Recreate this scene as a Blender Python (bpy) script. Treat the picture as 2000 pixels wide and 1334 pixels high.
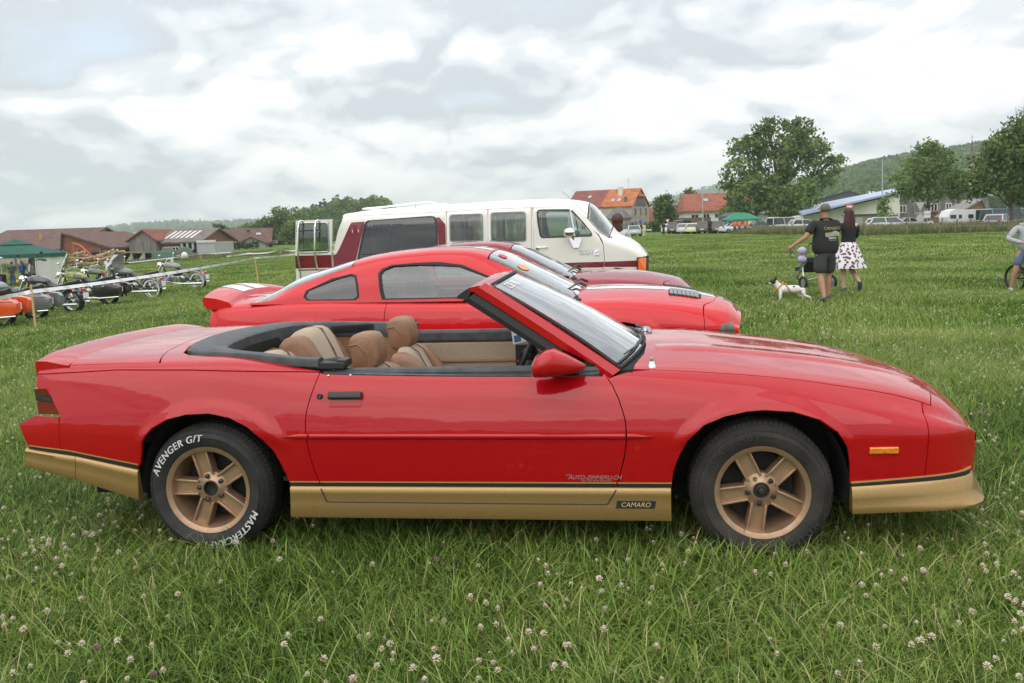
import bpy, bmesh, math, random
import numpy as np
from math import sin, cos, pi, radians, sqrt, tan, atan2
from mathutils import Vector, Matrix, geometry as mgeo

for o in list(bpy.data.objects):
    bpy.data.objects.remove(o)
SC = bpy.context.scene
COL = SC.collection
RNG = random.Random(7)
NR = np.random.default_rng(11)

# ------------------------------------------------------------------ camera
EYE, FPX, PITCH, ROLL, HOR = 1.5145, 1650.0, 4.5, -1.76, 446.0
PPY = HOR + FPX * tan(radians(PITCH))
cam_data = bpy.data.cameras.new('camera')
cam = bpy.data.objects.new('camera', cam_data)
COL.objects.link(cam)
cam_data.sensor_width = 36.0
cam_data.lens = 36.0 * FPX / 2000.0
cam_data.shift_y = (PPY - 667.0) / 2000.0
cam_data.clip_start, cam_data.clip_end = 0.05, 9000.0
CAM_R = Matrix.Rotation(radians(90 - PITCH), 3, 'X') @ Matrix.Rotation(radians(ROLL), 3, 'Z')
cam.matrix_world = Matrix.Translation((0, 0, EYE)) @ CAM_R.to_4x4()
SC.camera = cam

# ------------------------------------------------------------------ sky, sun, exposure
SUN_EL, SUN_ROT = radians(52), radians(200)      # high, behind and to the right of the camera, veiled by cloud
world = bpy.data.worlds.new('World')
SC.world = world
world.use_nodes = True
wt = world.node_tree
wt.nodes.clear()
def wn(t, **k):
    n = wt.nodes.new(t)
    for a, b in k.items():
        setattr(n, a, b)
    return n
def wl(a, b):
    wt.links.new(a, b)
def wmath(op, a, b=None, clamp=False):
    n = wn('ShaderNodeMath', operation=op, use_clamp=clamp)
    for i, x in enumerate((a, b)):
        if x is None: continue
        if isinstance(x, (int, float)): n.inputs[i].default_value = x
        else: wl(x, n.inputs[i])
    return n.outputs[0]
tc = wn('ShaderNodeTexCoord')
sep = wn('ShaderNodeSeparateXYZ'); wl(tc.outputs['Generated'], sep.inputs[0])
zz = wmath('ADD', wmath('MAXIMUM', sep.outputs[2], 0.0), 0.42)
comb = wn('ShaderNodeCombineXYZ')
wl(wmath('DIVIDE', sep.outputs[0], zz), comb.inputs[0])
wl(wmath('DIVIDE', sep.outputs[1], zz), comb.inputs[1])
def wnoise(vec, scale, detail, rough, off, dist=0.0):
    mp = wn('ShaderNodeMapping'); mp.inputs['Location'].default_value = off
    wl(vec, mp.inputs[0])
    n = wn('ShaderNodeTexNoise'); n.inputs['Scale'].default_value = scale
    n.inputs['Detail'].default_value = detail; n.inputs['Roughness'].default_value = rough
    n.inputs['Distortion'].default_value = dist
    wl(mp.outputs[0], n.inputs[0])
    return n.outputs[0]
SKY_OFF = (2.3, 6.1, 0.4)
def heap(vec, d):
    """height of the cloud heaps over the sky dome: broad masses, round billows, torn edges"""
    n = wnoise(vec, 2.5, d, .54, SKY_OFF, .25)
    b_ = wmath('ABSOLUTE', wmath('SUBTRACT', wnoise(vec, 3.4, 2, .5, (SKY_OFF[0], SKY_OFF[1] + 4, 2.0), .5), 0.5))
    return wmath('ADD', wmath('MULTIPLY', n, .75), wmath('MULTIPLY', b_, .65))
def shifted(k):
    m = wn('ShaderNodeVectorMath', operation='SCALE'); wl(comb.outputs[0], m.inputs[0]); m.inputs['Scale'].default_value = k
    return m.outputs[0]
big = wnoise(comb.outputs[0], 1.5, 3, 0.5, (SKY_OFF[0], SKY_OFF[1], 1.0))
fine = heap(comb.outputs[0], 8)
edge = wmath('SUBTRACT', fine, heap(shifted(.955), 4))    # upper sides of the heaps catch the light from overhead
body = wmath('ADD', wmath('MULTIPLY', wmath('SUBTRACT', big, 0.5), 1.9), wmath('MULTIPLY', edge, 2.3))
body = wmath('ADD', body, wmath('MULTIPLY', wmath('SUBTRACT', fine, 0.44), 1.3))
cr = wn('ShaderNodeValToRGB')
cr.color_ramp.interpolation = 'EASE'
els = cr.color_ramp.elements
els[0].position, els[0].color = 0.20, (0.545, 0.59, 0.635, 1)
els[1].position, els[1].color = 0.88, (1.0, 1.0, 0.99, 1)
e = els.new(0.42); e.color = (0.70, 0.735, 0.775, 1)
e = els.new(0.62); e.color = (0.88, 0.89, 0.90, 1)
wl(wmath('ADD', body, 0.485), cr.inputs[0])
sky = wn('ShaderNodeTexSky', sky_type='NISHITA')
sky.sun_disc = False
sky.sun_elevation, sky.sun_rotation = SUN_EL, SUN_ROT
sky.air_density, sky.dust_density, sky.ozone_density = 1.0, 1.2, 1.0
cloud = wn('ShaderNodeVectorMath', operation='SCALE')
wl(cr.outputs[0], cloud.inputs[0])
wl(wmath('ADD', wmath('MULTIPLY', wmath('MAXIMUM', sep.outputs[2], 0.0), 7.0), 8.9), cloud.inputs['Scale'])   # overcast sky brightens towards the zenith
mixn = wn('ShaderNodeMix', data_type='RGBA')
cov = wmath('MULTIPLY', wmath('SUBTRACT', wmath('ADD', fine, wmath('MULTIPLY', big, 1.0)), 0.575), 6.0, True)
wl(cov, mixn.inputs['Factor'])
pale = wn('ShaderNodeVectorMath', operation='ADD')       # thin high veil under the gaps
wl(sky.outputs[0], pale.inputs[0]); pale.inputs[1].default_value = (3.6, 3.8, 3.9)
wl(pale.outputs[0], mixn.inputs['A']); wl(cloud.outputs[0], mixn.inputs['B'])
bg = wn('ShaderNodeBackground'); bg.inputs['Strength'].default_value = 0.1
wl(mixn.outputs['Result'], bg.inputs[0])
wo = wn('ShaderNodeOutputWorld'); wl(bg.outputs[0], wo.inputs[0])

sl = bpy.data.lights.new('sun', 'SUN')
sl.energy, sl.angle, sl.color = 1.3, radians(80), (1.0, 0.96, 0.9)
sun = bpy.data.objects.new('sun', sl); COL.objects.link(sun)
sd = Vector((sin(SUN_ROT) * cos(SUN_EL), cos(SUN_ROT) * cos(SUN_EL), sin(SUN_EL)))
sun.rotation_euler = sd.to_track_quat('Z', 'Y').to_euler()
sun.location = (0, 0, 60)

vs = SC.view_settings
SC.display_settings.display_device = 'sRGB'
vs.view_transform, vs.look, vs.gamma, vs.use_curve_mapping = 'Standard', 'None', 1.0, False
vs.exposure = 0.32
SC.render.engine = 'CYCLES'
SC.cycles.max_bounces = 8
SC.cycles.transparent_max_bounces = 16
SC.cycles.use_denoising = True
SC.cycles.volume_bounces = 2

# ------------------------------------------------------------------ ground height and picture helpers (measuring only)
def gz(x, y=0.0):
    """the field is level on the right and falls gently away to the left"""
    x = np.asarray(x, float); y = np.asarray(y, float)
    u = -(x + 3.0)
    s = np.where(u > 12, u, np.log1p(np.exp(np.clip(u, -40, 12) / 1.2)) * 1.2)
    z = -0.052 * s
    z = -2.6 * np.tanh(-z / 2.6)
    r = np.clip(-(x + 5) / 25, 0, 1)
    return z + .012 * np.clip(y - 60, 0, 100) * r * r * (3 - 2 * r)      # and climbs a little again beyond the tent
def gzf(x, y=0.0):
    return float(gz(x, y))
def at(px, py, Y):
    d = CAM_R @ Vector(((px - 1000) / FPX, (PPY - py) / FPX, -1.0))
    return Vector((0, 0, EYE)) + d * (Y / d.y)
def gp(px, py):
    """where the sight line through a point of the field meets the ground"""
    d = CAM_R @ Vector(((px - 1000) / FPX, (PPY - py) / FPX, -1.0))
    t = 1.0
    lo, hi = 0.5, 400.0
    for _ in range(60):
        t = (lo + hi) / 2
        if EYE + d.z * t > gzf(d.x * t, d.y * t): lo = t
        else: hi = t
    return Vector((d.x * t, d.y * t, gzf(d.x * t, d.y * t)))
def gx(px, Y):
    """ground point straight below/above a picture column at depth Y"""
    p = at(px, HOR, Y)
    return Vector((p.x, Y, gzf(p.x, Y)))

# ------------------------------------------------------------------ materials
MATS = {}
def mat(name, col, rough=0.5, metal=0.0, coat=0.0, var=0.0, vscale=8.0, bump=0.0, bscale=60.0, spec=0.5, trans=0.0, alpha=1.0, emit=None, ior=None, tint2=None, coords='Object', stretch=None, sheen=0.0, detail=6):
    if name in MATS: return MATS[name]
    m = bpy.data.materials.new(name); m.use_nodes = True
    nt = m.node_tree; b = nt.nodes['Principled BSDF']
    c4 = (col[0], col[1], col[2], 1)
    b.inputs['Base Color'].default_value = c4
    b.inputs['Roughness'].default_value = rough
    b.inputs['Metallic'].default_value = metal
    b.inputs['Coat Weight'].default_value = coat
    b.inputs['Coat Roughness'].default_value = 0.02
    b.inputs['Coat IOR'].default_value = 1.5
    b.inputs['Specular IOR Level'].default_value = spec
    b.inputs['Transmission Weight'].default_value = trans
    b.inputs['Alpha'].default_value = alpha
    b.inputs['Sheen Weight'].default_value = sheen
    if ior: b.inputs['IOR'].default_value = ior
    if emit:
        b.inputs['Emission Color'].default_value = (*emit[:3], 1); b.inputs['Emission Strength'].default_value = emit[3]
    if var > 0 or bump > 0 or tint2:
        t = nt.nodes.new('ShaderNodeTexCoord')
        vec = t.outputs[coords]
        if stretch:
            mp = nt.nodes.new('ShaderNodeMapping'); mp.inputs['Scale'].default_value = stretch
            nt.links.new(vec, mp.inputs[0]); vec = mp.outputs[0]
    if var > 0 or tint2:
        n = nt.nodes.new('ShaderNodeTexNoise'); n.inputs['Scale'].default_value = vscale; n.inputs['Detail'].default_value = detail
        nt.links.new(vec, n.inputs[0])
        r = nt.nodes.new('ShaderNodeValToRGB')
        r.color_ramp.elements[0].position = 0.32; r.color_ramp.elements[1].position = 0.68
        a = tint2 if tint2 else tuple(min(1, x * (1 + var)) for x in col)
        k = tuple(max(0, x * (1 - var)) for x in col)
        r.color_ramp.elements[0].color = (*k, 1); r.color_ramp.elements[1].color = (*a, 1)
        nt.links.new(n.outputs[0], r.inputs[0]); nt.links.new(r.outputs[0], b.inputs['Base Color'])
    if bump > 0:
        n2 = nt.nodes.new('ShaderNodeTexNoise'); n2.inputs['Scale'].default_value = bscale; n2.inputs['Detail'].default_value = 4
        nt.links.new(vec, n2.inputs[0])
        bp = nt.nodes.new('ShaderNodeBump'); bp.inputs['Strength'].default_value = bump; bp.inputs['Distance'].default_value = 0.01
        nt.links.new(n2.outputs[0], bp.inputs['Height']); nt.links.new(bp.outputs[0], b.inputs['Normal'])
    MATS[name] = m
    return m

def paint(name, col, rough=0.28, flake=0.0, orange=0.0):
    """clear-coated car paint with the faint waviness of old panels and a little dust"""
    if name in MATS: return MATS[name]
    m = mat(name, col, rough=rough, coat=.9, spec=0.05, metal=flake)
    nt = m.node_tree; b = nt.nodes['Principled BSDF']
    t = nt.nodes.new('ShaderNodeTexCoord')
    n = nt.nodes.new('ShaderNodeTexNoise'); n.inputs['Scale'].default_value = 5.0; n.inputs['Detail'].default_value = 3
    mp = nt.nodes.new('ShaderNodeMapping'); mp.inputs['Scale'].default_value = (0.45, 1.0, 1.5)
    nt.links.new(t.outputs['Object'], mp.inputs[0]); nt.links.new(mp.outputs[0], n.inputs[0])
    bp = nt.nodes.new('ShaderNodeBump'); bp.inputs['Strength'].default_value = 0.30; bp.inputs['Distance'].default_value = 0.010
    nt.links.new(n.outputs[0], bp.inputs['Height']); nt.links.new(bp.outputs[0], b.inputs['Coat Normal'])
    n2 = nt.nodes.new('ShaderNodeTexNoise'); n2.inputs['Scale'].default_value = 3.2; n2.inputs['Detail'].default_value = 8
    nt.links.new(t.outputs['Object'], n2.inputs[0])
    mr = nt.nodes.new('ShaderNodeMapRange'); mr.inputs[1].default_value = .35; mr.inputs[2].default_value = .75
    mr.inputs[3].default_value = 0.0; mr.inputs[4].default_value = 0.045
    nt.links.new(n2.outputs[0], mr.inputs[0]); nt.links.new(mr.outputs[0], b.inputs['Coat Roughness'])
    return m

def glass(name, tint=(0.8, 0.9, 0.88), dens=0.25, rough=0.0, refl=2.2):
    """thin sheet glass: mirror at grazing angles, tinted see-through otherwise"""
    if name in MATS: return MATS[name]
    m = bpy.data.materials.new(name); m.use_nodes = True
    nt = m.node_tree; nt.nodes.clear()
    out = nt.nodes.new('ShaderNodeOutputMaterial')
    tr = nt.nodes.new('ShaderNodeBsdfTransparent'); tr.inputs[0].default_value = (*[x * (1 - dens) for x in tint], 1)
    gl = nt.nodes.new('ShaderNodeBsdfGlossy'); gl.inputs['Roughness'].default_value = rough; gl.inputs[0].default_value = (1, 1, 1, 1)
    fr = nt.nodes.new('ShaderNodeFresnel'); fr.inputs[0].default_value = 1.52
    ml = nt.nodes.new('ShaderNodeMath'); ml.operation = 'MULTIPLY'; ml.inputs[1].default_value = refl; ml.use_clamp = True
    mx = nt.nodes.new('ShaderNodeMixShader')
    nt.links.new(fr.outputs[0], ml.inputs[0]); nt.links.new(ml.outputs[0], mx.inputs[0])
    nt.links.new(tr.outputs[0], mx.inputs[1]); nt.links.new(gl.outputs[0], mx.inputs[2]); nt.links.new(mx.outputs[0], out.inputs[0])
    MATS[name] = m
    return m

M_BLACK = mat('black plastic', (0.02, 0.02, 0.021), 0.45)
M_RUBBER = mat('rubber', (0.018, 0.018, 0.018), 0.75, bump=0.2, bscale=120)
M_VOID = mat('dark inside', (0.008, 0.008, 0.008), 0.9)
M_CHROME = mat('chrome', (0.82, 0.82, 0.82), 0.07, metal=1.0)
M_STEEL = mat('grey steel', (0.42, 0.43, 0.44), 0.35, metal=1.0)
M_GLASS = glass('clear glass')
M_TINT = glass('dark tinted glass', (0.5, 0.55, 0.55), 0.72)
M_WHITE = mat('white print', (0.8, 0.8, 0.78), 0.5)

# ------------------------------------------------------------------ objects
def tag(o, label=None, cat=None, group=None, kind=None):
    if label: o['label'] = label
    if cat: o['category'] = cat
    if group: o['group'] = group
    if kind: o['kind'] = kind
    return o
def thing(name, label, cat, loc=(0, 0, 0), rz=0.0, group=None):
    o = bpy.data.objects.new(name, None); COL.objects.link(o)
    o.empty_display_size = 0.2
    o.location = loc; o.rotation_euler = (0, 0, rz)
    return tag(o, label, cat, group)
def kids(o):
    return [c for c in bpy.data.objects if c.parent == o]
def copy_tree(o, parent=None):
    ch = kids(o)
    c = o.copy(); COL.objects.link(c)
    if parent is not None: c.parent = parent
    for k in ch: copy_tree(k, c)
    return c
def relabel(o, label, group=None):
    o['label'] = label
    if group: o['group'] = group
    return o

class MB:
    """collects shapes and links them as ONE mesh object"""
    def __init__(s):
        s.v, s.f, s.m = [], [], []
    def add(s, vs_, fs_, m=0):
        b = len(s.v)
        s.v += [tuple(p) for p in vs_]
        s.f += [tuple(i + b for i in f) for f in fs_]
        s.m += [m] * len(fs_)
        return s
    def box(s, c, d, rz=0.0, m=0, taper=1.0, ry=0.0):
        x, y, z = d[0] / 2, d[1] / 2, d[2] / 2
        P = [(-x, -y, -z), (x, -y, -z), (x, y, -z), (-x, y, -z), (-x * taper, -y * taper, z), (x * taper, -y * taper, z), (x * taper, y * taper, z), (-x * taper, y * taper, z)]
        R = Matrix.Rotation(rz, 3, 'Z') @ Matrix.Rotation(ry, 3, 'Y')
        P = [R @ Vector(p) + Vector(c) for p in P]
        return s.add(P, [(0, 3, 2, 1), (4, 5, 6, 7), (0, 1, 5, 4), (1, 2, 6, 5), (2, 3, 7, 6), (3, 0, 4, 7)], m)
    def tube(s, pts, r, n=8, m=0, caps=True, flat=1.0, closed=False):
        pts = [Vector(p) for p in pts]; k = len(pts)
        rr = r if isinstance(r, (list, tuple)) else [r] * k
        V, F = [], []
        up0 = None
        for i, p in enumerate(pts):
            if closed: t = pts[(i + 1) % k] - pts[i - 1]
            else: t = pts[min(i + 1, k - 1)] - pts[max(i - 1, 0)]
            t = t.normalized() if t.length > 1e-9 else Vector((0, 0, 1))
            if up0 is None:
                up0 = Vector((0, 0, 1)) if abs(t.z) < 0.9 else Vector((1, 0, 0))
            a = t.cross(up0)
            if a.length < 1e-6: a = t.cross(Vector((0, 1, 0)))
            a.normalize(); b = a.cross(t).normalized(); up0 = b
            for j in range(n):
                q = 2 * pi * j / n
                V.append(p + a * (cos(q) * rr[i]) + b * (sin(q) * rr[i] * flat))
        for i in range(k if closed else k - 1):
            for j in range(n):
                i2 = (i + 1) % k
                F.append((i * n + j, i * n + (j + 1) % n, i2 * n + (j + 1) % n, i2 * n + j))
        if caps and not closed:
            F.append(tuple(range(n - 1, -1, -1))); F.append(tuple((k - 1) * n + j for j in range(n)))
        return s.add(V, F, m)
    def lathe(s, prof, c=(0, 0, 0), axis='Y', n=32, m=0, sgn=1.0):
        """prof: (radius, offset along the axis); closed at ends where the radius is 0"""
        V, F = [], []
        for (r, a) in prof:
            for j in range(n):
                q = 2 * pi * j / n
                if axis == 'Y': V.append((c[0] + r * cos(q), c[1] + a * sgn, c[2] + r * sin(q)))
                elif axis == 'Z': V.append((c[0] + r * cos(q), c[1] + r * sin(q), c[2] + a * sgn))
                else: V.append((c[0] + a * sgn, c[1] + r * cos(q), c[2] + r * sin(q)))
        for i in range(len(prof) - 1):
            for j in range(n):
                F.append((i * n + j, i * n + (j + 1) % n, (i + 1) * n + (j + 1) % n, (i + 1) * n + j))
        return s.add(V, F, m)
    def sphere(s, c, r, n=12, k=8, m=0, R=None):
        r = r if isinstance(r, (tuple, list)) else (r, r, r)
        V, F = [], []
        for i in range(k + 1):
            a = -pi / 2 + pi * i / k
            for j in range(n):
                q = 2 * pi * j / n
                p = Vector((r[0] * cos(a) * cos(q), r[1] * cos(a) * sin(q), r[2] * sin(a)))
                if R is not None: p = R @ p
                V.append(p + Vector(c))
        for i in range(k):
            for j in range(n):
                F.append((i * n + j, i * n + (j + 1) % n, (i + 1) * n + (j + 1) % n, (i + 1) * n + j))
        return s.add(V, F, m)
    def prism(s, poly, fn, w0, w1, m=0):
        """poly: (u,v) outline, fn(u,v,w) -> point; straight extrusion from w0 to w1"""
        k = len(poly)
        V = [fn(u, v, w0) for u, v in poly] + [fn(u, v, w1) for u, v in poly]
        F = [tuple(range(k - 1, -1, -1)), tuple(range(k, 2 * k))]
        F += [(i, (i + 1) % k, k + (i + 1) % k, k + i) for i in range(k)]
        return s.add(V, F, m)
    def grid(s, fn, nu, nv, m=0):
        V = [fn(i / nu, j / nv) for j in range(nv + 1) for i in range(nu + 1)]
        F = [(j * (nu + 1) + i, j * (nu + 1) + i + 1, (j + 1) * (nu + 1) + i + 1, (j + 1) * (nu + 1) + i) for j in range(nv) for i in range(nu)]
        return s.add(V, F, m)
    def loft(s, rings, m=0, caps=True, closed=True):
        n = len(rings[0]); V = [p for r in rings for p in r]; F = []
        for i in range(len(rings) - 1):
            for j in range(n if closed else n - 1):
                F.append((i * n + j, i * n + (j + 1) % n, (i + 1) * n + (j + 1) % n, (i + 1) * n + j))
        if caps:
            F.append(tuple(range(n - 1, -1, -1))); F.append(tuple((len(rings) - 1) * n + j for j in range(n)))
        return s.add(V, F, m)
    def mesh(s, name, mats):
        me = bpy.data.meshes.new(name)
        me.from_pydata(s.v, [], s.f)
        for mm in (mats if isinstance(mats, (list, tuple)) else [mats]): me.materials.append(mm)
        if max(s.m, default=0) > 0: me.polygons.foreach_set('material_index', s.m)
        me.update()
        return me
    def build(s, name, mats, parent=None, smooth=40, fix=True, bevel=0.0):
        me = s.mesh(name, mats)
        if fix:
            bm = bmesh.new(); bm.from_mesh(me)
            bmesh.ops.remove_doubles(bm, verts=bm.verts, dist=1e-6)
            bmesh.ops.recalc_face_normals(bm, faces=bm.faces)
            bm.to_mesh(me); bm.free()
        if smooth:
            me.shade_smooth(); me.set_sharp_from_angle(angle=radians(smooth))
        o = bpy.data.objects.new(name, me); COL.objects.link(o)
        if parent is not None: o.parent = parent
        if bevel > 0:
            bv = o.modifiers.new('edge', 'BEVEL'); bv.width = bevel; bv.segments = 2; bv.limit_method = 'ANGLE'; bv.angle_limit = radians(35)
            bv.harden_normals = False
        return o

def text_mesh(txt, size, shear=0.0, space=1.0, extrude=0.0):
    cu = bpy.data.curves.new('lettering', 'FONT')
    cu.body = txt; cu.size = size; cu.align_x = 'CENTER'; cu.align_y = 'CENTER'; cu.shear = shear
    cu.space_character = space; cu.extrude = extrude; cu.resolution_u = 4
    o = bpy.data.objects.new('lettering', cu); COL.objects.link(o)
    bpy.context.view_layer.update()
    dg = bpy.context.evaluated_depsgraph_get()
    me = bpy.data.meshes.new_from_object(o.evaluated_get(dg))
    bpy.data.objects.remove(o); bpy.data.curves.remove(cu)
    return me
def put_text(name, txt, size, material, parent, fn, **k):
    """lettering laid on a surface: fn(u, v) -> point"""
    me = text_mesh(txt, size, **k)
    for v in me.vertices: v.co = fn(v.co.x, v.co.y)
    me.materials.clear(); me.materials.append(material); me.update()
    o = bpy.data.objects.new(name, me); COL.objects.link(o)
    if parent is not None: o.parent = parent
    return o
# ------------------------------------------------------------------ body surfaces
def pchip(T, Y, t):
    """monotone cubic through the stations (any trailing shape)"""
    T = np.asarray(T, float); Y = np.asarray(Y, float); t = np.asarray(t, float)
    h = np.diff(T); sh = (-1,) + (1,) * (Y.ndim - 1)
    d = np.diff(Y, axis=0) / h.reshape(sh)
    m = np.zeros_like(Y)
    w1 = (2 * h[1:] + h[:-1]).reshape(sh); w2 = (h[1:] + 2 * h[:-1]).reshape(sh)
    with np.errstate(divide='ignore', invalid='ignore'):
        hm = (w1 + w2) / (w1 / d[:-1] + w2 / d[1:])
    m[1:-1] = np.where(d[:-1] * d[1:] > 0, hm, 0.0)
    m[0], m[-1] = d[0], d[-1]
    i = np.clip(np.searchsorted(T, t) - 1, 0, len(T) - 2)
    tt = np.clip(t, T[0], T[-1])
    H = h[i].reshape((-1,) + (1,) * (Y.ndim - 1)); u = ((tt - T[i]) / h[i]).reshape(H.shape)
    return ((1 + 2 * u) * (1 - u) ** 2 * Y[i] + u * (1 - u) ** 2 * H * m[i] + u * u * (3 - 2 * u) * Y[i + 1] + u * u * (u - 1) * H * m[i + 1])

class Surf:
    """lofted body: stations T, each a control polygon (half width, height) from the sill up to the centre line"""
    def __init__(s, T, C, bow=None, extra=None, s_side=6.0):
        s.T, s.C, s.bow, s.extra, s.s_side = np.array(T, float), np.array(C, float), bow, extra, s_side
        s.n = s.C.shape[1]
    def yz(s, t, q):
        t = np.asarray(t, float); q = np.clip(np.asarray(q, float), 0, s.n - 1e-6)
        c = pchip(s.T, s.C, t)
        a = 2 * c[:, :1] - c[:, 1:2]
        b = c[:, -1:] * np.array([-1.0, 1.0])
        Q = np.concatenate([a, c, b], 1)
        i = q.astype(int); u = (q - i)[:, None]; r = np.arange(len(t))
        return .5 * (1 - u) ** 2 * Q[r, i] + .5 * (1 + 2 * u - 2 * u * u) * Q[r, i + 1] + .5 * u * u * Q[r, i + 2]
    def pt(s, t, q):
        t = np.asarray(t, float); p = s.yz(t, q); y, z = p[:, 0], p[:, 1]
        if s.extra is not None: y = y + s.extra(t, z) * np.clip((s.s_side - .05 - np.asarray(q)) / .55, 0, 1) ** 1
        x = t + (s.bow(t, y) if s.bow is not None else 0.0)
        return np.stack([x, y, z], 1)
    def nrm(s, t, q):
        e = 1e-3
        a = s.pt(t + e, q) - s.pt(t - e, q); b = s.pt(t, q + e) - s.pt(t, np.maximum(q - e, 0))
        n = np.cross(b, a); n /= np.maximum(np.linalg.norm(n, axis=1, keepdims=True), 1e-12)
        return n
    def inv(s, t, val, comp):
        t = np.asarray(t, float); val = np.asarray(val, float)
        lo = np.full(len(t), 0.0 if comp == 1 else s.s_side - .5); hi = np.full(len(t), s.s_side + .0 if comp == 1 else s.n - 1e-4)
        for _ in range(36):
            m = (lo + hi) / 2; v = s.yz(t, m)[:, comp]
            up = v < val if comp == 1 else v > val
            lo = np.where(up, m, lo); hi = np.where(up, hi, m)
        return (lo + hi) / 2

def in_poly(px, py, poly):
    x, y = poly[:, 0], poly[:, 1]; x2, y2 = np.roll(x, -1), np.roll(y, -1)
    c = np.zeros(len(px), bool)
    for i in range(len(x)):
        if y[i] == y2[i]: continue
        k = ((y[i] > py) != (y2[i] > py)) & (px < (x2[i] - x[i]) * (py - y[i]) / (y2[i] - y[i]) + x[i])
        c ^= k
    return c

SK = 0.12
def outline(surf, poly, step):
    """(t, value, tag) corners -> dense (t, s) outline; tag z: height on the side, y: half width on top, s: raw"""
    out = []
    n = len(poly)
    def conv(tt, vv, tg):
        if tg == 's': return vv
        return surf.inv(tt, vv, 1 if tg == 'z' else 0)
    for i in range(n):
        a, b = poly[i], poly[(i + 1) % n]
        L = sqrt((a[0] - b[0]) ** 2 + (a[1] - b[1]) ** 2) if a[2] == b[2] and a[2] != 's' else abs(a[0] - b[0]) + .1
        if a[2] == b[2] == 's': L = sqrt((a[0] - b[0]) ** 2 + (SK * (a[1] - b[1])) ** 2)
        k = max(1, int(math.ceil(L / step)))
        u = np.arange(k) / k
        tt = a[0] + (b[0] - a[0]) * u
        if a[2] == b[2]: q = conv(tt, a[1] + (b[1] - a[1]) * u, a[2])
        else:
            qa = conv(np.array([a[0]]), np.array([a[1]]), a[2])[0]; qb = conv(np.array([b[0]]), np.array([b[1]]), b[2])[0]
            q = qa + (qb - qa) * u
        out += list(zip(tt, q))
    return np.array(out)

def panel(surf, name, poly, material, parent, side=-1, holes=(), res=0.05, off=0.0, rim=0.014, step=0.028):
    loops = [outline(surf, p, step) for p in (poly, *holes)]
    P, E = [], []
    for L in loops:
        b = len(P); P += [(a, q * SK) for a, q in L]; E += [(b + i, b + (i + 1) % len(L)) for i in range(len(L))]
    B = np.array(P)
    lo, hi = B.min(0), B.max(0)
    gx_ = np.arange(lo[0] + res * .5, hi[0], res); gy_ = np.arange(lo[1] + res * .25, hi[1], res * .42)
    G = np.stack(np.meshgrid(gx_, gy_), -1).reshape(-1, 2)
    G[:, 0] += ((np.round(G[:, 1] / (res * .42)) % 2) * res * .5)
    if len(G):
        d = np.min(np.sum((G[:, None, :] - B[None]) ** 2, -1), 1)
        k = (d > (step * .55) ** 2) & in_poly(G[:, 0], G[:, 1], loops[0] * np.array([1, SK]))
        for L in loops[1:]: k &= ~in_poly(G[:, 0], G[:, 1], L * np.array([1, SK]))
        G = G[k]
    V2 = [Vector(p) for p in np.concatenate([B, G])]
    vo, eo, fo, ov, oe, of = mgeo.delaunay_2d_cdt(V2, E, [], 0, 1e-6)
    V = np.array([(p.x, p.y) for p in vo])
    F = np.array([f for f in fo])
    cen = V[F].mean(1)
    k = in_poly(cen[:, 0], cen[:, 1], loops[0] * np.array([1, SK]))
    for L in loops[1:]: k &= ~in_poly(cen[:, 0], cen[:, 1], L * np.array([1, SK]))
    F = F[k]
    t, q = V[:, 0], V[:, 1] / SK
    p3, n3 = surf.pt(t, q), surf.nrm(t, q)
    # outward: away from the centre of the body
    if np.mean(n3[:, 1] * p3[:, 1] + n3[:, 2] * (p3[:, 2] - 0.45)) < 0: n3 = -n3
    p3 = p3 + n3 * off
    S = np.array([1, side, 1.0]); p3, n3 = p3 * S, n3 * S
    used = np.unique(F); rem = -np.ones(len(V), int); rem[used] = np.arange(len(used))
    p3, n3, F = p3[used], n3[used], rem[F]
    a, b, c = p3[F[:, 0]], p3[F[:, 1]], p3[F[:, 2]]
    flip = np.sum(np.cross(b - a, c - a) * n3[F[:, 0]], 1) < 0
    F[flip] = F[flip][:, ::-1]
    verts, norms, faces = [tuple(x) for x in p3], [tuple(x) for x in n3], [tuple(f) for f in F]
    if rim > 0:
        cnt = {}
        for f in faces:
            for i in range(3): cnt[(f[i], f[(i + 1) % 3])] = 1
        bd = [e_ for e_ in cnt if (e_[1], e_[0]) not in cnt]
        cen = p3.mean(0)
        for (i, j) in bd:
            pi_, pj = p3[i], p3[j]
            ed = pj - pi_; w = np.cross(ed, n3[i]); w /= max(np.linalg.norm(w), 1e-9)
            b0 = len(verts)
            for x, nn in ((pi_, n3[i]), (pj, n3[j])):
                verts.append(tuple(x)); norms.append(tuple((nn * .5 + w) / np.linalg.norm(nn * .5 + w)))
            for x, nn in ((pj, n3[j]), (pi_, n3[i])):
                verts.append(tuple(x - nn * rim)); norms.append(tuple(w))
            faces.append((b0, b0 + 3, b0 + 2, b0 + 1))
    me = bpy.data.meshes.new(name); me.from_pydata(verts, [], faces); me.materials.append(material)
    me.shade_smooth(); me.update()
    me.normals_split_custom_set_from_vertices(norms)
    o = bpy.data.objects.new(name, me); COL.objects.link(o)
    if parent is not None: o.parent = parent
    return o

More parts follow.
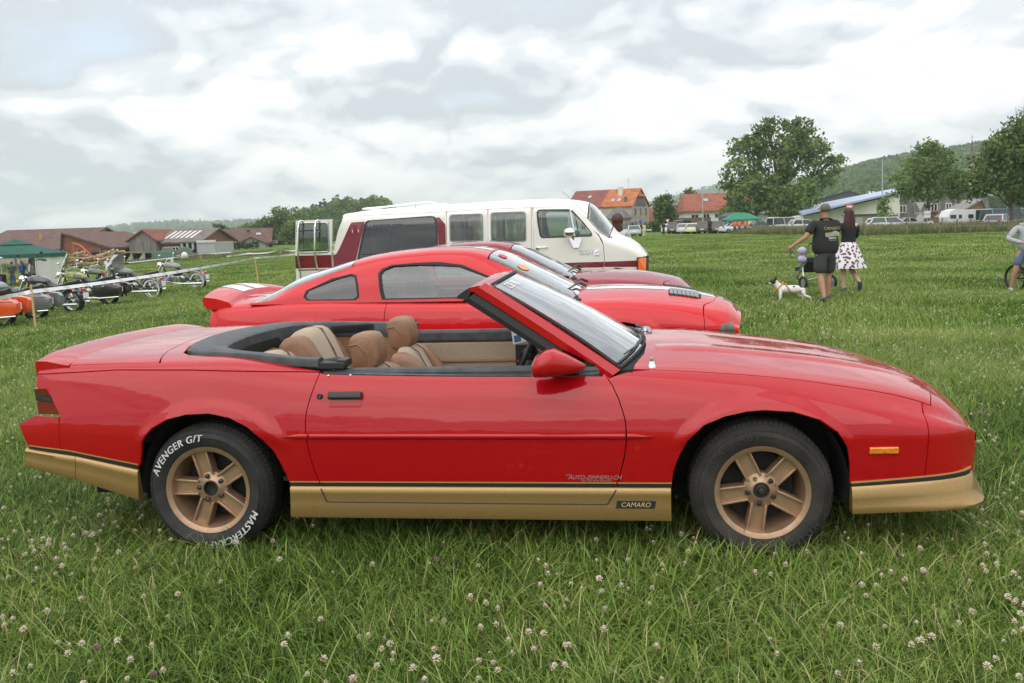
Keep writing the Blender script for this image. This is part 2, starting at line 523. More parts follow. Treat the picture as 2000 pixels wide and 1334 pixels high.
def on_side(surf, side=-1, off=0.0):
    """(t, z) -> point on the body side"""
    def fn(t, z, w=0.0):
        T_, q = np.array([t]), surf.inv(np.array([t]), np.array([z]), 1)
        p = surf.pt(T_, q)[0]; n = surf.nrm(T_, q)[0]
        if n[1] < 0: n = -n
        p = p + n * (off + w)
        return Vector((p[0], p[1] * side, p[2]))
    return fn
def on_top(surf, off=0.0):
    def fn(t, y, w=0.0):
        T_, q = np.array([t]), surf.inv(np.array([t]), np.array([abs(y)]), 0)
        p = surf.pt(T_, q)[0]; n = surf.nrm(T_, q)[0]
        if n[2] < 0: n = -n
        p = p + n * (off + w)
        return Vector((p[0], p[1] * (1 if y >= 0 else -1), p[2]))
    return fn
def smooth01(a):
    a = np.clip(a, 0, 1); return a * a * (3 - 2 * a)
def Z(pts): return [(a, b, 'z') for a, b in pts]
def Y(pts): return [(a, b, 'y') for a, b in pts]

# ------------------------------------------------------------------ wheels
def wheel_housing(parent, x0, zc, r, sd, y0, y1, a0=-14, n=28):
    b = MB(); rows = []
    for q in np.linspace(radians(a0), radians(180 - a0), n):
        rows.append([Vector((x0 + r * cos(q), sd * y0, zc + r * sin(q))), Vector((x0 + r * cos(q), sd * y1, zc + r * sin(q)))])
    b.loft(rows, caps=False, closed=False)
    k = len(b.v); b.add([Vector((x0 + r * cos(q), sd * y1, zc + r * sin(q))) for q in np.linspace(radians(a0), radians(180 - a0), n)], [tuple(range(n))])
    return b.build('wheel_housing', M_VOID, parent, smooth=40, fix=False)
M_TYRE = mat('tyre rubber', (0.022, 0.022, 0.021), 0.7, var=0.35, vscale=14, bump=0.25, bscale=90)
M_TYRE_DUSTY = mat('dusty tyre rubber', (0.034, 0.030, 0.026), 0.85, var=0.4, vscale=9, bump=0.3, bscale=90)
M_GOLD = mat('gold cast wheel', (0.42, 0.270, 0.170), 0.40, metal=0.6, var=0.10, vscale=30)
def ring_text(name, txt, size, material, parent, c, r, a_mid, ylat, side):
    """lettering bent round a tyre wall; a_mid is the angle of its middle"""
    def fn(u, v):
        a = a_mid - u / r
        return Vector((c[0] + (r + v) * cos(a), ylat(r + v), c[2] + (r + v) * sin(a)))
    for k, du in enumerate((-.0014, 0, .0014)):            # bold: the same letters laid three times, each a hair prouder
        put_text(name, txt, size, material, parent, lambda u, v, k=k, du=du: fn(u + du, v) + Vector((0, side * .0003 * k, 0)), shear=0.22, space=1.12)

def road_wheel(parent, c, side, R, W, rim_r, spin, dish, material, tyre_mat, detail=True, lug_chrome=-1, open_cap=False, spokes=5):
    """wheel > tyre, rim, hub cap; c = centre of the outer face plane of the tyre, axis along the car's y"""
    s = side
    n = 72 if detail else 32
    root = bpy.data.objects.new('wheel', None); COL.objects.link(root); root.parent = parent
    b = MB()
    y0 = lambda d: c[1] - s * d                    # d metres inboard of the tyre's outer wall
    wall = [(rim_r - .012, .035), (rim_r + .004, .012), (rim_r + .03, .002), ((rim_r + R) / 2, -.004), (R - .045, .004), (R - .026, .014), (R - .012, .028), (R - .002, .05), (R, .07)]
    prof = [(r, -s * a) for r, a in wall] + [(R, -s * (W - .07)), (R - .012, -s * (W - .028)), (R - .045, -s * (W - .004)), (rim_r, -s * (W - .02))]
    b.lathe(prof, c, 'Y', n)
    tyre = b.build('tyre', tyre_mat, root, smooth=35)
    if detail:                                        # shoulder blocks and tread ribs
        tb = MB()
        N = 84
        for i in range(N):
            a = 2 * pi * i / N; da = 2 * pi / N * .36
            for (d0, d1, r0, r1) in ((.016, .052, R - .028, R + .004), (.058, .085, R - .004, R + .005), (.091, .118, R - .004, R + .005), (.124, W - .06, R - .004, R + .005)):
                sk = .012
                if d0 < .05:
                    q0, q1 = a - da, a + da
                    V = [(c[0] + (R - .03) * cos(q0), y0(.008), c[2] + (R - .03) * sin(q0)), (c[0] + (R - .03) * cos(q1), y0(.008), c[2] + (R - .03) * sin(q1)),
                         (c[0] + (R + .003) * cos(q1 + .01), y0(.052), c[2] + (R + .003) * sin(q1 + .01)), (c[0] + (R + .003) * cos(q0 + .01), y0(.052), c[2] + (R + .003) * sin(q0 + .01)),
                         (c[0] + (R - .045) * cos(q0), y0(.03), c[2] + (R - .045) * sin(q0)), (c[0] + (R - .045) * cos(q1), y0(.03), c[2] + (R - .045) * sin(q1))]
                    tb.add(V, [(0, 1, 2, 3), (0, 4, 5, 1), (0, 3, 4), (1, 5, 2)])
                else:
                    V = []
                    for rr in (R - .006, R + .004):
                        for dd, ss in ((d0, 0), (d1, sk)):
                            for sg in (-1, 1):
                                q = a + sg * da + ss / R
                                V.append((c[0] + rr * cos(q), y0(dd), c[2] + rr * sin(q)))
                    tb.add(V, [(4, 5, 7, 6), (0, 1, 5, 4), (2, 6, 7, 3), (0, 4, 6, 2), (1, 3, 7, 5)])
        tr = tb.build('tread', tyre_mat, tyre, smooth=0)
        tag(tr, kind='stuff')
    b = MB()
    b.lathe([(rim_r - .030, -s * .090), (rim_r - .024, -s * .034), (rim_r - .021, -s * .020), (rim_r - .006, -s * .012), (rim_r + .001, -s * .010), (rim_r + .003, -s * .016), (rim_r + .001, -s * .05)], c, 'Y', n)
    b.lathe([(rim_r - .030, -s * .090), (rim_r - .045, -s * .17)], c, 'Y', n)
    rim = b.build('rim', material, root, smooth=30)
    f0 = dish                                          # depth of the spoke faces
    for k in range(spokes):
        a = spin + 2 * pi * k / spokes
        er, et = Vector((cos(a), 0, sin(a))), Vector((-sin(a), 0, cos(a)))
        def pf(u, v, w): return Vector((c[0], y0(w), c[2])) + er * u + et * v
        b = MB()
        w0, w1 = .036, .040
        r0, r1 = .058, rim_r - .020
        b.prism([(r0, -w0), (r1, -w1), (r1, w1), (r0, w0)], pf, f0 + .012, f0 + .055)
        for sg in (-1, 1):                             # raised edges of the spoke
            b.prism([(r0 + .004, sg * (w0 - .011)), (r1, sg * (w1 - .011)), (r1, sg * w1), (r0 + .004, sg * w0)], pf, f0 - .006, f0 + .02)
        b.build('spoke', material, rim, smooth=25, bevel=.003)
        b = MB()
        la = spin + 2 * pi * k / spokes
        lc = (c[0] + .060 * cos(la), y0(f0 + .01), c[2] + .060 * sin(la))
        b.lathe([(.0, s * .020), (.006, s * .020), (.0105, s * .014), (.0115, -s * .004), (.017, -s * .006), (.017, -s * .02)], lc, 'Y', 10)
        b.build('lug_nut', M_CHROME if k == lug_chrome else mat('dark steel nut', (.09, .10, .11), .3, metal=.9), rim, smooth=30)
    b = MB()
    b.lathe([(.080, -s * (f0 + .05)), (.078, -s * (f0 + .012)), (.050, -s * (f0 + .004)), (.041, -s * (f0 - .004)), (.036, -s * (f0 - .004))], c, 'Y', 40)
    b.build('hub', material, rim, smooth=30)
    b = MB()
    if open_cap: b.lathe([(.0365, -s * (f0 - .006)), (.033, -s * (f0 - .006)), (.032, -s * (f0 + .022)), (0, -s * (f0 + .026))], c, 'Y', 32)
    else: b.lathe([(.0365, -s * (f0 - .006)), (.031, -s * (f0 - .004)), (.028, -s * (f0 + .004)), (.018, -s * (f0 + .002)), (.013, -s * (f0 - .012)), (0, -s * (f0 - .016))], c, 'Y', 32)
    b.build('hub_cap', mat('black hub cap', (.03, .027, .026), .35), rim, smooth=30)
    b = MB()
    b.lathe([(0, -s * .14), (rim_r - .05, -s * .14), (rim_r - .05, -s * .16)], c, 'Y', 32)
    b.build('brake_drum', mat('sooty brake', (.02, .019, .018), .8), root, smooth=30)
    return root
# ------------------------------------------------------------------ the red convertible in front
M_RED = paint('red paint', (0.40, 0.0025, 0.007), rough=0.35)
M_SKIRT = mat('gold skirt paint', (0.36, 0.225, 0.085), 0.30, metal=0.6, var=0.06, vscale=90, coat=0.25)
M_TAN = mat('tan leather', (0.255, 0.130, 0.070), 0.5, var=0.16, vscale=9, bump=0.25, bscale=70)
M_CLOTH = mat('beige cloth', (0.40, 0.315, 0.22), 0.95, var=0.14, vscale=160, bump=0.4, bscale=400, sheen=.2)
M_TRIM = mat('weathered black trim', (0.052, 0.056, 0.061), 0.5, var=0.35, vscale=16, bump=0.25, bscale=220)
CAR_LOC, CAR_YAW = Vector((-1.3741, 4.7849, 0)), -0.11413
car = thing('convertible', 'red convertible with gold skirts and gold five spoke wheels, roof down, nearest the camera', 'car', CAR_LOC, CAR_YAW, 'red sports cars parked side by side')

def ctrl(zb, wb, zc, wc, wm, zm, ws, zs, zq, zt):
    return [(wb, zb), (wb + .55 * (wc - wb), (zb + zc) / 2 - .02), (wc - .005, zc - .045), (wc - .003, zc + .035), (wm, zm), (ws + .024, zs - .045), (ws - .05, zs + .006), (.45, zq), (.15, zt)]
HT = [-.97, -.80, -.45, 0, .5, 1.2, 1.95, 2.3, 2.6, 2.95, 3.2, 3.35, 3.44, 3.485]
HC = [ctrl(*r) for r in (
    (.40, .80, .60, .83, .79, .76, .745, .925, .935, .94), (.36, .82, .60, .85, .815, .77, .765, .925, .94, .945), (.30, .84, .59, .875, .845, .77, .785, .928, .945, .952),
    (.25, .855, .582, .90, .865, .76, .795, .93, .95, .96), (.22, .86, .58, .905, .87, .75, .80, .895, .92, .93), (.21, .86, .578, .905, .87, .74, .80, .874, .89, .90),
    (.21, .86, .575, .905, .87, .73, .80, .864, .898, .908), (.21, .86, .572, .905, .87, .73, .79, .848, .888, .902), (.22, .86, .568, .905, .868, .71, .785, .825, .857, .870),
    (.24, .86, .565, .895, .86, .68, .775, .776, .803, .814), (.27, .85, .562, .875, .835, .65, .755, .727, .742, .752), (.28, .835, .56, .845, .805, .625, .735, .672, .682, .690),
    (.29, .795, .55, .79, .755, .60, .69, .592, .606, .615), (.30, .735, .53, .725, .695, .555, .645, .525, .545, .555))]
def hbow(t, y):
    return (.14 * smooth01((t - 2.2) / 1.3) - .06 * smooth01((-.3 - t) / .5)) * (1 - np.clip(y / .78, 0, 1) ** 2)
ARCHES = ((0.045, .36, .375, .337), (2.56, .36, .375, .337))
def hflare(t, z):
    d = 0.0
    for tc_, zc_, a, b_ in ARCHES:
        rho = np.sqrt(((t - tc_) / a) ** 2 + ((z - zc_) / b_) ** 2)
        d = d + .018 * smooth01((1.225 - rho) / .17) * smooth01((z - .50) / .12) * (1 - .35 * smooth01((z - .66) / .1))
    return d
HS = Surf(HT, HC, hbow, hflare, 6.0)

arch_r = [(-.33, .445), (-.316, .50), (-.304, .556), (-.282, .59), (-.246, .628), (-.166, .67), (-.07, .692), (.045, .697), (.147, .678), (.237, .635), (.308, .575), (.352, .519), (.393, .43), (.418, .36)]
arch_f = [(2.169, .36), (2.176, .42), (2.195, .48), (2.238, .567), (2.31, .636), (2.40, .672), (2.50, .692), (2.57, .696), (2.693, .688), (2.804, .655), (2.876, .602), (2.917, .532), (2.929, .46), (2.931, .366)]
dr = [(.556, .865), (.538, .80), (.525, .756), (.512, .70), (.508, .648), (.511, .59), (.519, .52), (.531, .457), (.547, .40), (.560, .355)]
df = [(1.930, .355), (1.946, .42), (1.962, .48), (1.972, .54), (1.975, .60), (1.972, .65), (1.962, .69), (1.944, .745), (1.918, .80), (1.885, .845)]
G = .0025
for sd in (-1, 1):
    near = sd == -1
    # rear quarter: from the tail to the door, over the arch
    panel(HS, 'rear_quarter', Z([(-.887, .868), (-.884, .81), (-.80, .772), (-.735, .678), (-.742, .62), (-.742, .494), (-.338, .432)]) + Z(arch_r) + Z([(dr[-1][0] - G, .36)]) + Z([(a - G, b) for a, b in reversed(dr)])[1:] + Z([(.545, .866), (.31, .873), (-.07, .885), (-.46, .888)]), M_RED, car, sd, res=.024, step=.022)
    # strip between the thin line and the deck edge, running up on to the deck
    panel(HS, 'quarter_cap', Z([(-.885, .873), (-.46, .893), (-.07, .890), (.31, .878), (.552, .871)]) + Y([(.557, .79), (.40, .765), (.10, .70), (-.17, .66), (-.205, .70), (-.255, .765)]) + Y([(-.70, .755), (-.885, .735)]), M_RED, car, sd, res=.04)
    door = panel(HS, 'door', Z([(a + G, b) for a, b in dr]) + Z([(a - G, b) for a, b in df]) + Y([(1.875, .802), (1.2, .802), (.57, .802)]), M_RED, car, sd, res=.05)
    panel(HS, 'front_fender', Z([(2.166, .36)]) + Z(arch_f) + Z([(3.242, .384), (3.2575, .56), (3.26, .70)]) + Y([(3.26, .735), (3.2, .738), (2.9, .748), (2.6, .75), (2.3, .752), (2.1, .752), (2.0, .775), (1.93, .80), (1.905, .81)]) + Z([(a + G, b) for a, b in reversed(df)]), M_RED, car, sd, res=.024, step=.022)
    panel(HS, 'front_bumper', Z([(3.2465, .384), (3.262, .56), (3.265, .70)]) + Y([(3.265, .735), (3.30, .733), (3.31, .6), (3.31, .3), (3.31, .0), (3.485, .0), (3.485, .3), (3.485, .645)]) + Z([(3.485, .50), (3.48, .392), (3.40, .388)]), M_RED, car, sd, res=.03)
    panel(HS, 'rear_bumper', Z([(-.968, .632), (-.875, .676), (-.80, .672), (-.7445, .672), (-.7445, .494), (-.925, .522)]), M_RED, car, sd, res=.035)
    # black band and fine gold line above the skirts
    for seg in (((-.922, .507), (-.7, .487), (-.338, .424)), ((.415, .3475), (.556, .3475)), ((.563, .3475), (1.925, .3475)), ((1.933, .3475), (2.17, .3475))):
        lo = [(a, b) for a, b in seg]
        panel(HS, 'black_band', Z(lo) + Z([(a, b + .018) for a, b in reversed(lo)]), M_BLACK, car, sd, off=.0022, rim=.0, step=.06)
        panel(HS, 'gold_pinstripe', Z([(a, b + .019) for a, b in lo]) + Z([(a, b + .0255) for a, b in reversed(lo)]), mat('gold pinstripe', (.42, .25, .08), .4), car, sd, off=.0026, rim=.0, step=.06)
    # gold skirts, proud of the body with a bright ledge on top
    def skirt(name, stations, n=14, seam=0.0):
        ts = np.linspace(stations[0][0], stations[-1][0], n)
        top = np.interp(ts, [q[0] for q in stations], [q[1] for q in stations]); bot = np.interp(ts, [q[0] for q in stations], [q[2] for q in stations])
        fl = np.interp(ts, [q[0] for q in stations], [q[3] for q in stations])
        rings = []
        for t, zt, zb, fo in zip(ts, top, bot, fl):
            yb = HS.pt(np.array([t]), HS.inv(np.array([t]), np.array([max(zt, .3)]), 1))[0][1]
            xx = HS.pt(np.array([t]), HS.inv(np.array([t]), np.array([max(zt, .3)]), 1))[0][0]
            h = zt - zb
            pr = [(-.006, zt + .007), (.003, zt + .006), (.0125, zt - .005), (.010, zt - h * .22), (.012 + .25 * fo, zt - h * .55), (.013 + fo, zb + .012), (.010 + fo, zb), (-.03, zb + .002)]
            rings.append([Vector((xx, sd * (yb + a), z)) for a, z in pr])
        b = MB(); b.loft(rings)
        return b.build(name, M_SKIRT, car, smooth=50)
    skirt('gold_skirt', [(-.94, .508, .425, .004), (-.85, .497, .408, .004), (-.665, .475, .368, .004)])
    skirt('gold_skirt', [(-.662, .475, .368, .004), (-.34, .414, .276, .004)])
    sk = skirt('gold_skirt', [(.417, .342, .204, .006), (2.165, .342, .202, .006)], 30)
    # inset door-bottom line on the long skirt
    ln = MB()
    fy = lambda t: float(HS.pt(np.array([t]), HS.inv(np.array([t]), np.array([.342]), 1))[0][1])
    pth = [(.566, .340), (.592, .279), (1.2, .277), (1.885, .275), (1.925, .340)]
    for (a, b_) in zip(pth[:-1], pth[1:]):
        k = max(1, int(abs(a[0] - b_[0]) / .1))
        for i in range(k):
            p = [a[j] + (b_[j] - a[j]) * i / k for j in (0, 1)]; q = [a[j] + (b_[j] - a[j]) * (i + 1) / k for j in (0, 1)]
            yo = lambda z: .0122 + .0015 * (z < .30)
            ln.tube([(p[0], sd * (fy(p[0]) + yo(p[1])), p[1]), (q[0], sd * (fy(q[0]) + yo(q[1])), q[1])], .0032, 5)
    ln.build('skirt_seam', M_BLACK, car, smooth=0)
    # side moulding in three pieces
    for (a, b_, par) in ((.40, .520, car), (.5285, 1.969, door), (1.978, 2.092, car)):
        ts = np.linspace(a, b_, max(6, int((b_ - a) / .06))); rings = []
        for t in ts:
            zc_ = .588 - .004 * (t - .5) / 1.5
            w = 1.0
            if a < .5: w = min(1, max(.15, (t - a) / .07))
            if a > 1.9: w = min(1, max(.15, (b_ - t) / .08))
            y_ = HS.pt(np.array([t]), HS.inv(np.array([t]), np.array([zc_]), 1))[0][1]
            rings.append([Vector((t, sd * (y_ + yy), zc_ + zz_ * w)) for yy, zz_ in ((-.004, .0125), (.008, .0115), (.012, .005), (.011, -.006), (.006, -.0115), (-.004, -.0125))])
        mb = MB(); mb.loft(rings); mb.build('side_moulding', M_RED, par, smooth=60)
    # black felt along the top of the door
    f_ = MB(); tp = on_top(HS)
    pts = [tp(t, .802 if t < 1.8 else .79) for t in np.linspace(.57, 1.86, 14)]
    rings = [[Vector((p.x, sd * (p.y + a), p.z + z)) for a, z in ((.0, -.012), (.002, .004), (-.012, .008), (-.03, .006), (-.03, -.012))] for p in pts]
    f_.loft(rings); f_.build('window_seal', M_TRIM, door, smooth=40)
    # door lock, recess and handle, screws
    ps = on_side(HS, sd)
    hd = MB()
    rings = []
    for t in np.linspace(.617, .773, 6):
        rings.append([ps(t, .782, .002), ps(t, .782, .022), ps(t, .776, .027), ps(t, .757, .027), ps(t, .751, .022), ps(t, .751, .002)])
    hd.loft(rings); hd.build('door_handle', M_BLACK, door, smooth=30, bevel=.003)
    hd = MB(); hd.loft([[ps(t, z, w_) for z, w_ in ((.752, .0018), (.752, .003), (.724, .0025), (.718, .0018))] for t in np.linspace(.620, .770, 6)])
    hd.build('handle_recess', M_RED, door, smooth=30)
    lk = MB(); cpt = ps(.573, .765, 0); lk.lathe([(0, sd * .006), (.011, sd * .006), (.014, sd * .004), (.016, 0.0)], cpt, 'Y', 20); lk.lathe([(0, sd * .0075), (.003, sd * .0075), (.003, sd * .005)], cpt, 'Y', 8, m=1)
    lk.build('door_lock', [M_BLACK, M_CHROME], door, smooth=30)
    for t in (.60, .705):
        b = MB(); b.sphere(ps(t, .853, .001), (.006, .004, .006), 10, 6); b.build('screw_head', M_CHROME, door)
    # amber side marker
    b = MB(); b.loft([[ps(t, z, w_) for z, w_ in ((.531, .0), (.531, .008), (.527, .011), (.507, .011), (.503, .008), (.503, .0))] for t in np.linspace(3.008, 3.128, 5)])
    b.build('side_marker', mat('amber lens', (.75, .22, .01), .2, coat=.6, spec=.6, bump=.3, bscale=200, var=.25, vscale=60), car, smooth=25)
    # tail lamp wrapping the corner
    tl = MB()
    def lamp(z0, z1, mi):
        x0a, x0b = np.interp([z0, z1], [.678, .772, .81], [-.735, -.80, -.83]); xr0, xr1 = np.interp([z0, z1], [.692, .80], [-.872, -.888])
        y_ = lambda t: sd * (HS.pt(np.array([t]), HS.inv(np.array([t]), np.array([.74]), 1))[0][1] - .002)
        tl.loft([[Vector((xr1, y_(-.88), z1)), Vector((x0b - .004, y_(-.8), z1)), Vector((x0b - .004, sd * .5, z1)), Vector((xr1 - .03, sd * .3, z1))], [Vector((xr0, y_(-.88), z0)), Vector((x0a - .004, y_(-.75), z0)), Vector((x0a - .004, sd * .5, z0)), Vector((xr0 - .03, sd * .3, z0))]], m=mi)
    lamp(.680, .742, 0); lamp(.744, .768, 1); lamp(.770, .806, 2)
    tl.build('tail_lamp', [mat('red lens', (.17, .008, .012), .15, coat=.8), M_BLACK, mat('dark red lens', (.09, .005, .008), .15, coat=.8)], car, smooth=20)
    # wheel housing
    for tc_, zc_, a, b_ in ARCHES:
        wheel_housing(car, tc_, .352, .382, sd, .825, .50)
    # wheels
    for (x0, sp, ty, cap, lug) in ((0.0, 34, M_TYRE, True, -1), (2.565, 45, M_TYRE_DUSTY, False, 1)):
        cc = (x0, sd * .872, .319)
        wh = road_wheel(car, cc, sd, .309, .225, .207, radians(sp) if near else radians(180 - sp), .045, M_GOLD, ty, True, lug, cap)
        if near and x0 == 0:
            yl = lambda r: cc[1] + sd * (.011 if r < .275 else .010)
            ML = mat('raised white letters', (.62, .62, .60), .75, var=.2, vscale=60)
            ring_text('tyre_lettering', 'AVENGER G/T', .046, ML, wh, cc, .256, radians(127), yl, sd)
            ring_text('tyre_lettering', 'MASTERCRAFT', .046, ML, wh, cc, .256, radians(-58), yl, sd)
        if near and x0 > 1:
            MD = mat('worn dark letters', (.03, .026, .023), .85)
            ring_text('tyre_lettering', 'AVENGER G/T', .040, MD, wh, cc, .256, radians(125), lambda r: cc[1] + sd * .009, sd)
            ring_text('tyre_lettering', 'MASTERCRAFT', .040, MD, wh, cc, .256, radians(-60), lambda r: cc[1] + sd * .009, sd)

# lettering on the near side
ps = on_side(HS, -1, .0025)
put_text('door_lettering', 'AUTO-ZIMMERLI.CH', .026, mat('grey lettering', (.30, .27, .25), .5), car, lambda u, v: ps(1.83 + u, .395 + v), shear=.35)
put_text('door_lettering', 'www', .012, mat('grey lettering', (.30, .27, .25), .5), car, lambda u, v: ps(1.715 + u, .408 + v), shear=.35)
put_text('door_lettering', '052 / 242 43 66 Winterthur', .012, mat('grey lettering', (.30, .27, .25), .5), car, lambda u, v: ps(1.84 + u, .380 + v), shear=.2)
bd = MB()
yb0 = float(HS.pt(np.array([2.0]), HS.inv(np.array([2.0]), np.array([.342]), 1))[0][1]) + .0165
bd.prism([(1.922, .258), (2.088, .258), (2.094, .264), (2.098, .288), (2.093, .291), (1.928, .291)], lambda u, v, w: Vector((u, -(yb0 + w), v)), -.006, .002)
badge = bd.build('name_badge', M_BLACK, car, smooth=0)
put_text('badge_lettering', 'CAMARO', .030, mat('gold letters', (.62, .42, .22), .4), badge, lambda u, v: Vector((2.009 + u, -(yb0 + .0035), .2745 + v)), shear=.25, space=1.05)

# hood, with its raised centre, and the deck
for sd in (-1, 1):
    panel(HS, 'hood', Y([(2.012, .747), (2.045, .62), (2.075, .50), (2.095, .28), (2.10, 0), (3.305, 0), (3.305, .3), (3.305, .6), (3.296, .728), (3.2, .732), (2.9, .742), (2.6, .744), (2.3, .746)]), M_RED, car, sd, res=.05)
    # long crease of the raised centre panel
    b = MB(); tp = on_top(HS)
    rings = []
    for t in np.linspace(2.14, 3.27, 24):
        yc = .40 - .06 * (t - 2.14); h = .011 * min(1, (t - 2.1) / .15) * min(1, (3.30 - t) / .4 + .15)
        pr = [(yc + .035, -.001), (yc + .006, h * .55), (yc - .012, h), (yc - .10, h * .5), (yc - .2, -.001)]
        ring = []
        for yy, w in pr:
            p = tp(t, yy, w); ring.append(Vector((p.x, sd * p.y, p.z)))
        rings.append(ring)
    b.loft(rings, caps=False, closed=False); b.build('hood_ridge', M_RED, car, smooth=80)
    panel(HS, 'deck_lid', Y([(-.74, .0), (-.74, .75), (-.262, .762), (-.285, .70), (-.335, .55), (-.372, .35), (-.392, .15), (-.395, 0)]), M_RED, car, sd, res=.05)
    panel(HS, 'tonneau_cover', Y([(-.388, 0), (-.385, .15), (-.365, .35), (-.328, .55), (-.278, .70), (-.25, .762), (-.20, .698), (-.165, .655), (-.22, .60), (-.29, .40), (-.315, 0)]), M_RED, car, sd, res=.05)
# rear spoiler: a raised lip across the tail
b = MB(); tp = on_top(HS); rings = []
for y_ in np.linspace(-.765, .765, 25):
    e_ = 1.0
    p0, p1 = tp(-.885, min(abs(y_), .735)), tp(-.735, min(abs(y_), .75))
    xa, xb = p0.x, p1.x
    rings.append([Vector((xa - .004, y_, p0.z - .07)), Vector((xa - .012, y_, p0.z + .004)), Vector((xa - .004, y_, p0.z + .024 * e_)), Vector((xa + .05, y_, p0.z + .022 * e_)), Vector((xb - .035, y_, p1.z + .008)), Vector((xb + .01, y_, p1.z + .0005)), Vector((xb, y_, p1.z - .02))])
b.loft(rings); b.build('rear_spoiler', M_RED, car, smooth=35)
# tail panel, nose panel, floor pan
b = MB()
b.box((-.855, 0, .78), (.04, 1.48, .17)); b.build('tail_panel', M_BLACK, car, smooth=0)
b = MB()
ringp = [HS.pt(np.array([3.485] * 12), HS.inv(np.array([3.485] * 12), np.linspace(.645, .0, 12), 0))]
tp3 = [Vector(p) for p in ringp[0]]
poly = [Vector((p.x, -p.y, p.z)) for p in tp3] + [Vector((p.x, p.y, p.z)) for p in reversed(tp3[:-1])]
low = [Vector((p.x + .02, p.y * 1.06, .42)) for p in reversed(poly)]
b.loft([poly, low[::-1]], caps=False, closed=False)
b.build('nose_panel', M_RED, car, smooth=30)
# front skirt and black band: one piece round the nose
side_pts = []
for t in np.linspace(2.935, 3.38, 8):
    q_ = HS.inv(np.array([t]), np.array([.40]), 1); pp = HS.pt(np.array([t]), q_)[0]; side_pts.append((pp[0], pp[1]))
half = side_pts + [(3.43, .805), (3.462, .775), (3.485, .725), (3.505, .65), (3.535, .54), (3.57, .39), (3.60, .21), (3.613, 0)]
loopp = [(x, -y_) for x, y_ in half] + [(x, y_) for x, y_ in reversed(half[:-1])]
sk_, bk_, gp_ = [], [], []
for i, (x, y_) in enumerate(loopp):
    a_, c_ = loopp[max(i - 1, 0)], loopp[min(i + 1, len(loopp) - 1)]
    tv = Vector((c_[0] - a_[0], c_[1] - a_[1], 0)).normalized(); nv = Vector((tv.y, -tv.x, 0))
    u = min(1, max(0, (x - 2.935) / .58)); P0 = Vector((x, y_, 0))
    zt2, zb2 = .350 + .034 * u, .240 + .020 * u
    fl = .008 + .040 * u * u
    pr = [(-.02, zt2 + .007), (.003, zt2 + .006), (.013, zt2 - .005), (.012 + fl * .22, zt2 - (zt2 - zb2) * .45), (.013 + fl * .62, zb2 + .03), (.013 + fl, zb2 + .012), (.010 + fl, zb2), (-.03, zb2 + .004)]
    sk_.append([P0 + nv * d + Vector((0, 0, z)) for d, z in pr])
    bk_.append([P0 + nv * d + Vector((0, 0, z)) for d, z in ((-.03, zt2), (.0035, zt2), (.0035, zt2 + .020 + .006 * u), (-.03, zt2 + .022 + .006 * u))]); gp_.append([P0 + nv * d + Vector((0, 0, z + .006 * u)) for d, z in ((-.02, zt2 + .0205), (.0045, zt2 + .0205), (.0045, zt2 + .027), (-.02, zt2 + .027))])
b = MB(); b.loft(sk_); b.build('front_skirt', M_SKIRT, car, smooth=45)
b = MB(); b.loft(bk_); b.build('black_band', M_BLACK, car, smooth=30)
b = MB(); b.loft(gp_); b.build('gold_pinstripe', MATS['gold pinstripe'], car, smooth=30)
b = MB()
b.box((1.3, 0, .30), (1.72, 1.66, .12)); b.box((1.3, 0, .25), (4.2, 1.0, .12)); b.box((3.2, 0, .40), (.45, 1.3, .2)); b.box((-.65, 0, .42), (.5, 1.35, .16))
b.box((2.6, 0, .55), (1.1, .98, .3)); b.box((-.2, 0, .6), (.9, .98, .35))
b.build('floor_pan', M_VOID, car, smooth=0)

# windscreen: red frame, black seals, glass
for sd in (-1, 1):
    red = MB(); rub = MB(); rr_, rk = [], []
    for u in np.linspace(-.03, 1, 12):
        x, z = 1.915 - .60 * u - .02 * u * u, .835 + .385 * u + .008 * u * (1 - u)
        lat = .765 - .225 * u
        # cross-section of the red pillar (outside face leans inwards)
        rr_.append([Vector((x - .035, sd * (lat + .002), z - .012)), Vector((x - .010, sd * (lat + .012), z + .014)), Vector((x + .022, sd * (lat - .004), z + .034)), Vector((x + .030, sd * (lat - .045), z + .030)), Vector((x - .02, sd * (lat - .05), z - .01))])
        rk.append([Vector((x - .085 - .01 * u, sd * (lat - .014), z - .050)), Vector((x - .062, sd * (lat + .006), z - .038)), Vector((x - .048, sd * (lat + .002), z - .024)), Vector((x - .036, sd * (lat + .004), z - .016)), Vector((x - .03, sd * (lat - .05), z - .016)), Vector((x - .07, sd * (lat - .055), z - .048))])
    red.loft(rr_); red.build('windscreen_pillar', M_RED, car, smooth=35)
    rub.loft(rk); rub.build('pillar_seal', M_RUBBER, car, smooth=35)
    # quarter pane support: dark triangle behind the mirror
    b = MB(); b.prism([(1.60, .872), (1.86, .872), (1.70, .955)], lambda u, v, w: Vector((u, sd * (.745 + w), v)), 0, .008); b.build('quarter_pane', M_TINT, car, smooth=0)
hd, hs_ = MB(), MB()
rr_, rk = [], []
for y_ in np.linspace(-.545, .545, 21):
    k = 1 - (y_ / .545) ** 2
    x, z = 1.285 + .055 * k, 1.222 + .034 * k
    rr_.append([Vector((x - .052, y_, z - .010)), Vector((x - .046, y_, z + .012)), Vector((x + .0, y_, z + .020)), Vector((x + .052, y_, z + .008)), Vector((x + .045, y_, z - .012))])
    rk.append([Vector((x - .115, y_, z - .040)), Vector((x - .100, y_, z - .022)), Vector((x - .060, y_, z + .004)), Vector((x - .048, y_, z + .010)), Vector((x - .045, y_, z - .02)), Vector((x - .06, y_, z - .05))])
hd.loft(rr_); hd.build('windscreen_header', M_RED, car, smooth=35)
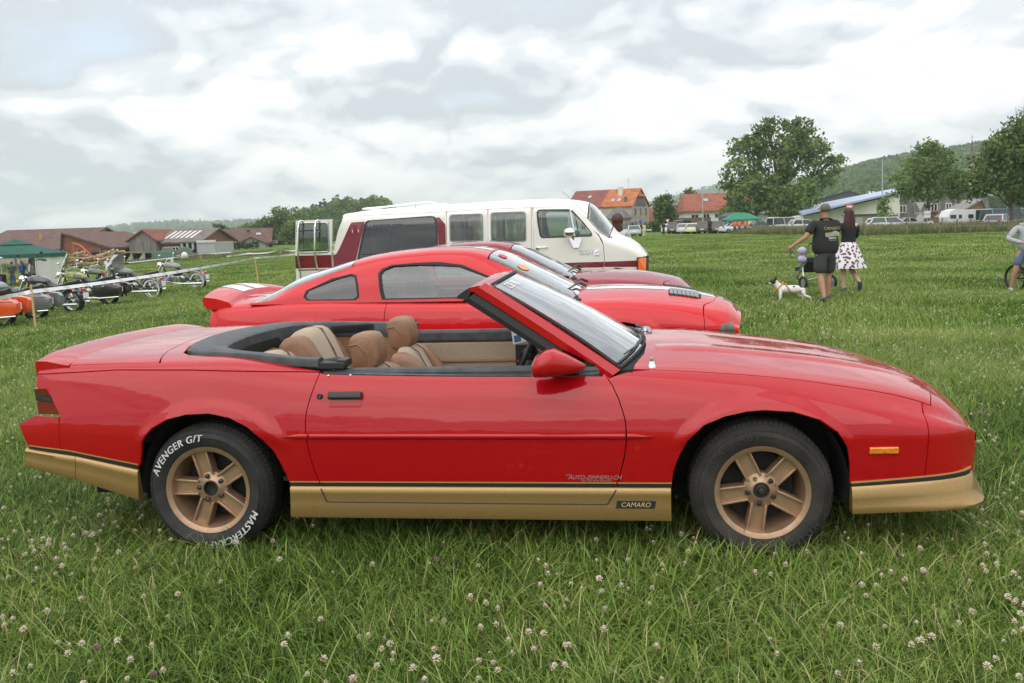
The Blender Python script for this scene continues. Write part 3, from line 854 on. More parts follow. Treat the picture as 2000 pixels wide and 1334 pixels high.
hs_.loft(rk); hs_.build('header_seal', M_RUBBER, car, smooth=35)
def ws(u, v):
    a = (u * 2 - 1); k = 1 - a * a
    bt = Vector((1.952 + .145 * k, a * .735, .858 + .040 * k)); tp_ = Vector((1.332 + .06 * k, a * .505, 1.232 + .034 * k))
    p = bt.lerp(tp_, v); bul = .022 * 4 * v * (1 - v) * .7
    return p + Vector((.6, 0, .8)) * bul
b = MB(); b.grid(ws, 20, 12); wsg = b.build('windscreen', glass('windscreen glass', (.80, .92, .90), .12, refl=2.5), car, smooth=180)
# black edging of the glass
b = MB()
for path in ([ws(0.004, v) for v in np.linspace(0, 1, 14)], [ws(.996, v) for v in np.linspace(0, 1, 14)], [ws(u, 1.0) for u in np.linspace(0, 1, 20)], [ws(u, 0.0) for u in np.linspace(0, 1, 20)]):
    b.tube([p + Vector((.002, 0, .004)) for p in path], .009, 6)
b.build('windscreen_seal', M_RUBBER, car, smooth=60)
# scribble and papers on the glass
put_text('glass_writing', 'Z 28 1985', .060, M_WHITE, car, lambda u, v: ws(.10 + (u + .15) * .62, .925 + v * 1.5) + Vector((.003, 0, .004)))
def sheet(name, c, ax, ay, w, h, mats, marks=()):
    b = MB(); ax, ay = Vector(ax).normalized(), Vector(ay).normalized(); n = ax.cross(ay)
    q = lambda u, v, d=0: Vector(c) + ax * u + ay * v + n * d
    b.prism([(-w / 2, -h / 2), (w / 2, -h / 2), (w / 2, h / 2), (-w / 2, h / 2)], q, -.0005, .0005)
    for (u0, v0, u1, v1, mi) in marks:
        for sg in (1, -1):
            b.add([q(u0, v0, sg * .001), q(u1, v0, sg * .001), q(u1, v1, sg * .001), q(u0, v1, sg * .001)], [(0, 1, 2, 3)], mi)
    return b
M_PAPER = mat('paper', (.78, .80, .80), .6)
pm = [M_PAPER, mat('yellow print', (.70, .62, .05), .6), mat('blue print', (.06, .16, .32), .6), mat('pale green print', (.45, .58, .45), .6)]
# paper slip held against the pillar, seen through the open side
o_ = sheet('x', (1.395, .24, .915), (1, 0, .22), (-.12, 0, 1), .10, .125, pm, [(-.045, .02, -.01, .055, 1), (.0, .0, .045, .05, 1), (-.04, -.055, .0, -.015, 2), (.008, -.03, .045, -.02, 3)]).build('price_slip', pm, None, smooth=0, fix=False)
o_.matrix_world = Matrix.Translation(CAR_LOC) @ Matrix.Rotation(CAR_YAW, 4, 'Z')
tag(o_, 'small white and yellow paper slip hanging by the windscreen pillar of the convertible', 'paper slip')
b = MB()
b.grid(lambda u, v: ws(.26 + .20 * u, .60 + .27 * v) - Vector((.004, 0, .005)), 6, 6)
ob = b.build('notice_sheet', mat('notice', (.70, .74, .66), .6, var=.2, vscale=22), None, smooth=80)
ob.matrix_world = Matrix.Translation(CAR_LOC) @ Matrix.Rotation(CAR_YAW, 4, 'Z')
tag(ob, 'pale notice sheet lying behind the windscreen glass of the convertible', 'paper notice')
# cowl, wipers
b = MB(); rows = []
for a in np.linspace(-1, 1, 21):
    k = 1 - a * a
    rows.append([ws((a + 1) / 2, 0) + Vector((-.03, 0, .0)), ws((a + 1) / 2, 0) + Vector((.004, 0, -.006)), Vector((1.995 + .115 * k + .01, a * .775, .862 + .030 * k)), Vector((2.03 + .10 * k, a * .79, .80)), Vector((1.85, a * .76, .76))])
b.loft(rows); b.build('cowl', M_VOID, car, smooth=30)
for (y0, y1, u1) in ((-.18, -.62, .12), (.42, .02, .52)):
    w = MB(); base = Vector((2.10, y0, .885))
    tip = ws((y1 / .735 + 1) / 2, .06) + Vector((.02, 0, .012))
    w.tube([base, base + Vector((-.03, 0, .035)), base.lerp(tip, .5) + Vector((.01, 0, .022)), tip], [.012, .009, .006, .004], 6)
    bl = [ws((yy / .735 + 1) / 2, .035) + Vector((.010, 0, .008)) for yy in np.linspace(y0 + .05, y1 - .12, 8)]
    w.tube(bl, .006, 6); w.build('wiper', M_BLACK, car, smooth=50)
b = MB(); b.sphere((2.115, .30, .905), (.04, .05, .025), 10, 6); b.tube([(2.06, .36, .90), (2.13, .28, .915), (2.14, .18, .90)], .012, 8)
b.build('wiper_motor', M_STEEL, car)
# chrome aerial base on the fender
b = MB(); pa = on_top(HS)(2.10, .71); b.lathe([(0, .040), (.007, .038), (.008, .022), (.014, .019), (.016, .008), (.021, 0), (.021, -.01)], (pa.x, -pa.y, pa.z), 'Z', 16); b.build('aerial_base', M_CHROME, car)
# mirrors
for sd in (-1, 1):
    b = MB(); rings = []
    for (x, yc, hw, zlo, zhi) in ((1.572, .915, .070, .862, .928), (1.585, .918, .084, .858, .950), (1.63, .915, .088, .858, .976), (1.665, .908, .082, .860, .980), (1.72, .893, .064, .867, .952), (1.77, .878, .038, .877, .922), (1.802, .865, .012, .888, .902)):
        ring = []
        for j in range(16):
            q = 2 * pi * j / 16; cx, cz = cos(q), sin(q)
            k = 1 / max(abs(cx) ** 3 + abs(cz) ** 3, 1e-6) ** (1 / 3.)
            ring.append(Vector((x, sd * (yc + hw * cx * k), (zlo + zhi) / 2 + (zhi - zlo) / 2 * cz * k)))
        rings.append(ring)
    b.loft(rings); mir = b.build('door_mirror', M_RED, car, smooth=60)
    b = MB(); b.loft([[Vector((x, sd * y_, z)) for x, y_, z in ((1.655, .80, .842), (1.765, .79, .842), (1.765, .86, .866), (1.655, .87, .864))], [Vector((x, sd * y_, z)) for x, y_, z in ((1.64, .79, .872), (1.80, .79, .872), (1.79, .87, .888), (1.64, .88, .886))]])
    b.build('mirror_foot', M_RED, mir, smooth=30)
    b = MB(); b.box((1.5735, sd * .915, .897), (.006, .12, .058)); b.build('mirror_glass', M_CHROME, mir, smooth=0)

# ---- cockpit
# black moulded surround of the roof well
outer = [(.545, .785), (.40, .768), (.15, .70), (-.10, .655), (-.205, .595), (-.275, .40), (-.318, .15), (-.325, 0)]
inner = [(.545, .705), (.40, .695), (.15, .62), (.03, .56), (-.055, .46), (-.09, .30), (-.105, .12), (-.11, 0)]
zt_ = [.925, .930, .945, .952, .958, .960, .962, .962]
ou = outer + [(x, -y_) for x, y_ in reversed(outer[:-1])]; inn = inner + [(x, -y_) for x, y_ in reversed(inner[:-1])]; zz2 = zt_ + zt_[::-1][1:]
b = MB(); rings = []
def dens(L, n=49):
    L = np.array(L, float); d = np.r_[0, np.cumsum(np.linalg.norm(np.diff(L[:, :2], axis=0), axis=1))]
    u = np.linspace(0, d[-1], n); return np.stack([np.interp(u, d, L[:, k]) for k in range(L.shape[1])], 1)
OO = dens([(x, y_, z) for (x, y_), z in zip(ou, zz2)]); II = dens([(x, y_) for x, y_ in inn])
for (x, y_, z), (xi, yi) in zip(OO, II):
    o3, i3 = Vector((x, y_, z)), Vector((xi, yi, z))
    rings.append([o3 + Vector((0, 0, -.035)), o3 + Vector((0, 0, -.006)), o3.lerp(i3, .06) + Vector((0, 0, .003)), o3.lerp(i3, .45) + Vector((0, 0, .007)), o3.lerp(i3, .93) + Vector((0, 0, .0)), i3 + Vector((0, 0, -.010)), i3 + Vector((0, 0, -.085)), o3.lerp(i3, .9) + Vector((0, 0, -.09))])
b.loft(rings); b.build('roof_well_surround', M_TRIM, car, smooth=45)
# vents in the surround's inner walls, latch blocks by the doors
for sd in (-1, 1):
    b = MB()
    b.box((.27, sd * (.648), .905), (.27, .008, .045), rz=sd * .33)
    b.build('side_vent', M_RUBBER, car, smooth=0)
    b = MB(); b.box((.27, sd * .642, .905), (.225, .008, .026), rz=sd * .33); b.build('vent_slot', M_VOID, car, smooth=0)
    b = MB(); b.box((.60, sd * .745, .895), (.14, .07, .035)); b.box((.655, sd * .735, .905), (.05, .085, .038)); b.tube([(.54, sd * .70, .90), (.62, sd * .715, .912), (.675, sd * .73, .90)], [.016, .02, .016], 8)
    b.build('roof_latch', M_BLACK, car, smooth=35, bevel=.006)
# doors' inner faces, rear side panels
for sd in (-1, 1):
    b = MB(); b.box((1.25, sd * .735, .835), (1.30, .05, .085)); b.build('door_top_trim', M_TRIM, car, smooth=0, bevel=.02)
    b = MB(); b.box((1.25, sd * .73, .735), (1.28, .03, .12)); b.build('door_card', M_CLOTH, car, smooth=0, bevel=.008)
    b = MB(); b.box((1.25, sd * .728, .56), (1.28, .036, .215)); b.build('door_card', M_CLOTH, car, smooth=0, bevel=.008)
    b = MB(); b.box((1.2, sd * .712, .673), (1.0, .02, .014)); b.build('door_pull', M_TAN, car, smooth=0, bevel=.004)
    b = MB(); b.box((1.37, sd * .708, .70), (.11, .03, .15)); b.lathe([(.035, -sd * .018), (.03, -sd * .024), (.0, -sd * .014)], (1.375, sd * .71, .71), 'Y', 20); b.build('door_speaker', M_BLACK, car, smooth=0)
    b = MB(); b.box((1.33, sd * .69, .672), (.012, .006, .012)); b.build('door_reflector', mat('red reflector', (.7, .02, .02), .3), car, smooth=0)
    b = MB(); b.loft([[Vector((x, sd * y_, z)) for z in (.35, .60, .87)] for x, y_ in ((.60, .73), (.45, .70), (.25, .665), (.05, .60), (-.05, .55))], caps=False, closed=False)
    b.build('rear_side_panel', mat('tan cloth panel', (.27, .155, .075), .95, var=.1, vscale=90, bump=.3, bscale=300), car, smooth=60, fix=False)
def seat_shell(name, prof, half, material, parent, cx=0.0, yc=0.0, n=15, roll=.04, pw=4.0):
    """upholstered cushion: side profile swept across its width with rounded shoulders"""
    b = MB(); rings = []
    px_ = np.array(prof); cen = px_.mean(0)
    for a in np.linspace(-1, 1, n):
        k = (1 - abs(a) ** pw) ** (1 / 2.2) if abs(a) < 1 else 0
        sc = .80 + .20 * k
        rings.append([Vector((cx + cen[0] + (p[0] - cen[0]) * sc, yc + a * half, cen[1] + (p[1] - cen[1]) * sc)) for p in px_])
    b.loft(rings); return b.build(name, material, parent, smooth=50)
def seatcurve(pts, n=28):
    """closed smooth outline through points"""
    P = np.array(pts, float); m = len(P); out = []
    for i in range(n):
        u = i * m / n; k = int(u); f = u - k
        a, b_, c_, d = P[(k - 1) % m], P[k % m], P[(k + 1) % m], P[(k + 2) % m]
        out.append(tuple(.5 * ((2 * b_) + (-a + c_) * f + (2 * a - 5 * b_ + 4 * c_ - d) * f * f + (-a + 3 * b_ - 3 * c_ + d) * f ** 3)))
    return out
for yc in (-.37, .37):
    s_ = bpy.data.objects.new('front_seat', None); COL.objects.link(s_); s_.parent = car
    seat_shell('seat_back', seatcurve([(.70, .835), (.76, .80), (.86, .62), (.98, .44), (1.00, .36), (.90, .34), (.80, .45), (.70, .64), (.655, .80)]), .165, M_CLOTH, s_, yc=yc)
    for sg in (-1, 1):
        seat_shell('seat_bolster', seatcurve([(.705, .815), (.79, .775), (.92, .60), (1.04, .44), (1.03, .36), (.90, .33), (.79, .45), (.685, .64), (.645, .78)]), .065, M_TAN, s_, yc=yc + sg * .195, n=11, pw=2.4)
    seat_shell('seat_cushion', seatcurve([(.92, .44), (1.2, .46), (1.45, .48), (1.49, .42), (1.42, .36), (.95, .32)]), .24, M_CLOTH, s_, yc=yc)
    seat_shell('head_rest', seatcurve([(.590, .955), (.61, .995), (.68, 1.004), (.725, .985), (.750, .90), (.740, .845), (.69, .81), (.62, .815), (.600, .88)]), .092, M_TAN, s_, yc=yc, pw=6)
    b = MB()
    for sg in (-1, 1):
        b.tube([Vector((.592, yc + sg * .093, .945)), Vector((.64, yc + sg * .095, .952)), Vector((.69, yc + sg * .095, .90)), Vector((.70, yc + sg * .093, .83))], .004, 6)
    b.tube([Vector((.597, yc + y_, .962)) for y_ in np.linspace(-.086, .086, 8)], .004, 6)
    b.build('piping', M_TAN, s_)
    b = MB()
    for y_ in (-.07, .07):
        b.tube([Vector((x, yc + y_, z)) for x, z in ((.71, .842), (.775, .80), (.865, .63), (.985, .45))], .004, 6)
    b.build('seam', mat('brown seam', (.17, .08, .035), .8), s_)
for yc in (-.28, .28):
    s_ = bpy.data.objects.new('rear_seat', None); COL.objects.link(s_); s_.parent = car; s_.location = (0, 0, -.055 if yc < 0 else 0)
    seat_shell('seat_back', seatcurve([(.03, .925), (.10, .955), (.175, .94), (.24, .82), (.33, .60), (.36, .45), (.25, .40), (.08, .60), (.0, .84)]), .17, M_CLOTH, s_, yc=yc + .045 * (1 if yc > 0 else -1))
    seat_shell('seat_bolster', seatcurve([(.02, .90), (.09, .928), (.16, .91), (.24, .79), (.33, .58), (.36, .45), (.25, .40), (.08, .60), (.0, .82)]), .055, M_TAN, s_, yc=yc - .16 * (1 if yc > 0 else -1), n=11)
    seat_shell('seat_bolster', seatcurve([(.0, .89), (.07, .918), (.15, .90), (.24, .78), (.33, .58), (.36, .45), (.25, .40), (.08, .60), (-.01, .82)]), .055, M_TAN, s_, yc=yc + .265 * (1 if yc > 0 else -1), n=11)
    b = MB(); b.tube([Vector((x, yc + .045, z)) for x, z in ((.04, .935), (.10, .960), (.18, .945), (.247, .82), (.335, .60))], .005, 6); b.build('seam', mat('brown seam', (.17, .08, .035), .8), s_)
b = MB(); b.box((1.15, 0, .42), (1.2, .26, .22)); b.box((.82, .02, .60), (.14, .05, .30), ry=-.2); b.build('console', M_BLACK, car, smooth=0, bevel=.03)
b = MB(); b.loft([[Vector((x, y_, z)) for x, z in ((1.62, .55), (1.56, .66), (1.60, .80), (1.72, .845), (2.02, .845), (2.02, .5))] for y_ in (-.71, -.5, 0, .5, .71)]); b.build('dashboard', M_TRIM, car, smooth=25, bevel=.01)
b = MB(); b.loft([[Vector((1.66 - .12 * (1 - ((y_ - .37) / .22) ** 2), y_, .83)), Vector((1.62, y_, .872)), Vector((1.85, y_, .862)), Vector((1.85, y_, .82))] for y_ in np.linspace(.17, .57, 9)]); b.build('instrument_hood', M_TRIM, car, smooth=40)
sw = bpy.data.objects.new('steering_wheel', None); COL.objects.link(sw); sw.parent = car
cS, aS = Vector((1.425, .37, .770)), Vector((-.92, 0, .38)).normalized(); uS = Vector((.38, 0, .92)).normalized(); vS = Vector((0, 1, 0))
b = MB(); b.tube([cS + uS * (.185 * cos(q)) + vS * (.185 * sin(q)) for q in np.linspace(0, 2 * pi, 37)[:-1]], .0145, 10, closed=True); b.build('wheel_grip', M_BLACK, sw)
b = MB()
for q in (0.6, pi - .6, pi + .9, -0.9):
    b.tube([cS - aS * .03, cS + (uS * sin(q) + vS * cos(q)) * .185], [.028, .014], 8, flat=.5)
b.sphere(cS - aS * .02, .05, 12, 8); b.tube([cS - aS * .02, Vector((1.75, .37, .63))], .035, 12); b.build('wheel_spokes', M_BLACK, sw)
b = MB(); b.box((.95, 0, .33), (2.1, 1.42, .02)); b.build('carpet', mat('brown carpet', (.10, .055, .03), .95), car, smooth=0)
# interior back wall under the surround
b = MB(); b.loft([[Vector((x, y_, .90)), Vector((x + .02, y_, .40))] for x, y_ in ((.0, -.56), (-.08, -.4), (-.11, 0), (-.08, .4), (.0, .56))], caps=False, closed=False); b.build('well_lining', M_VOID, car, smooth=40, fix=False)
# ------------------------------------------------------------------ the two red coupes behind it
def car_place(x, y, z=0.0):
    p = Matrix.Rotation(CAR_YAW, 3, 'Z') @ Vector((x, y, 0)) + CAR_LOC
    return Vector((p.x, p.y, z))
QT = [-.97, -.85, -.4, 0, .7, 1.3, 2.0, 2.3, 2.7, 3.1, 3.42, 3.60, 3.70]
QC = [ctrl(*r) for r in (
    (.40, .78, .62, .80, .79, .76, .74, .87, .91, .92), (.33, .84, .62, .87, .86, .76, .80, .895, .935, .945), (.28, .88, .62, .925, .91, .77, .85, .915, .94, .945),
    (.24, .90, .62, .94, .925, .78, .875, .92, .94, .945), (.23, .89, .62, .93, .915, .77, .87, .905, .92, .925), (.23, .89, .62, .93, .915, .76, .87, .893, .91, .915),
    (.23, .90, .62, .935, .92, .76, .87, .882, .905, .915), (.23, .90, .62, .94, .92, .75, .865, .872, .922, .938), (.24, .90, .62, .94, .92, .74, .86, .868, .93, .945),
    (.26, .90, .62, .93, .91, .72, .84, .840, .902, .925), (.28, .88, .61, .90, .88, .68, .81, .79, .845, .862), (.30, .85, .60, .86, .84, .66, .77, .745, .79, .805), (.34, .78, .58, .79, .77, .62, .69, .66, .695, .71))]
def qbow(t, y): return (.12 * smooth01((t - 2.4) / 1.3) - .10 * smooth01((-.3 - t) / .6)) * (1 - np.clip(y / .85, 0, 1) ** 2)
def qflare(t, z):
    d = 0.0
    for tc_ in (0.0, 2.72):
        rho = np.sqrt(((t - tc_) / .40) ** 2 + ((z - .34) / .37) ** 2)
        d = d + .014 * smooth01((1.22 - rho) / .16) * smooth01((z - .48) / .12)
    return d
QS = Surf(QT, QC, qbow, qflare, 6.0)
RT = [-.58, -.4, -.2, .1, .4, .7, .9, 1.1, 1.35, 1.57, 1.8, 2.05, 2.34]
def gctrl(wb, ze, re, zr): return [(wb, .86), (wb - .012, .93), (wb - .03 - .10 * max(0, (ze - 1.0)), .90 + (ze - .90) * .55), (re + .045, ze - .035), (re - .035, ze + .012), (.32, zr), (.1, zr + .002)]
RC = [gctrl(*r) for r in ((.85, .905, .78, .925), (.85, .965, .74, 1.01), (.845, 1.06, .70, 1.12), (.84, 1.165, .67, 1.215), (.84, 1.255, .645, 1.295), (.84, 1.305, .63, 1.338), (.84, 1.322, .62, 1.354), (.84, 1.332, .615, 1.364), (.835, 1.325, .61, 1.352), (.83, 1.275, .605, 1.312), (.825, 1.165, .63, 1.20), (.82, 1.03, .68, 1.06), (.82, .89, .74, .905))]
def gbow(t, y): return (.10 * smooth01((t - 1.3) / .9) - .08 * smooth01((.4 - t) / .9)) * (1 - np.clip(y / .8, 0, 1) ** 2)
GS = Surf(RT, RC, gbow, None, 4.0)

def coupe(label, loc, body, stripes=None):
    root = thing('coupe', label, 'car', loc, CAR_YAW, 'red sports cars parked side by side')
    def arc(tc_, a0, a1, n=14): return [(tc_ + .395 * cos(radians(q)), .34 + .365 * sin(radians(q))) for q in np.linspace(a0, a1, n)]
    qwin = [(-.02, .935), (-.055, .965), (-.03, 1.02), (.19, 1.112), (.36, 1.150), (.405, 1.135), (.428, 1.06), (.442, .955), (.41, .930)]
    dwin = [(.655, .925), (.635, .99), (.610, 1.15), (.640, 1.19), (.72, 1.222), (.95, 1.236), (1.15, 1.238), (1.36, 1.208), (1.60, 1.105), (1.85, .985), (1.93, .925)]
    for sd in (-1, 1):
        panel(QS, 'rear_quarter', Z([(-.93, .86), (-.965, .62), (-.965, .42), (-.41, .30)]) + Z(arc(0, 172, 8)) + Z([(.40, .27), (.64, .27), (.672, .62), (.69, .80), (.70, .885)]) + Y([(.70, .84), (.2, .845), (-.3, .82), (-.60, .79), (-.93, .73)]), body, root, sd, res=.06)
        door = panel(QS, 'door', Z([(.646, .27), (.678, .62), (.696, .80), (.706, .885)]) + Y([(.706, .83), (1.3, .83), (1.98, .83)]) + Z([(1.99, .84), (2.02, .70), (2.0, .5), (1.95, .27)]), body, root, sd, res=.07)
        panel(QS, 'front_fender', Z([(1.956, .27), (2.006, .5), (2.026, .70), (1.996, .84)]) + Y([(1.99, .80), (2.2, .80), (2.7, .775), (3.1, .745), (3.40, .70)]) + Z([(3.42, .70), (3.40, .45), (3.38, .32)]) + Z([(3.11, .28)]) + Z(arc(2.72, 8, 172)) + Z([(2.32, .27)]), body, root, sd, res=.05)
        panel(QS, 'front_bumper', Z([(3.406, .45), (3.426, .70)]) + Y([(3.41, .70), (3.47, .5), (3.50, .25), (3.50, 0), (3.70, 0), (3.70, .3), (3.70, .68)]) + Z([(3.70, .5), (3.69, .40), (3.386, .32)]), body, root, sd, res=.05)
        panel(QS, 'hood', Y([(2.16, .795), (2.30, .60), (2.33, .3), (2.33, 0), (3.495, 0), (3.495, .25), (3.465, .5), (3.395, .695), (3.1, .74), (2.7, .77), (2.2, .795)]), body, root, sd, res=.06)
        panel(QS, 'deck_lid', Y([(-.90, 0), (-.90, .735), (-.55, .79), (-.48, .6), (-.46, .3), (-.46, 0)]), body, root, sd, res=.06)
        # side of the greenhouse with its window openings
        sl_ = 3.72
        panel(GS, 'roof_side', Z([(-.56, .905), (.2, .905), (1.0, .90), (1.95, .895)]) + [(2.30, 1.4, 's'), (2.30, 3.3, 's'), (2.05, 3.55, 's'), (1.80, sl_, 's'), (1.57, sl_, 's'), (1.1, sl_, 's'), (.7, sl_, 's'), (.35, sl_, 's'), (.1, sl_, 's'), (-.2, sl_, 's'), (-.4, 3.6, 's'), (-.54, 3.2, 's')], body, root, sd, holes=(Z(qwin), Z(dwin)), res=.05)
        panel(GS, 'roof', [(.36, sl_ + .02, 's'), (.7, sl_ + .02, 's'), (1.1, sl_ + .02, 's'), (1.565, sl_ + .02, 's'), (1.565, 5, 's'), (1.565, 6.99, 's'), (.36, 6.99, 's'), (.36, 5, 's')], body, root, sd, res=.06, step=.05)
        def inset(poly, d):
            P = np.array(poly); c_ = P.mean(0); v = P - c_; L = np.linalg.norm(v, axis=1, keepdims=True)
            return [tuple(x) for x in (c_ + v * (1 - d / L))]
        gl = glass('side glass', (.72, .84, .82), .30, refl=2.8)
        panel(GS, 'quarter_window', Z(inset(qwin, .004)), M_TINT, root, sd, off=-.006, rim=0)
        panel(GS, 'door_window', Z(inset(dwin, .02)), gl, root, sd, off=-.010, rim=0)
        panel(GS, 'window_seal', Z(dwin), M_RUBBER, root, sd, holes=(Z(inset(dwin, .028)),), off=.003, rim=.012, res=.2)
        panel(GS, 'quarter_window_seal', Z(inset(qwin, -.008)), M_RUBBER, root, sd, holes=(Z(inset(qwin, .012)),), off=.002, rim=.006, res=.2)
        panel(GS, 'windscreen', [(1.575, sl_ + .08, 's'), (1.575, 6.99, 's'), (2.335, 6.99, 's'), (2.30, 3.5, 's'), (2.05, sl_ - .03, 's'), (1.8, sl_ + .05, 's')], glass('windscreen glass'), root, sd, off=-.003, rim=0, res=.08, step=.06)
        panel(GS, 'rear_window', [(-.555, 3.4, 's'), (-.4, sl_ - .05, 's'), (-.2, sl_ + .03, 's'), (.1, sl_ + .03, 's'), (.345, sl_ + .05, 's'), (.345, 6.99, 's'), (-.56, 6.99, 's')], M_TINT, root, sd, off=-.003, rim=0, res=.08, step=.06)
        # mirror, handle, headlamp, hood vent, aerial or washer knob
        b = MB(); b.sphere((1.80, sd * 1.02, .93), (.085, .10, .065), 14, 10); b.tube([(1.83, sd * .85, .90), (1.81, sd * .98, .915)], .03, 8); b.build('door_mirror', body, root)
        ps_ = on_side(QS, sd)
        b = MB(); b.tube([ps_(.77, .745, .004), ps_(.80, .75, .03), ps_(.93, .755, .03), ps_(.965, .753, .004)], .012, 8); b.build('door_handle', body, door)
        panel(QS, 'headlamp', Z([(3.56, .56), (3.545, .60), (3.56, .655), (3.64, .668), (3.668, .60), (3.66, .545), (3.59, .54)]), mat('smoky lamp lens', (.09, .12, .07), .08, coat=1.0, var=.5, vscale=12), root, sd, off=.004, rim=.01)
        tpq = on_top(QS)
        if stripes:
            b = MB()
            for i in range(7):
                t0 = 3.13 + i * .033
                p = [tpq(t0, .24 , .006), tpq(t0 + .024, .24, .006), tpq(t0 + .024, .50, .006), tpq(t0, .50, .006)]
                if sd == -1: p = [Vector((q.x, -q.y, q.z)) for q in p]
                b.loft([[q for q in p], [q + Vector((-.012, 0, .012)) for q in p]])
            b.build('hood_vent_slats', mat('grey vent', (.22, .23, .23), .5), root, smooth=0)
            panel(QS, 'hood_vent', Y([(3.11, .225), (3.11, .515), (3.37, .505), (3.37, .23)]), M_VOID, root, sd, off=.002, rim=0)
        for x0 in (0, 2.72):
            wheel_housing(root, x0, .335, .40, sd, .885, .55)
            road_wheel(root, (x0, sd * .915, .33), sd, .33, .23, .225, .3, .03, M_STEEL, M_TYRE, False)
        if stripes:
            def stripe(surf, ts, y0=.035, y1=.285):
                panel(surf, 'racing_stripe', Y([(t, y0) for t in ts] + [(t, y1) for t in reversed(ts)]), stripes, root, sd, off=.0022, rim=0, res=.07, step=.07)
            stripe(QS, [2.40, 2.7, 3.0, 3.3, 3.48]); stripe(QS, [3.51, 3.6, 3.69]); stripe(GS, [.38, .8, 1.2, 1.55]); stripe(QS, [-.88, -.7, -.5])
    tpq = on_top(QS)
    b = MB(); p = tpq(2.36, .755); b.lathe([(0, .035), (.010, .034), (.014, .020), (.035, .012), (.040, 0), (.04, -.01)], (p.x, -p.y, p.z), 'Z', 14); b.tube([(p.x, -p.y, p.z + .03), (p.x - .03, -p.y, p.z + .07)], .004, 5); b.build('aerial_base', M_BLACK, root)
    # cowl with wipers
    b = MB(); rows = []
    for a in np.linspace(-.8, .8, 15):
        k = 1 - (a / .8) ** 2
        rows.append([Vector((2.20 + .14 * k, a, .93 - .03 * (1 - k))), Vector((2.33 + .14 * k - .12 * (1 - k), a, .935 - .06 * (1 - k))), Vector((2.36 + .14 * k - .12 * (1 - k), a, .88)), Vector((2.1, a, .82))])
    b.loft(rows); b.build('cowl', M_VOID, root, smooth=30)
    for y0, y1 in ((-.05, -.62), (.55, .0)):
        b = MB(); b.tube([(2.42, y0, .955), (2.36, y0 - .05, .985), (2.33, (y0 + y1) / 2, .985), (2.24, y1, .945)], [.014, .012, .009, .006], 6); b.build('wiper', M_BLACK, root)
    # tail spoiler on its plinth
    b = MB(); rings = []
    for y_ in np.linspace(-.80, .80, 23):
        k = (abs(y_) / .80) ** 2.2; dx = .10 * (1 - (y_ / .85) ** 2); e_ = 1 - .25 * max(0, (abs(y_) - .7) / .1)
        zb = .925 - .045 * k
        rings.append([Vector((-.96 - dx, y_, zb - .015)), Vector((-.985 - dx, y_, zb + .02)), Vector((-1.005 - dx, y_, (zb + .075) * 1 + .02 * (1 - k))), Vector((-.985 - dx, y_, zb + .098 + .02 * (1 - k))), Vector((-.88 - dx, y_, zb + .085 + .02 * (1 - k))), Vector((-.76 - dx, y_, zb + .05 + .02 * (1 - k))), Vector((-.735 - dx, y_, zb + .03)), Vector((-.72 - dx, y_, zb - .01))])
    b.loft(rings); sp = b.build('rear_spoiler', body, root, smooth=40)
    if stripes:
        for sg in (-1, 1):
            b = MB(); rings = []
            for y_ in np.linspace(.035, .285, 5):
                y_ = sg * y_; k = (abs(y_) / .80) ** 2.2; dx = .10 * (1 - (y_ / .85) ** 2); zb = .925 - .045 * k; u = .003
                rings.append([Vector((-1.005 - dx - u, y_, (zb + .075) + .02 * (1 - k))), Vector((-.985 - dx, y_, zb + .098 + .02 * (1 - k) + u)), Vector((-.88 - dx, y_, zb + .085 + .02 * (1 - k) + u)), Vector((-.76 - dx, y_, zb + .05 + .02 * (1 - k) + u))])
            b.loft(rings, caps=False, closed=False); b.build('racing_stripe', stripes, sp, smooth=60)
    # dim cabin: tub, seats, wheel
    b = MB(); b.box((.95, 0, .40), (2.5, 1.6, .10)); b.box((2.0, 0, .78), (.35, 1.5, .26)); b.box((-.25, 0, .74), (.8, 1.4, .28)); b.build('cabin_tub', M_VOID, root, smooth=0)
    for yc in (-.38, .38):
        s_ = seat_shell('front_seat', seatcurve([(.74, 1.0), (.82, 1.0), (.90, .75), (1.0, .5), (.86, .45), (.72, .8)]), .24, mat('grey seat', (.14, .14, .145), .7), root, yc=yc)
        seat_shell('head_rest', seatcurve([(.68, 1.06), (.74, 1.13), (.80, 1.10), (.80, 1.0), (.70, .99)]), .13, mat('grey seat', (.14, .14, .145), .7), root, yc=yc, n=9)
    b = MB(); b.tube([Vector((1.72, .38, .84)) + Vector((.07, 0, .17)) * cos(q) + Vector((0, .185, 0)) * sin(q) for q in np.linspace(0, 2 * pi, 25)[:-1]], .016, 8, closed=True); b.build('steering_wheel', M_BLACK, root)
    b = MB(); b.box((.95, 0, .36), (1.9, 1.70, .14)); b.box((1.4, 0, .30), (4.4, 1.0, .14)); b.box((3.3, 0, .45), (.4, 1.4, .3)); b.box((-.7, 0, .52), (.35, 1.45, .4)); b.build('floor_pan', M_VOID, root, smooth=0)
    return root
M_RED2 = paint('bright red paint', (0.55, 0.005, 0.010), rough=.35)
M_RED3 = paint('dark red paint', (0.26, 0.004, 0.016), rough=.35)
M_STRIPE = mat('white stripe', (.78, .78, .78), .25, coat=1.0)
c2 = coupe('bright red fastback coupe with white racing stripes and tail spoiler, behind the convertible', car_place(-.72, 3.44), M_RED2, M_STRIPE)
c3 = coupe('dark red coupe without stripes, between the striped coupe and the white van', car_place(-.86, 6.44), M_RED3)
gl_ = [o for o in kids(c2) if o.name.startswith('windscreen')][0]
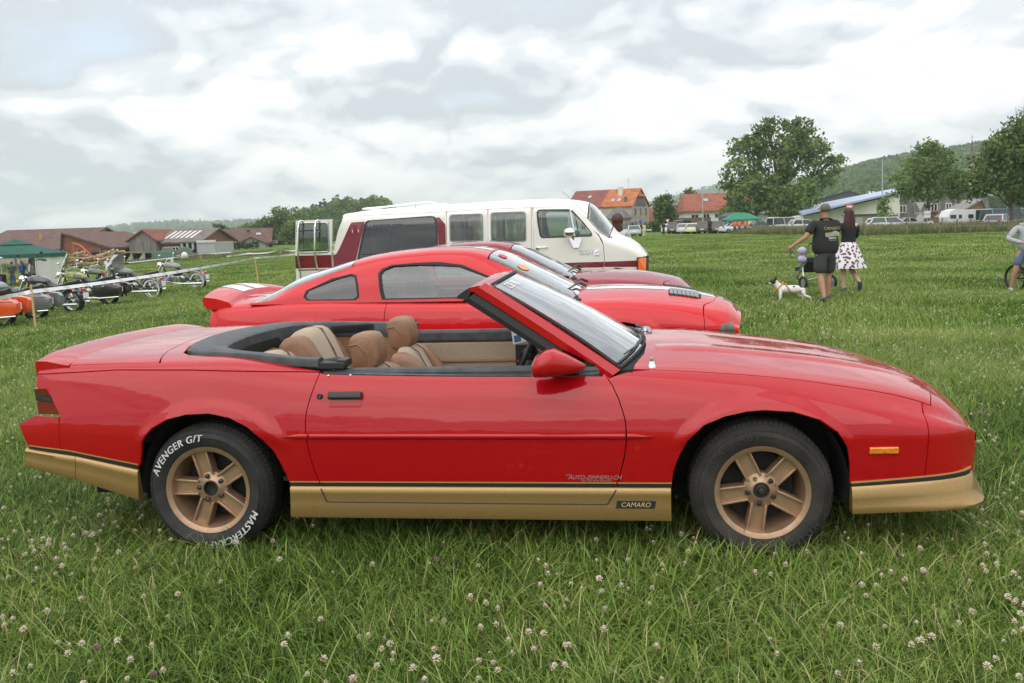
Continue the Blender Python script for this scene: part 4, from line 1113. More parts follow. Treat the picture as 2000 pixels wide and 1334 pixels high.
for (t, y_, w_, h_, c_) in ((1.66, -.42, .07, .035, (.6, .04, .05)), (1.84, -.50, .085, .045, (.75, .30, .10))):
    b = MB(); f = on_top(GS, .002)
    b.add([f(t + (h_ * sin(q)), y_ + w_ * cos(q)) for q in np.linspace(0, 2 * pi, 17)[:-1]], [tuple(range(16))])
    b.build('glass_sticker', mat('sticker %.2f' % t, c_, .5), c2, smooth=0)

# ------------------------------------------------------------------ white and maroon van
M_CREAM = paint('cream van paint', (0.72, 0.70, 0.63), rough=.4)
M_ROOFW = mat('white van roof', (.80, .80, .78), .45, var=.05, vscale=3)
M_MAROON = paint('maroon van paint', (0.17, 0.012, 0.022), rough=.4)
VT = [-.05, .1, .3, .5, 1.7, 3.1, 3.7, 4.06, 4.2, 4.34, 4.54, 4.68, 4.78, 5.0, 5.1, 5.21, 5.27]
VR = [(1.75, 1.83, 1.84, 1.0), (1.78, 1.85, 1.86, 1.0), (1.80, 1.875, 1.89, 1.0), (1.805, 1.90, 1.92, 1.0), (1.82, 1.945, 1.965, 1.0), (1.845, 1.985, 2.005, 1.0), (1.846, 1.99, 2.01, 1.0), (1.83, 1.968, 1.985, 1.0), (1.745, 1.94, 1.96, 1.0), (1.585, 1.895, 1.915, 1.0), (1.365, 1.62, 1.68, 1.0), (1.285, 1.43, 1.50, 1.0), (1.25, 1.355, 1.375, .995), (1.165, 1.255, 1.27, .98), (1.11, 1.185, 1.20, .965), (1.02, 1.08, 1.09, .94), (.955, 1.0, 1.01, .90)]
VC = []
for zs_, zq_, zt_2, k in VR:
    tum = .075 * min(1, max(0, (zs_ - 1.1) / .7))
    VC.append([(.95 * k, .30), (1.0 * k, .45), (1.0 * k, .60), (1.0 * k, .78 if zs_ > 1.1 else .74), (1.0 * k - tum * .35, 1.10 if zs_ > 1.3 else .76 + (zs_ - .76) * .5), (1.0 * k - tum * .85, zs_ - .05), (.96 * k - tum, zs_), (.87 * k - tum, zs_ + .055 * min(1, (zs_ - .9) / .6)), (.6 * k, zq_), (.2 * k, zt_2)])
VS = Surf(VT, VC, lambda t, y: .10 * smooth01((t - 4.0) / .6) * (1 - np.clip(y / .95, 0, 1) ** 2), None, 6.9)
van = thing('passenger_van', 'white and maroon passenger van with curtained windows and its ladder door swung open', 'van', car_place(-2.76, 10.4, 0), CAR_YAW)
bigw = [(.42, 1.03), (.575, 1.655), (.60, 1.70), (.645, 1.722), (1.70, 1.762), (1.77, 1.75), (1.805, 1.71), (1.825, 1.60), (1.825, 1.03)]
def rrect(x0, x1, z0, z1, r=.045, sk=0.0, n=4):
    P = []
    for (cx, cz, a) in ((x1 - r, z1 - r, 0), (x0 + r, z1 - r, 90), (x0 + r, z0 + r, 180), (x1 - r, z0 + r, 270)):
        for i in range(n + 1):
            q = radians(a + 90 * i / n); P.append((cx + r * cos(q), cz + r * sin(q)))
    return P
win2 = rrect(2.045, 2.60, 1.325, 1.770); win3 = rrect(2.745, 3.322, 1.295, 1.782)
fwin = [(3.60, 1.345), (3.568, 1.39), (3.535, 1.60), (3.525, 1.76), (3.55, 1.795), (3.60, 1.803), (4.03, 1.788), (4.10, 1.765), (4.28, 1.565), (4.40, 1.41), (4.41, 1.37), (4.385, 1.348)]
for sd in (-1, 1):
    SU = 6.62
    panel(VS, 'rear_side', Z([(.0, .46), (.62, .46), (.66, .60), (.80, .76), (1.02, .82), (1.24, .76), (1.38, .60), (1.42, .46), (1.975, .46)]) + [(1.975, SU, 's'), (1.0, SU, 's'), (.19, SU, 's')] + Z([(.178, 1.74), (.105, 1.57), (.037, 1.313), (.012, 1.146), (-.0, 1.0), (-.0, .7)]), M_CREAM, van, sd, holes=(Z(bigw),), res=.09, step=.05)
    for (a, b_, w) in ((1.981, 2.683, win2), (2.689, 3.415, win3)):
        panel(VS, 'side_door', Z([(a, .46), (b_, .46)]) + [(b_, SU, 's'), (a, SU, 's')], M_CREAM, van, sd, holes=(Z(w),), res=.09, step=.05)
    panel(VS, 'centre_pillar', Z([(3.42, .46), (3.445, .46)]) + [(3.445, SU, 's'), (3.42, SU, 's')], M_CREAM, van, sd, res=.09, step=.05)
    fd = panel(VS, 'front_door', Z([(3.451, .46), (4.36, .46), (4.45, .60), (4.57, .76), (4.612, .95), (4.598, 1.2), (4.53, 1.34)]) + [(4.42, 6.3, 's'), (4.3, 6.35, 's'), (4.17, 6.42, 's'), (4.06, SU - .1, 's'), (3.451, SU, 's')], M_CREAM, van, sd, holes=(Z(fwin),), res=.08, step=.045)
    panel(VS, 'front_fender', Z([(4.50, .60), (4.60, .74), (4.80, .82), (5.0, .78), (5.13, .62), (5.15, .46), (5.26, .46), (5.265, .8), (5.262, .93)]) + [(5.262, 6.6, 's'), (5.1, 6.6, 's'), (4.9, 6.6, 's'), (4.70, 6.6, 's')] + [(4.60, 6.55, 's'), (4.54, 6.4, 's')] + Z([(4.606, 1.2), (4.62, .95), (4.578, .755)]), M_CREAM, van, sd, res=.07, step=.045)
    panel(VS, 'roof', [(.17, SU + .05, 's'), (2.0, SU + .05, 's'), (4.05, SU + .05, 's'), (4.2, 6.9, 's'), (4.33, 7.25, 's'), (4.33, 9.99, 's'), (.17, 9.99, 's')], M_ROOFW, van, sd, res=.12, step=.07)
    panel(VS, 'pillar', [(4.06, SU - .05, 's'), (4.2, 6.46, 's'), (4.42, 6.36, 's'), (4.60, 6.58, 's'), (4.69, 6.62, 's'), (4.69, 7.05, 's'), (4.34, 7.2, 's'), (4.2, 6.86, 's')], M_CREAM, van, sd, res=.08, step=.05)
    panel(VS, 'windscreen', [(4.345, 7.30, 's'), (4.345, 9.99, 's'), (4.675, 9.99, 's'), (4.675, 7.12, 's')], glass('windscreen glass'), van, sd, off=-.004, rim=0, res=.1, step=.05)
    panel(VS, 'hood', [(4.69, 7.1, 's'), (4.69, 9.99, 's'), (5.265, 9.99, 's'), (5.265, 6.64, 's'), (5.1, 6.64, 's'), (4.9, 6.64, 's'), (4.70, 6.64, 's')], M_CREAM, van, sd, res=.08, step=.05)
    # gutter, window frames and panes
    b = MB(); b.tube([VS.pt(np.array([t]), np.array([SU + .02]))[0] * np.array([1, sd, 1]) + np.array([0, sd * .004, 0]) for t in np.linspace(.18, 4.05, 16)], .010, 6); b.build('gutter', M_ROOFW, van)
    def frame(name, poly, m, w=.014, out=.004):
        P = np.array(poly); c_ = P.mean(0); v = P - c_; L = np.linalg.norm(v, axis=1, keepdims=True)
        return panel(VS, name, Z([tuple(x) for x in c_ + v * (1 + w / L)]), m, van, sd, holes=(Z([tuple(x) for x in c_ + v * (1 - w * .6 / L)]),), off=out, rim=.012, res=.3, step=.04)
    frame('window_frame', bigw, M_STEEL, .012); frame('window_seal', [(a * .985 + .018, b_ * .985 + .02) for a, b_ in bigw], M_BLACK, .022, .006)
    panel(VS, 'rear_window', Z(bigw), M_TINT, van, sd, off=-.005, rim=0, res=.05)
    b = MB(); f = on_side(VS, sd, .004); b.tube([f(.52, 1.155), f(1.80, 1.165)], .012, 6); b.tube([f(1.18, 1.16), f(1.18, 1.05)], .012, 6); b.build('window_bar', M_BLACK, van)
    for w, nm in ((win2, 'side_window'), (win3, 'side_window')):
        frame('window_frame', w, M_STEEL, .016); frame('window_seal', w, M_BLACK, .006, .006)
        panel(VS, nm, Z(w), glass('van side glass', (.75, .82, .80), .22), van, sd, off=-.006, rim=0, res=.05)
    frame('window_seal', fwin, M_BLACK, .016)
    panel(VS, 'door_window', Z(fwin), glass('van door glass', (.75, .84, .82), .18), van, sd, off=-.006, rim=0, res=.05)
    f = on_side(VS, sd, .002)
    b = MB(); b.tube([f(4.07, 1.785), f(4.137, 1.355)], .014, 6); b.build('vent_bar', M_CHROME, fd)
    # curtains, pleated and gathered at the middle
    for (x0, x1, z0, z1) in ((2.05, 2.27, 1.33, 1.76), (2.37, 2.59, 1.33, 1.76), (2.75, 2.98, 1.30, 1.77), (3.09, 3.315, 1.30, 1.77), (.60, .78, 1.10, 1.70)):
        b = MB()
        def cf(u, v):
            g = .30 + .70 * abs(v - .32) ** .7 if v < .999 else 1.0
            xc = (x0 + x1) / 2
            return Vector((xc + (u - .5) * (x1 - x0) * g, sd * (.875 - .03 * v + .014 * sin(u * 40)), z0 + (z1 - z0) * v))
        b.grid(cf, 28, 10); b.build('curtain', mat('net curtain', (.72, .70, .64), .9, alpha=.62), van, smooth=80, fix=False)
    # maroon paintwork
    for nm, poly in (('maroon_panel', Z([(.01, 1.152), (.062, 1.172), (.113, 1.25), (.322, 1.672), (.346, 1.697), (.572, 1.705), (.56, 1.655), (.405, 1.05), (.405, .935), (.008, .935)])),
                     ('maroon_panel', Z([(1.79, 1.735), (1.871, 1.733), (1.968, 1.612), (1.968, .935), (1.84, .935), (1.84, 1.60), (1.822, 1.70)])),
                     ('maroon_stripe', Z([(.005, .82), (1.970, .82), (1.970, .930), (.005, .93)])), ('maroon_stripe', Z([(1.984, .82), (2.68, .82), (2.68, .925), (1.984, .925)])), ('maroon_stripe', Z([(2.692, .82), (3.412, .82), (3.412, .922), (2.692, .922)])),
                     ('maroon_stripe', Z([(3.454, .83), (4.588, .83), (4.606, .92), (3.454, .915)])), ('maroon_stripe', Z([(4.60, .835), (5.15, .82), (5.15, .925), (4.618, .92)]))):
        panel(VS, nm, poly, M_MAROON, van, sd, off=.0025, rim=0, res=.1, step=.05)
    # details
    b = MB(); b.loft([[f(t, z, w_) for z, w_ in ((.955, 0), (.955, .03), (.76, .03), (.76, 0))] for t in (5.16, 5.262)]); lamp_ = b.build('corner_lamp', mat('orange lens', (.85, .16, .01), .15, coat=.7), van, smooth=0)
    b = MB(); b.tube([f(5.15, .765, .02), f(5.15, .965, .02), f(5.265, .965, .02)], .014, 6); b.build('lamp_rim', M_BLACK, lamp_)
    b = MB(); b.tube([f(3.49, 1.178, .005), f(3.52, 1.182, .03), f(3.65, 1.182, .03), f(3.68, 1.178, .005)], .010, 6); b.box(f(3.51, 1.165, .01), (.05, .03, .03)); b.build('door_handle', M_CHROME, fd)
    b = MB(); b.sphere(Vector((4.055, sd * 1.16, 1.42)), (.105, .12, .085), 16, 10); b.tube([(4.08, sd * 1.12, 1.38), (4.12, sd * .98, 1.30)], .016, 8)
    b.build('door_mirror', M_CHROME, fd)
    b = MB(); b.prism([(4.045, 1.318), (4.25, 1.318), (4.24, 1.27), (4.20, 1.16), (4.115, 1.16), (4.06, 1.27)], lambda u, v, w: f(u, v, w), 0, .03); b.build('mirror_bracket', M_CHROME, fd, smooth=0)
    for x0, r_ in ((1.02, .37), (4.82, .36)):
        wheel_housing(van, x0, .34, .40, sd, 1.0, .6, 0)
        road_wheel(van, (x0, sd * .97, .235), sd, .36, .22, .20, .2, .03, M_STEEL, M_TYRE, False)
f = on_side(VS, -1, .004)
for dz, mm in ((0, M_BLACK), (.0015, M_CHROME)):
    for k, (du, dv) in enumerate(((.007, 0), (-.007, 0), (0, .007), (0, -.007)) if dz == 0 else ((-.0015, 0), (.0015, 0))):
        ff = on_side(VS, -1, .003 + dz + .0003 * k)
        put_text('badge_lettering', 'RAM', .10, mm, van, lambda u, v: ff(4.315 + u + du, 1.072 + v + dv), space=1.1)
b = MB(); b.prism([(4.452, 1.025), (4.535, 1.03), (4.538, 1.118), (4.455, 1.115)], lambda u, v, w: f(u, v, w), 0, .012); b.build('emblem', M_CHROME, van, smooth=0)
b = MB(); b.prism([(4.47, 1.055), (4.525, 1.09), (4.525, 1.10), (4.47, 1.068)], lambda u, v, w: f(u, v, w + .012), 0, .002); b.build('emblem_mark', M_BLACK, van, smooth=0)
# roof rail, visor, wiper, aerial, inside, ends
b = MB()
for y_ in (-.62, .62):
    b.tube([(.46, y_, 1.93), (.9, y_, 1.955), (1.4, y_, 1.995), (1.66, y_, 2.01), (1.77, y_, 1.965)], .016, 8)
    for x in (.9, 1.4): b.tube([(x, y_, 1.90), (x, y_, 1.975)], .013, 6)
b.tube([(.46, -.62, 1.93), (.46, .62, 1.95)], .016, 8)
b.build('roof_rail', M_CHROME, van)
b = MB(); b.tube([(4.68, -.3, 1.45), (4.64, -.45, 1.50), (4.60, -.72, 1.44)], .012, 6); b.tube([(4.72, .0, 1.44), (4.66, -.35, 1.52)], .012, 6); b.tube([(4.73, .5, 1.44), (4.67, .1, 1.52)], .012, 6); b.build('wiper', M_BLACK, van)
b = MB(); b.tube([(4.45, -.86, 1.60), (3.95, -.93, 2.10)], .004, 5); b.build('aerial', M_STEEL, van)
b = MB(); b.box((2.5, 0, .50), (4.9, 1.8, .12)); b.box((4.55, 0, .95), (.4, 1.7, .75)); b.box((.12, .5, 1.1), (.06, .9, 1.3)); b.build('van_floor', mat('dark van lining', (.03, .025, .025), .9), van, smooth=0)
for x, y_ in ((3.55, -.5), (3.55, .5), (2.4, -.35), (2.4, .4), (1.4, 0)):
    s_ = seat_shell('van_seat', seatcurve([(x - .28, 1.52), (x - .18, 1.52), (x - .1, 1.15), (x + .35, 1.05), (x + .35, .9), (x - .25, .9)]), .30 if x > 1.5 else .8, mat('van seat cloth', (.36, .30, .24), .9), van, yc=y_, n=11)
b = MB(); b.loft([[Vector((5.27 + .10 * (1 - (y_ / .9) ** 2), y_ * .98, .50)), Vector((5.28 + .10 * (1 - (y_ / .9) ** 2), y_, .95))] for y_ in np.linspace(-.9, .9, 12)], caps=False, closed=False); b.build('grille', M_BLACK, van, smooth=30, fix=False)
b = MB(); b.loft([[Vector((5.34 + .08 * (1 - (y_ / 1.0) ** 2), y_, z)) for z in (.36, .56)] + [Vector((5.24 + .08 * (1 - (y_ / 1.0) ** 2), y_, z)) for z in (.56, .36)] for y_ in np.linspace(-.98, .98, 12)]); b.build('front_bumper', M_CHROME, van, smooth=40)
b = MB(); b.box((-.06, 0, .45), (.12, 1.9, .16)); b.build('rear_bumper', M_CHROME, van, smooth=0, bevel=.02)
# closed half of the tail and the open door with its ladder
b = MB(); b.loft([[Vector((x, y_, z)) for x, z in ((0, .46), (0, 1.1), (.10, 1.5), (.18, 1.76), (.16, 1.80))] for y_ in (.02, .95)], caps=False, closed=False); b.build('tail_door', M_CREAM, van, smooth=20, fix=False)
rd = bpy.data.objects.new('ladder_door', None); COL.objects.link(rd); rd.parent = van; rd.location = (-.01, -1.0, 0); rd.rotation_euler = (0, 0, radians(-2))
b = MB()
def dp(u, v, w): return Vector((u, -.02 - w, v))
b.prism([(-.650, .47), (.0, .47), (.003, 1.20), (-.645, 1.20)], dp, -.05, .0)
b.prism([(-.645, 1.20), (-.590, 1.20), (-.565, 1.758), (-.605, 1.757)], dp, -.05, .0); b.prism([(-.045, 1.20), (.006, 1.20), (.045, 1.765), (-.015, 1.763)], dp, -.05, .0); b.prism([(-.57, 1.70), (-.018, 1.705), (-.01, 1.763), (-.57, 1.758)], dp, -.05, .0)
b.build('door_panel', M_CREAM, rd, smooth=0)
b = MB(); b.prism([(-.648, .94), (.001, .94), (.003, 1.158), (-.646, 1.158)], dp, .0008, .0025); b.build('maroon_panel', M_MAROON, rd, smooth=0)
b = MB(); wl_ = rrect(-.585, -.03, 1.21, 1.71, .055); b.tube([dp(u, v, .004) for u, v in wl_], .014, 6, closed=True); b.build('window_frame', M_STEEL, rd)
b = MB(); b.prism(wl_, dp, -.025, -.022); b.build('door_window', glass('van side glass'), rd, smooth=0)
b = MB(); b.grid(lambda u, v: dp(-.54 + .16 * u, 1.23 + .44 * v, -.06 + .01 * sin(u * 30)), 14, 4); b.grid(lambda u, v: dp(-.20 + .13 * u, 1.23 + .44 * v, -.06 + .01 * sin(u * 30)), 14, 4); b.build('curtain', mat('net curtain', (.72, .70, .64), .9), rd, fix=False)
ld = bpy.data.objects.new('ladder', None); COL.objects.link(ld); ld.parent = rd
for x in (-.535, -.235):
    b = MB(); b.tube([dp(x + .06, 1.735, .0), dp(x + .04, 1.752, .05), dp(x + .02, 1.74, .075), dp(x, 1.62, .09), dp(x - .02, 1.2, .09), dp(x - .02, 1.10, .085), dp(x - .005, .95, .07), dp(x, .50, .07), dp(x, .49, .0)], .0165, 8); b.build('ladder_rail', M_CHROME, ld)
for z in (1.582, 1.245, .912, .60):
    b = MB(); b.tube([dp(-.575, z, .075), dp(-.205, z + .004, .075)], .011, 8); b.build('ladder_rung', M_BLACK, ld)
b = MB(); b.box(dp(-.56, 1.10, .012), (.16, .02, .018)); b.sphere(dp(-.60, 1.02, .02), .02, 8, 6); b.sphere(dp(-.61, .96, .02), .018, 8, 6); b.build('door_handle', M_BLACK, rd)
b = MB(); b.tube([(-.02, .03, 1.06), (-.02, .03, .94)], .018, 8); b.tube([(.01, .04, 1.32), (.06, .06, 1.31)], .012, 8); b.build('hinge', M_CREAM, rd)
# ------------------------------------------------------------------ ground
def np_mesh(name, V, F, material, parent=None, smooth=False, tone=None, normals=None):
    """V (n,3), F (m,k) arrays -> one mesh object"""
    V = np.asarray(V, np.float32); F = np.asarray(F, np.int32); m, k = F.shape
    me = bpy.data.meshes.new(name)
    me.vertices.add(len(V)); me.vertices.foreach_set('co', V.ravel())
    me.loops.add(m * k); me.loops.foreach_set('vertex_index', F.ravel())
    me.polygons.add(m); me.polygons.foreach_set('loop_start', np.arange(0, m * k, k, dtype=np.int32))
    me.polygons.foreach_set('use_smooth', np.full(m, smooth))
    if tone is not None:
        a = me.attributes.new('tone', 'FLOAT', 'POINT'); a.data.foreach_set('value', np.asarray(tone, np.float32))
    me.materials.append(material); me.update(calc_edges=True)
    o = bpy.data.objects.new(name, me)
    if parent != 'unlinked':
        COL.objects.link(o)
        if parent is not None: o.parent = parent
    return o

def leaf_mat(name, dark, light, dry=None, trans=0.3, wscale=0.35, rough=.55):
    """leaf tissue: each blade its own tone, broad patches of growth over the field, some light through it"""
    m = bpy.data.materials.new(name); m.use_nodes = True; nt = m.node_tree; nt.nodes.clear(); L = nt.links
    N = nt.nodes.new
    at_ = N('ShaderNodeAttribute'); at_.attribute_name = 'tone'
    geo = N('ShaderNodeNewGeometry'); nz = N('ShaderNodeTexNoise'); nz.inputs['Scale'].default_value = wscale; nz.inputs['Detail'].default_value = 5
    L.new(geo.outputs['Position'], nz.inputs[0])
    ad = N('ShaderNodeMath'); ad.operation = 'MULTIPLY_ADD'; ad.inputs[1].default_value = 1.5; ad.inputs[2].default_value = -.75
    L.new(nz.outputs[0], ad.inputs[0])
    sm = N('ShaderNodeMath'); sm.operation = 'ADD'; sm.use_clamp = True
    L.new(at_.outputs['Fac'], sm.inputs[0]); L.new(ad.outputs[0], sm.inputs[1])
    r = N('ShaderNodeValToRGB'); e = r.color_ramp.elements
    e[0].position, e[0].color = 0.0, (*dark, 1); e[1].position, e[1].color = .80, (*light, 1)
    if dry: q = e.new(.99); q.color = (*dry, 1)
    L.new(sm.outputs[0], r.inputs[0])
    b = N('ShaderNodeBsdfPrincipled'); b.inputs['Roughness'].default_value = rough; b.inputs['Specular IOR Level'].default_value = .25
    t = N('ShaderNodeBsdfTranslucent'); mx = N('ShaderNodeMixShader'); mx.inputs[0].default_value = trans
    L.new(r.outputs[0], b.inputs['Base Color']); L.new(r.outputs[0], t.inputs[0])
    o = N('ShaderNodeOutputMaterial'); L.new(b.outputs[0], mx.inputs[1]); L.new(t.outputs[0], mx.inputs[2]); L.new(mx.outputs[0], o.inputs[0])
    MATS[name] = m
    return m

def field_mat():
    m = bpy.data.materials.new('meadow'); m.use_nodes = True; nt = m.node_tree; b = nt.nodes['Principled BSDF']; L = nt.links; N = nt.nodes.new
    geo = N('ShaderNodeNewGeometry')
    def noise(s, d=6, st=(1, 1, 1)):
        mp = N('ShaderNodeMapping'); mp.inputs['Scale'].default_value = st; L.new(geo.outputs['Position'], mp.inputs[0])
        n = N('ShaderNodeTexNoise'); n.inputs['Scale'].default_value = s; n.inputs['Detail'].default_value = d; L.new(mp.outputs[0], n.inputs[0]); return n.outputs[0]
    a, c_ = noise(.06, 5, (1, 1.6, 1)), noise(1.6, 8)
    s1 = N('ShaderNodeMath'); s1.operation = 'MULTIPLY_ADD'; s1.inputs[1].default_value = .55; L.new(c_, s1.inputs[0]); 
    s0 = N('ShaderNodeMath'); s0.operation = 'MULTIPLY'; s0.inputs[1].default_value = .5; L.new(a, s0.inputs[0]); L.new(s0.outputs[0], s1.inputs[2])
    r = N('ShaderNodeValToRGB'); e = r.color_ramp.elements
    e[0].position, e[0].color = .36, (.055, .105, .016, 1); e[1].position, e[1].color = .68, (.17, .24, .048, 1); q = e.new(.52); q.color = (.105, .17, .030, 1)
    L.new(s1.outputs[0], r.inputs[0]); L.new(r.outputs[0], b.inputs['Base Color'])
    b.inputs['Roughness'].default_value = .95; b.inputs['Specular IOR Level'].default_value = .1
    bp = N('ShaderNodeBump'); bp.inputs['Strength'].default_value = .6; bp.inputs['Distance'].default_value = .08; L.new(noise(5, 8), bp.inputs['Height']); L.new(bp.outputs[0], b.inputs['Normal'])
    return m
gxs = np.unique(np.concatenate([np.linspace(-40, 40, 81), np.sign(np.linspace(-1, 1, 121)) * 40 * (100 ** np.abs(np.linspace(-1, 1, 121)))]))
gys = np.unique(np.concatenate([np.linspace(-12, 60, 73), -12 - 3 * np.linspace(0, 1, 12) ** 2 * 300, 60 * (75 ** np.linspace(0, 1, 60))]))
XX, YY = np.meshgrid(gxs, gys); ZZ = gz(XX, YY)
nx_, ny_ = len(gxs), len(gys)
idx = (np.arange(ny_ - 1)[:, None] * nx_ + np.arange(nx_ - 1)[None]).ravel()
field = np_mesh('field', np.stack([XX, YY, ZZ], -1).reshape(-1, 3), np.stack([idx, idx + 1, idx + 1 + nx_, idx + nx_], 1), field_mat(), smooth=True)
tag(field, kind='structure')

def scatter(name, P, rot, scale, pick, sources, kind='stuff'):
    """one object that sets copies of small plants on its points"""
    me = bpy.data.meshes.new(name); me.vertices.add(len(P)); me.vertices.foreach_set('co', np.asarray(P, np.float32).ravel())
    for nm, ty, val in (('rotz', 'FLOAT_VECTOR', rot), ('size', 'FLOAT', scale), ('pick', 'INT', pick)):
        a = me.attributes.new(nm, ty, 'POINT')
        a.data.foreach_set('vector' if ty == 'FLOAT_VECTOR' else 'value', np.asarray(val, np.int32 if ty == 'INT' else np.float32).ravel())
    o = bpy.data.objects.new(name, me); COL.objects.link(o)
    ng = bpy.data.node_groups.new(name + ' layout', 'GeometryNodeTree')
    ng.interface.new_socket('Geometry', in_out='INPUT', socket_type='NodeSocketGeometry'); ng.interface.new_socket('Geometry', in_out='OUTPUT', socket_type='NodeSocketGeometry')
    N, L = ng.nodes.new, ng.links
    gi, go = N('NodeGroupInput'), N('NodeGroupOutput')
    jn = N('GeometryNodeJoinGeometry')
    for s in reversed(sources):
        oi = N('GeometryNodeObjectInfo'); oi.inputs['Object'].default_value = s; oi.inputs['As Instance'].default_value = True
        L.new(oi.outputs['Geometry'], jn.inputs[0])
    ip = N('GeometryNodeInstanceOnPoints'); ip.inputs['Pick Instance'].default_value = True
    def attr(nm, ty):
        n = N('GeometryNodeInputNamedAttribute'); n.data_type = ty; n.inputs['Name'].default_value = nm
        return n.outputs['Attribute']
    L.new(gi.outputs[0], ip.inputs['Points']); L.new(jn.outputs[0], ip.inputs['Instance'])
    L.new(attr('pick', 'INT'), ip.inputs['Instance Index'])
    er = N('FunctionNodeEulerToRotation'); L.new(attr('rotz', 'FLOAT_VECTOR'), er.inputs[0]); L.new(er.outputs[0], ip.inputs['Rotation'])
    L.new(attr('size', 'FLOAT'), ip.inputs['Scale']); L.new(ip.outputs[0], go.inputs[0])
    md = o.modifiers.new('layout', 'NODES'); md.node_group = ng
    return tag(o, kind=kind)

def blades(n, size, h0, h1, w0, w1, lean=.55, seed=0, droop=.5):
    """n tapering blades on a square patch"""
    R = np.random.default_rng(seed)
    x, y = (R.random(n) - .5) * size, (R.random(n) - .5) * size
    tuft = np.sin(x / size * 19 + seed) * np.cos(y / size * 17 - seed)
    h = (h0 + (h1 - h0) * R.random(n) ** 1.6) * (1 + .25 * tuft); w = w0 + (w1 - w0) * R.random(n)
    a = R.random(n) * 2 * pi; wind = np.array([.25, -.1])
    ln = lean * (R.random(n) ** .8) * h
    dx, dy = np.cos(a) * ln + wind[0] * h * .6, np.sin(a) * ln + wind[1] * h * .6
    f = a + pi / 2 + R.normal(0, .5, n); fx, fy = np.cos(f), np.sin(f)
    V = np.zeros((n, 7, 3)); dr = droop * R.random(n)
    for k, (u, ww) in enumerate(((0, .8), (.4, 1.0), (.75, .7), (1.0, 0))):
        px_, py_ = x + dx * u ** 1.8, y + dy * u ** 1.8
        pz = h * (u - dr * .5 * u ** 3)
        if k < 3:
            V[:, 2 * k] = np.stack([px_ - fx * w * ww / 2, py_ - fy * w * ww / 2, pz], -1)
            V[:, 2 * k + 1] = np.stack([px_ + fx * w * ww / 2, py_ + fy * w * ww / 2, pz], -1)
        else: V[:, 6] = np.stack([px_, py_, pz], -1)
    b = np.arange(n)[:, None] * 7
    F = np.concatenate([b + np.array([0, 1, 3]), b + np.array([0, 3, 2]), b + np.array([2, 3, 5]), b + np.array([2, 5, 4]), b + np.array([4, 5, 6])])
    tone = np.repeat(np.clip(R.normal(.45, .31, n) + (R.random(n) > .97) * .6, 0, 1), 7)
    return V.reshape(-1, 3), F, tone
def clover_leaves(n, size, seed):
    R = np.random.default_rng(seed); V, F, T = [], [], []
    for i in range(n):
        c = np.array([(R.random() - .5) * size, (R.random() - .5) * size, .015 + .045 * R.random()]); a0 = R.random() * 6.28; r = .007 + .006 * R.random(); t = np.clip(R.normal(.38, .15), 0, 1)
        tilt = R.normal(0, .3, 2)
        for k in range(3):
            a = a0 + k * 2.094; b = len(V)
            for (u, v) in ((0, 0), (.55, -.55), (1.15, -.42), (1.15, .42), (.55, .55)):
                x, y = r * (u * cos(a) - v * sin(a)), r * (u * sin(a) + v * cos(a))
                V.append(c + np.array([x, y, x * tilt[0] + y * tilt[1] + .15 * r * u])); T.append(t)
            F += [(b, b + 1, b + 2), (b, b + 2, b + 3), (b, b + 3, b + 4)]
    return np.array(V), np.array(F), np.array(T)
def join_np(*parts):
    V, F, T, n = [], [], [], 0
    for v, f, t in parts: V.append(v); F.append(f + n); T.append(t); n += len(v)
    return np.concatenate(V), np.concatenate(F), np.concatenate(T)
M_GRASS = leaf_mat('grass blades', (.024, .064, .007), (.29, .42, .080), (.52, .46, .22), .34, .30, .42)
near_src = []
for s in range(6):
    v, f, t = join_np(blades(1250, .62, .04, .165, .0022, .0052, 1.2, s, .95), clover_leaves(170, .62, s + 50), blades(4, .6, .14, .24, .0016, .0024, .5, s + 90))
    near_src.append(np_mesh('grass_tuft', v, f, M_GRASS, 'unlinked', tone=t))
def patch_src(n, size, h0, h1, w0, w1, seeds, lean=.8, M=None):
    out = []
    for s in seeds:
        v, f, t = blades(n, size, h0, h1, w0, w1, lean, s, .7); out.append(np_mesh('grass_patch', v, f, M or M_GRASS, 'unlinked', tone=t))
    return out
mid_src = patch_src(1400, 1.3, .035, .12, .005, .0095, range(20, 24)); far_src = patch_src(1300, 3.4, .04, .11, .014, .028, range(30, 34))
def field_points(y0, y1, step, wide, jit=.35, seed=1):
    R = np.random.default_rng(seed); out = []
    y = y0
    while y < y1:
        hw = wide * max(y, 0) + 2.2
        x = np.arange(-hw, hw, step); out.append(np.stack([x + R.normal(0, step * jit, len(x)), np.full(len(x), y) + R.normal(0, step * jit, len(x))], 1)); y += step
    P = np.concatenate(out); return np.column_stack([P, gz(P[:, 0], P[:, 1])])
def rz_of(n, seed):
    R = np.random.default_rng(seed); a = np.zeros((n, 3)); a[:, 2] = R.random(n) * 6.283; return a
def lay(name, P, src, seed, s0=.8, s1=1.25):
    R = np.random.default_rng(seed); n = len(P)
    return scatter(name, P, rz_of(n, seed), s0 + (s1 - s0) * R.random(n), R.integers(0, len(src), n), src)
P1 = field_points(1.2, 10.4, .35, .80, jit=.22, seed=3)
lay('grass', P1, near_src, 4, .8, 1.2)
lay('grass', field_points(10, 30, .76, .72, jit=.42, seed=5), mid_src, 6, .8, 1.2)
lay('grass', field_points(29, 105, 2.1, .70, jit=.45, seed=7), far_src, 8, .8, 1.25)

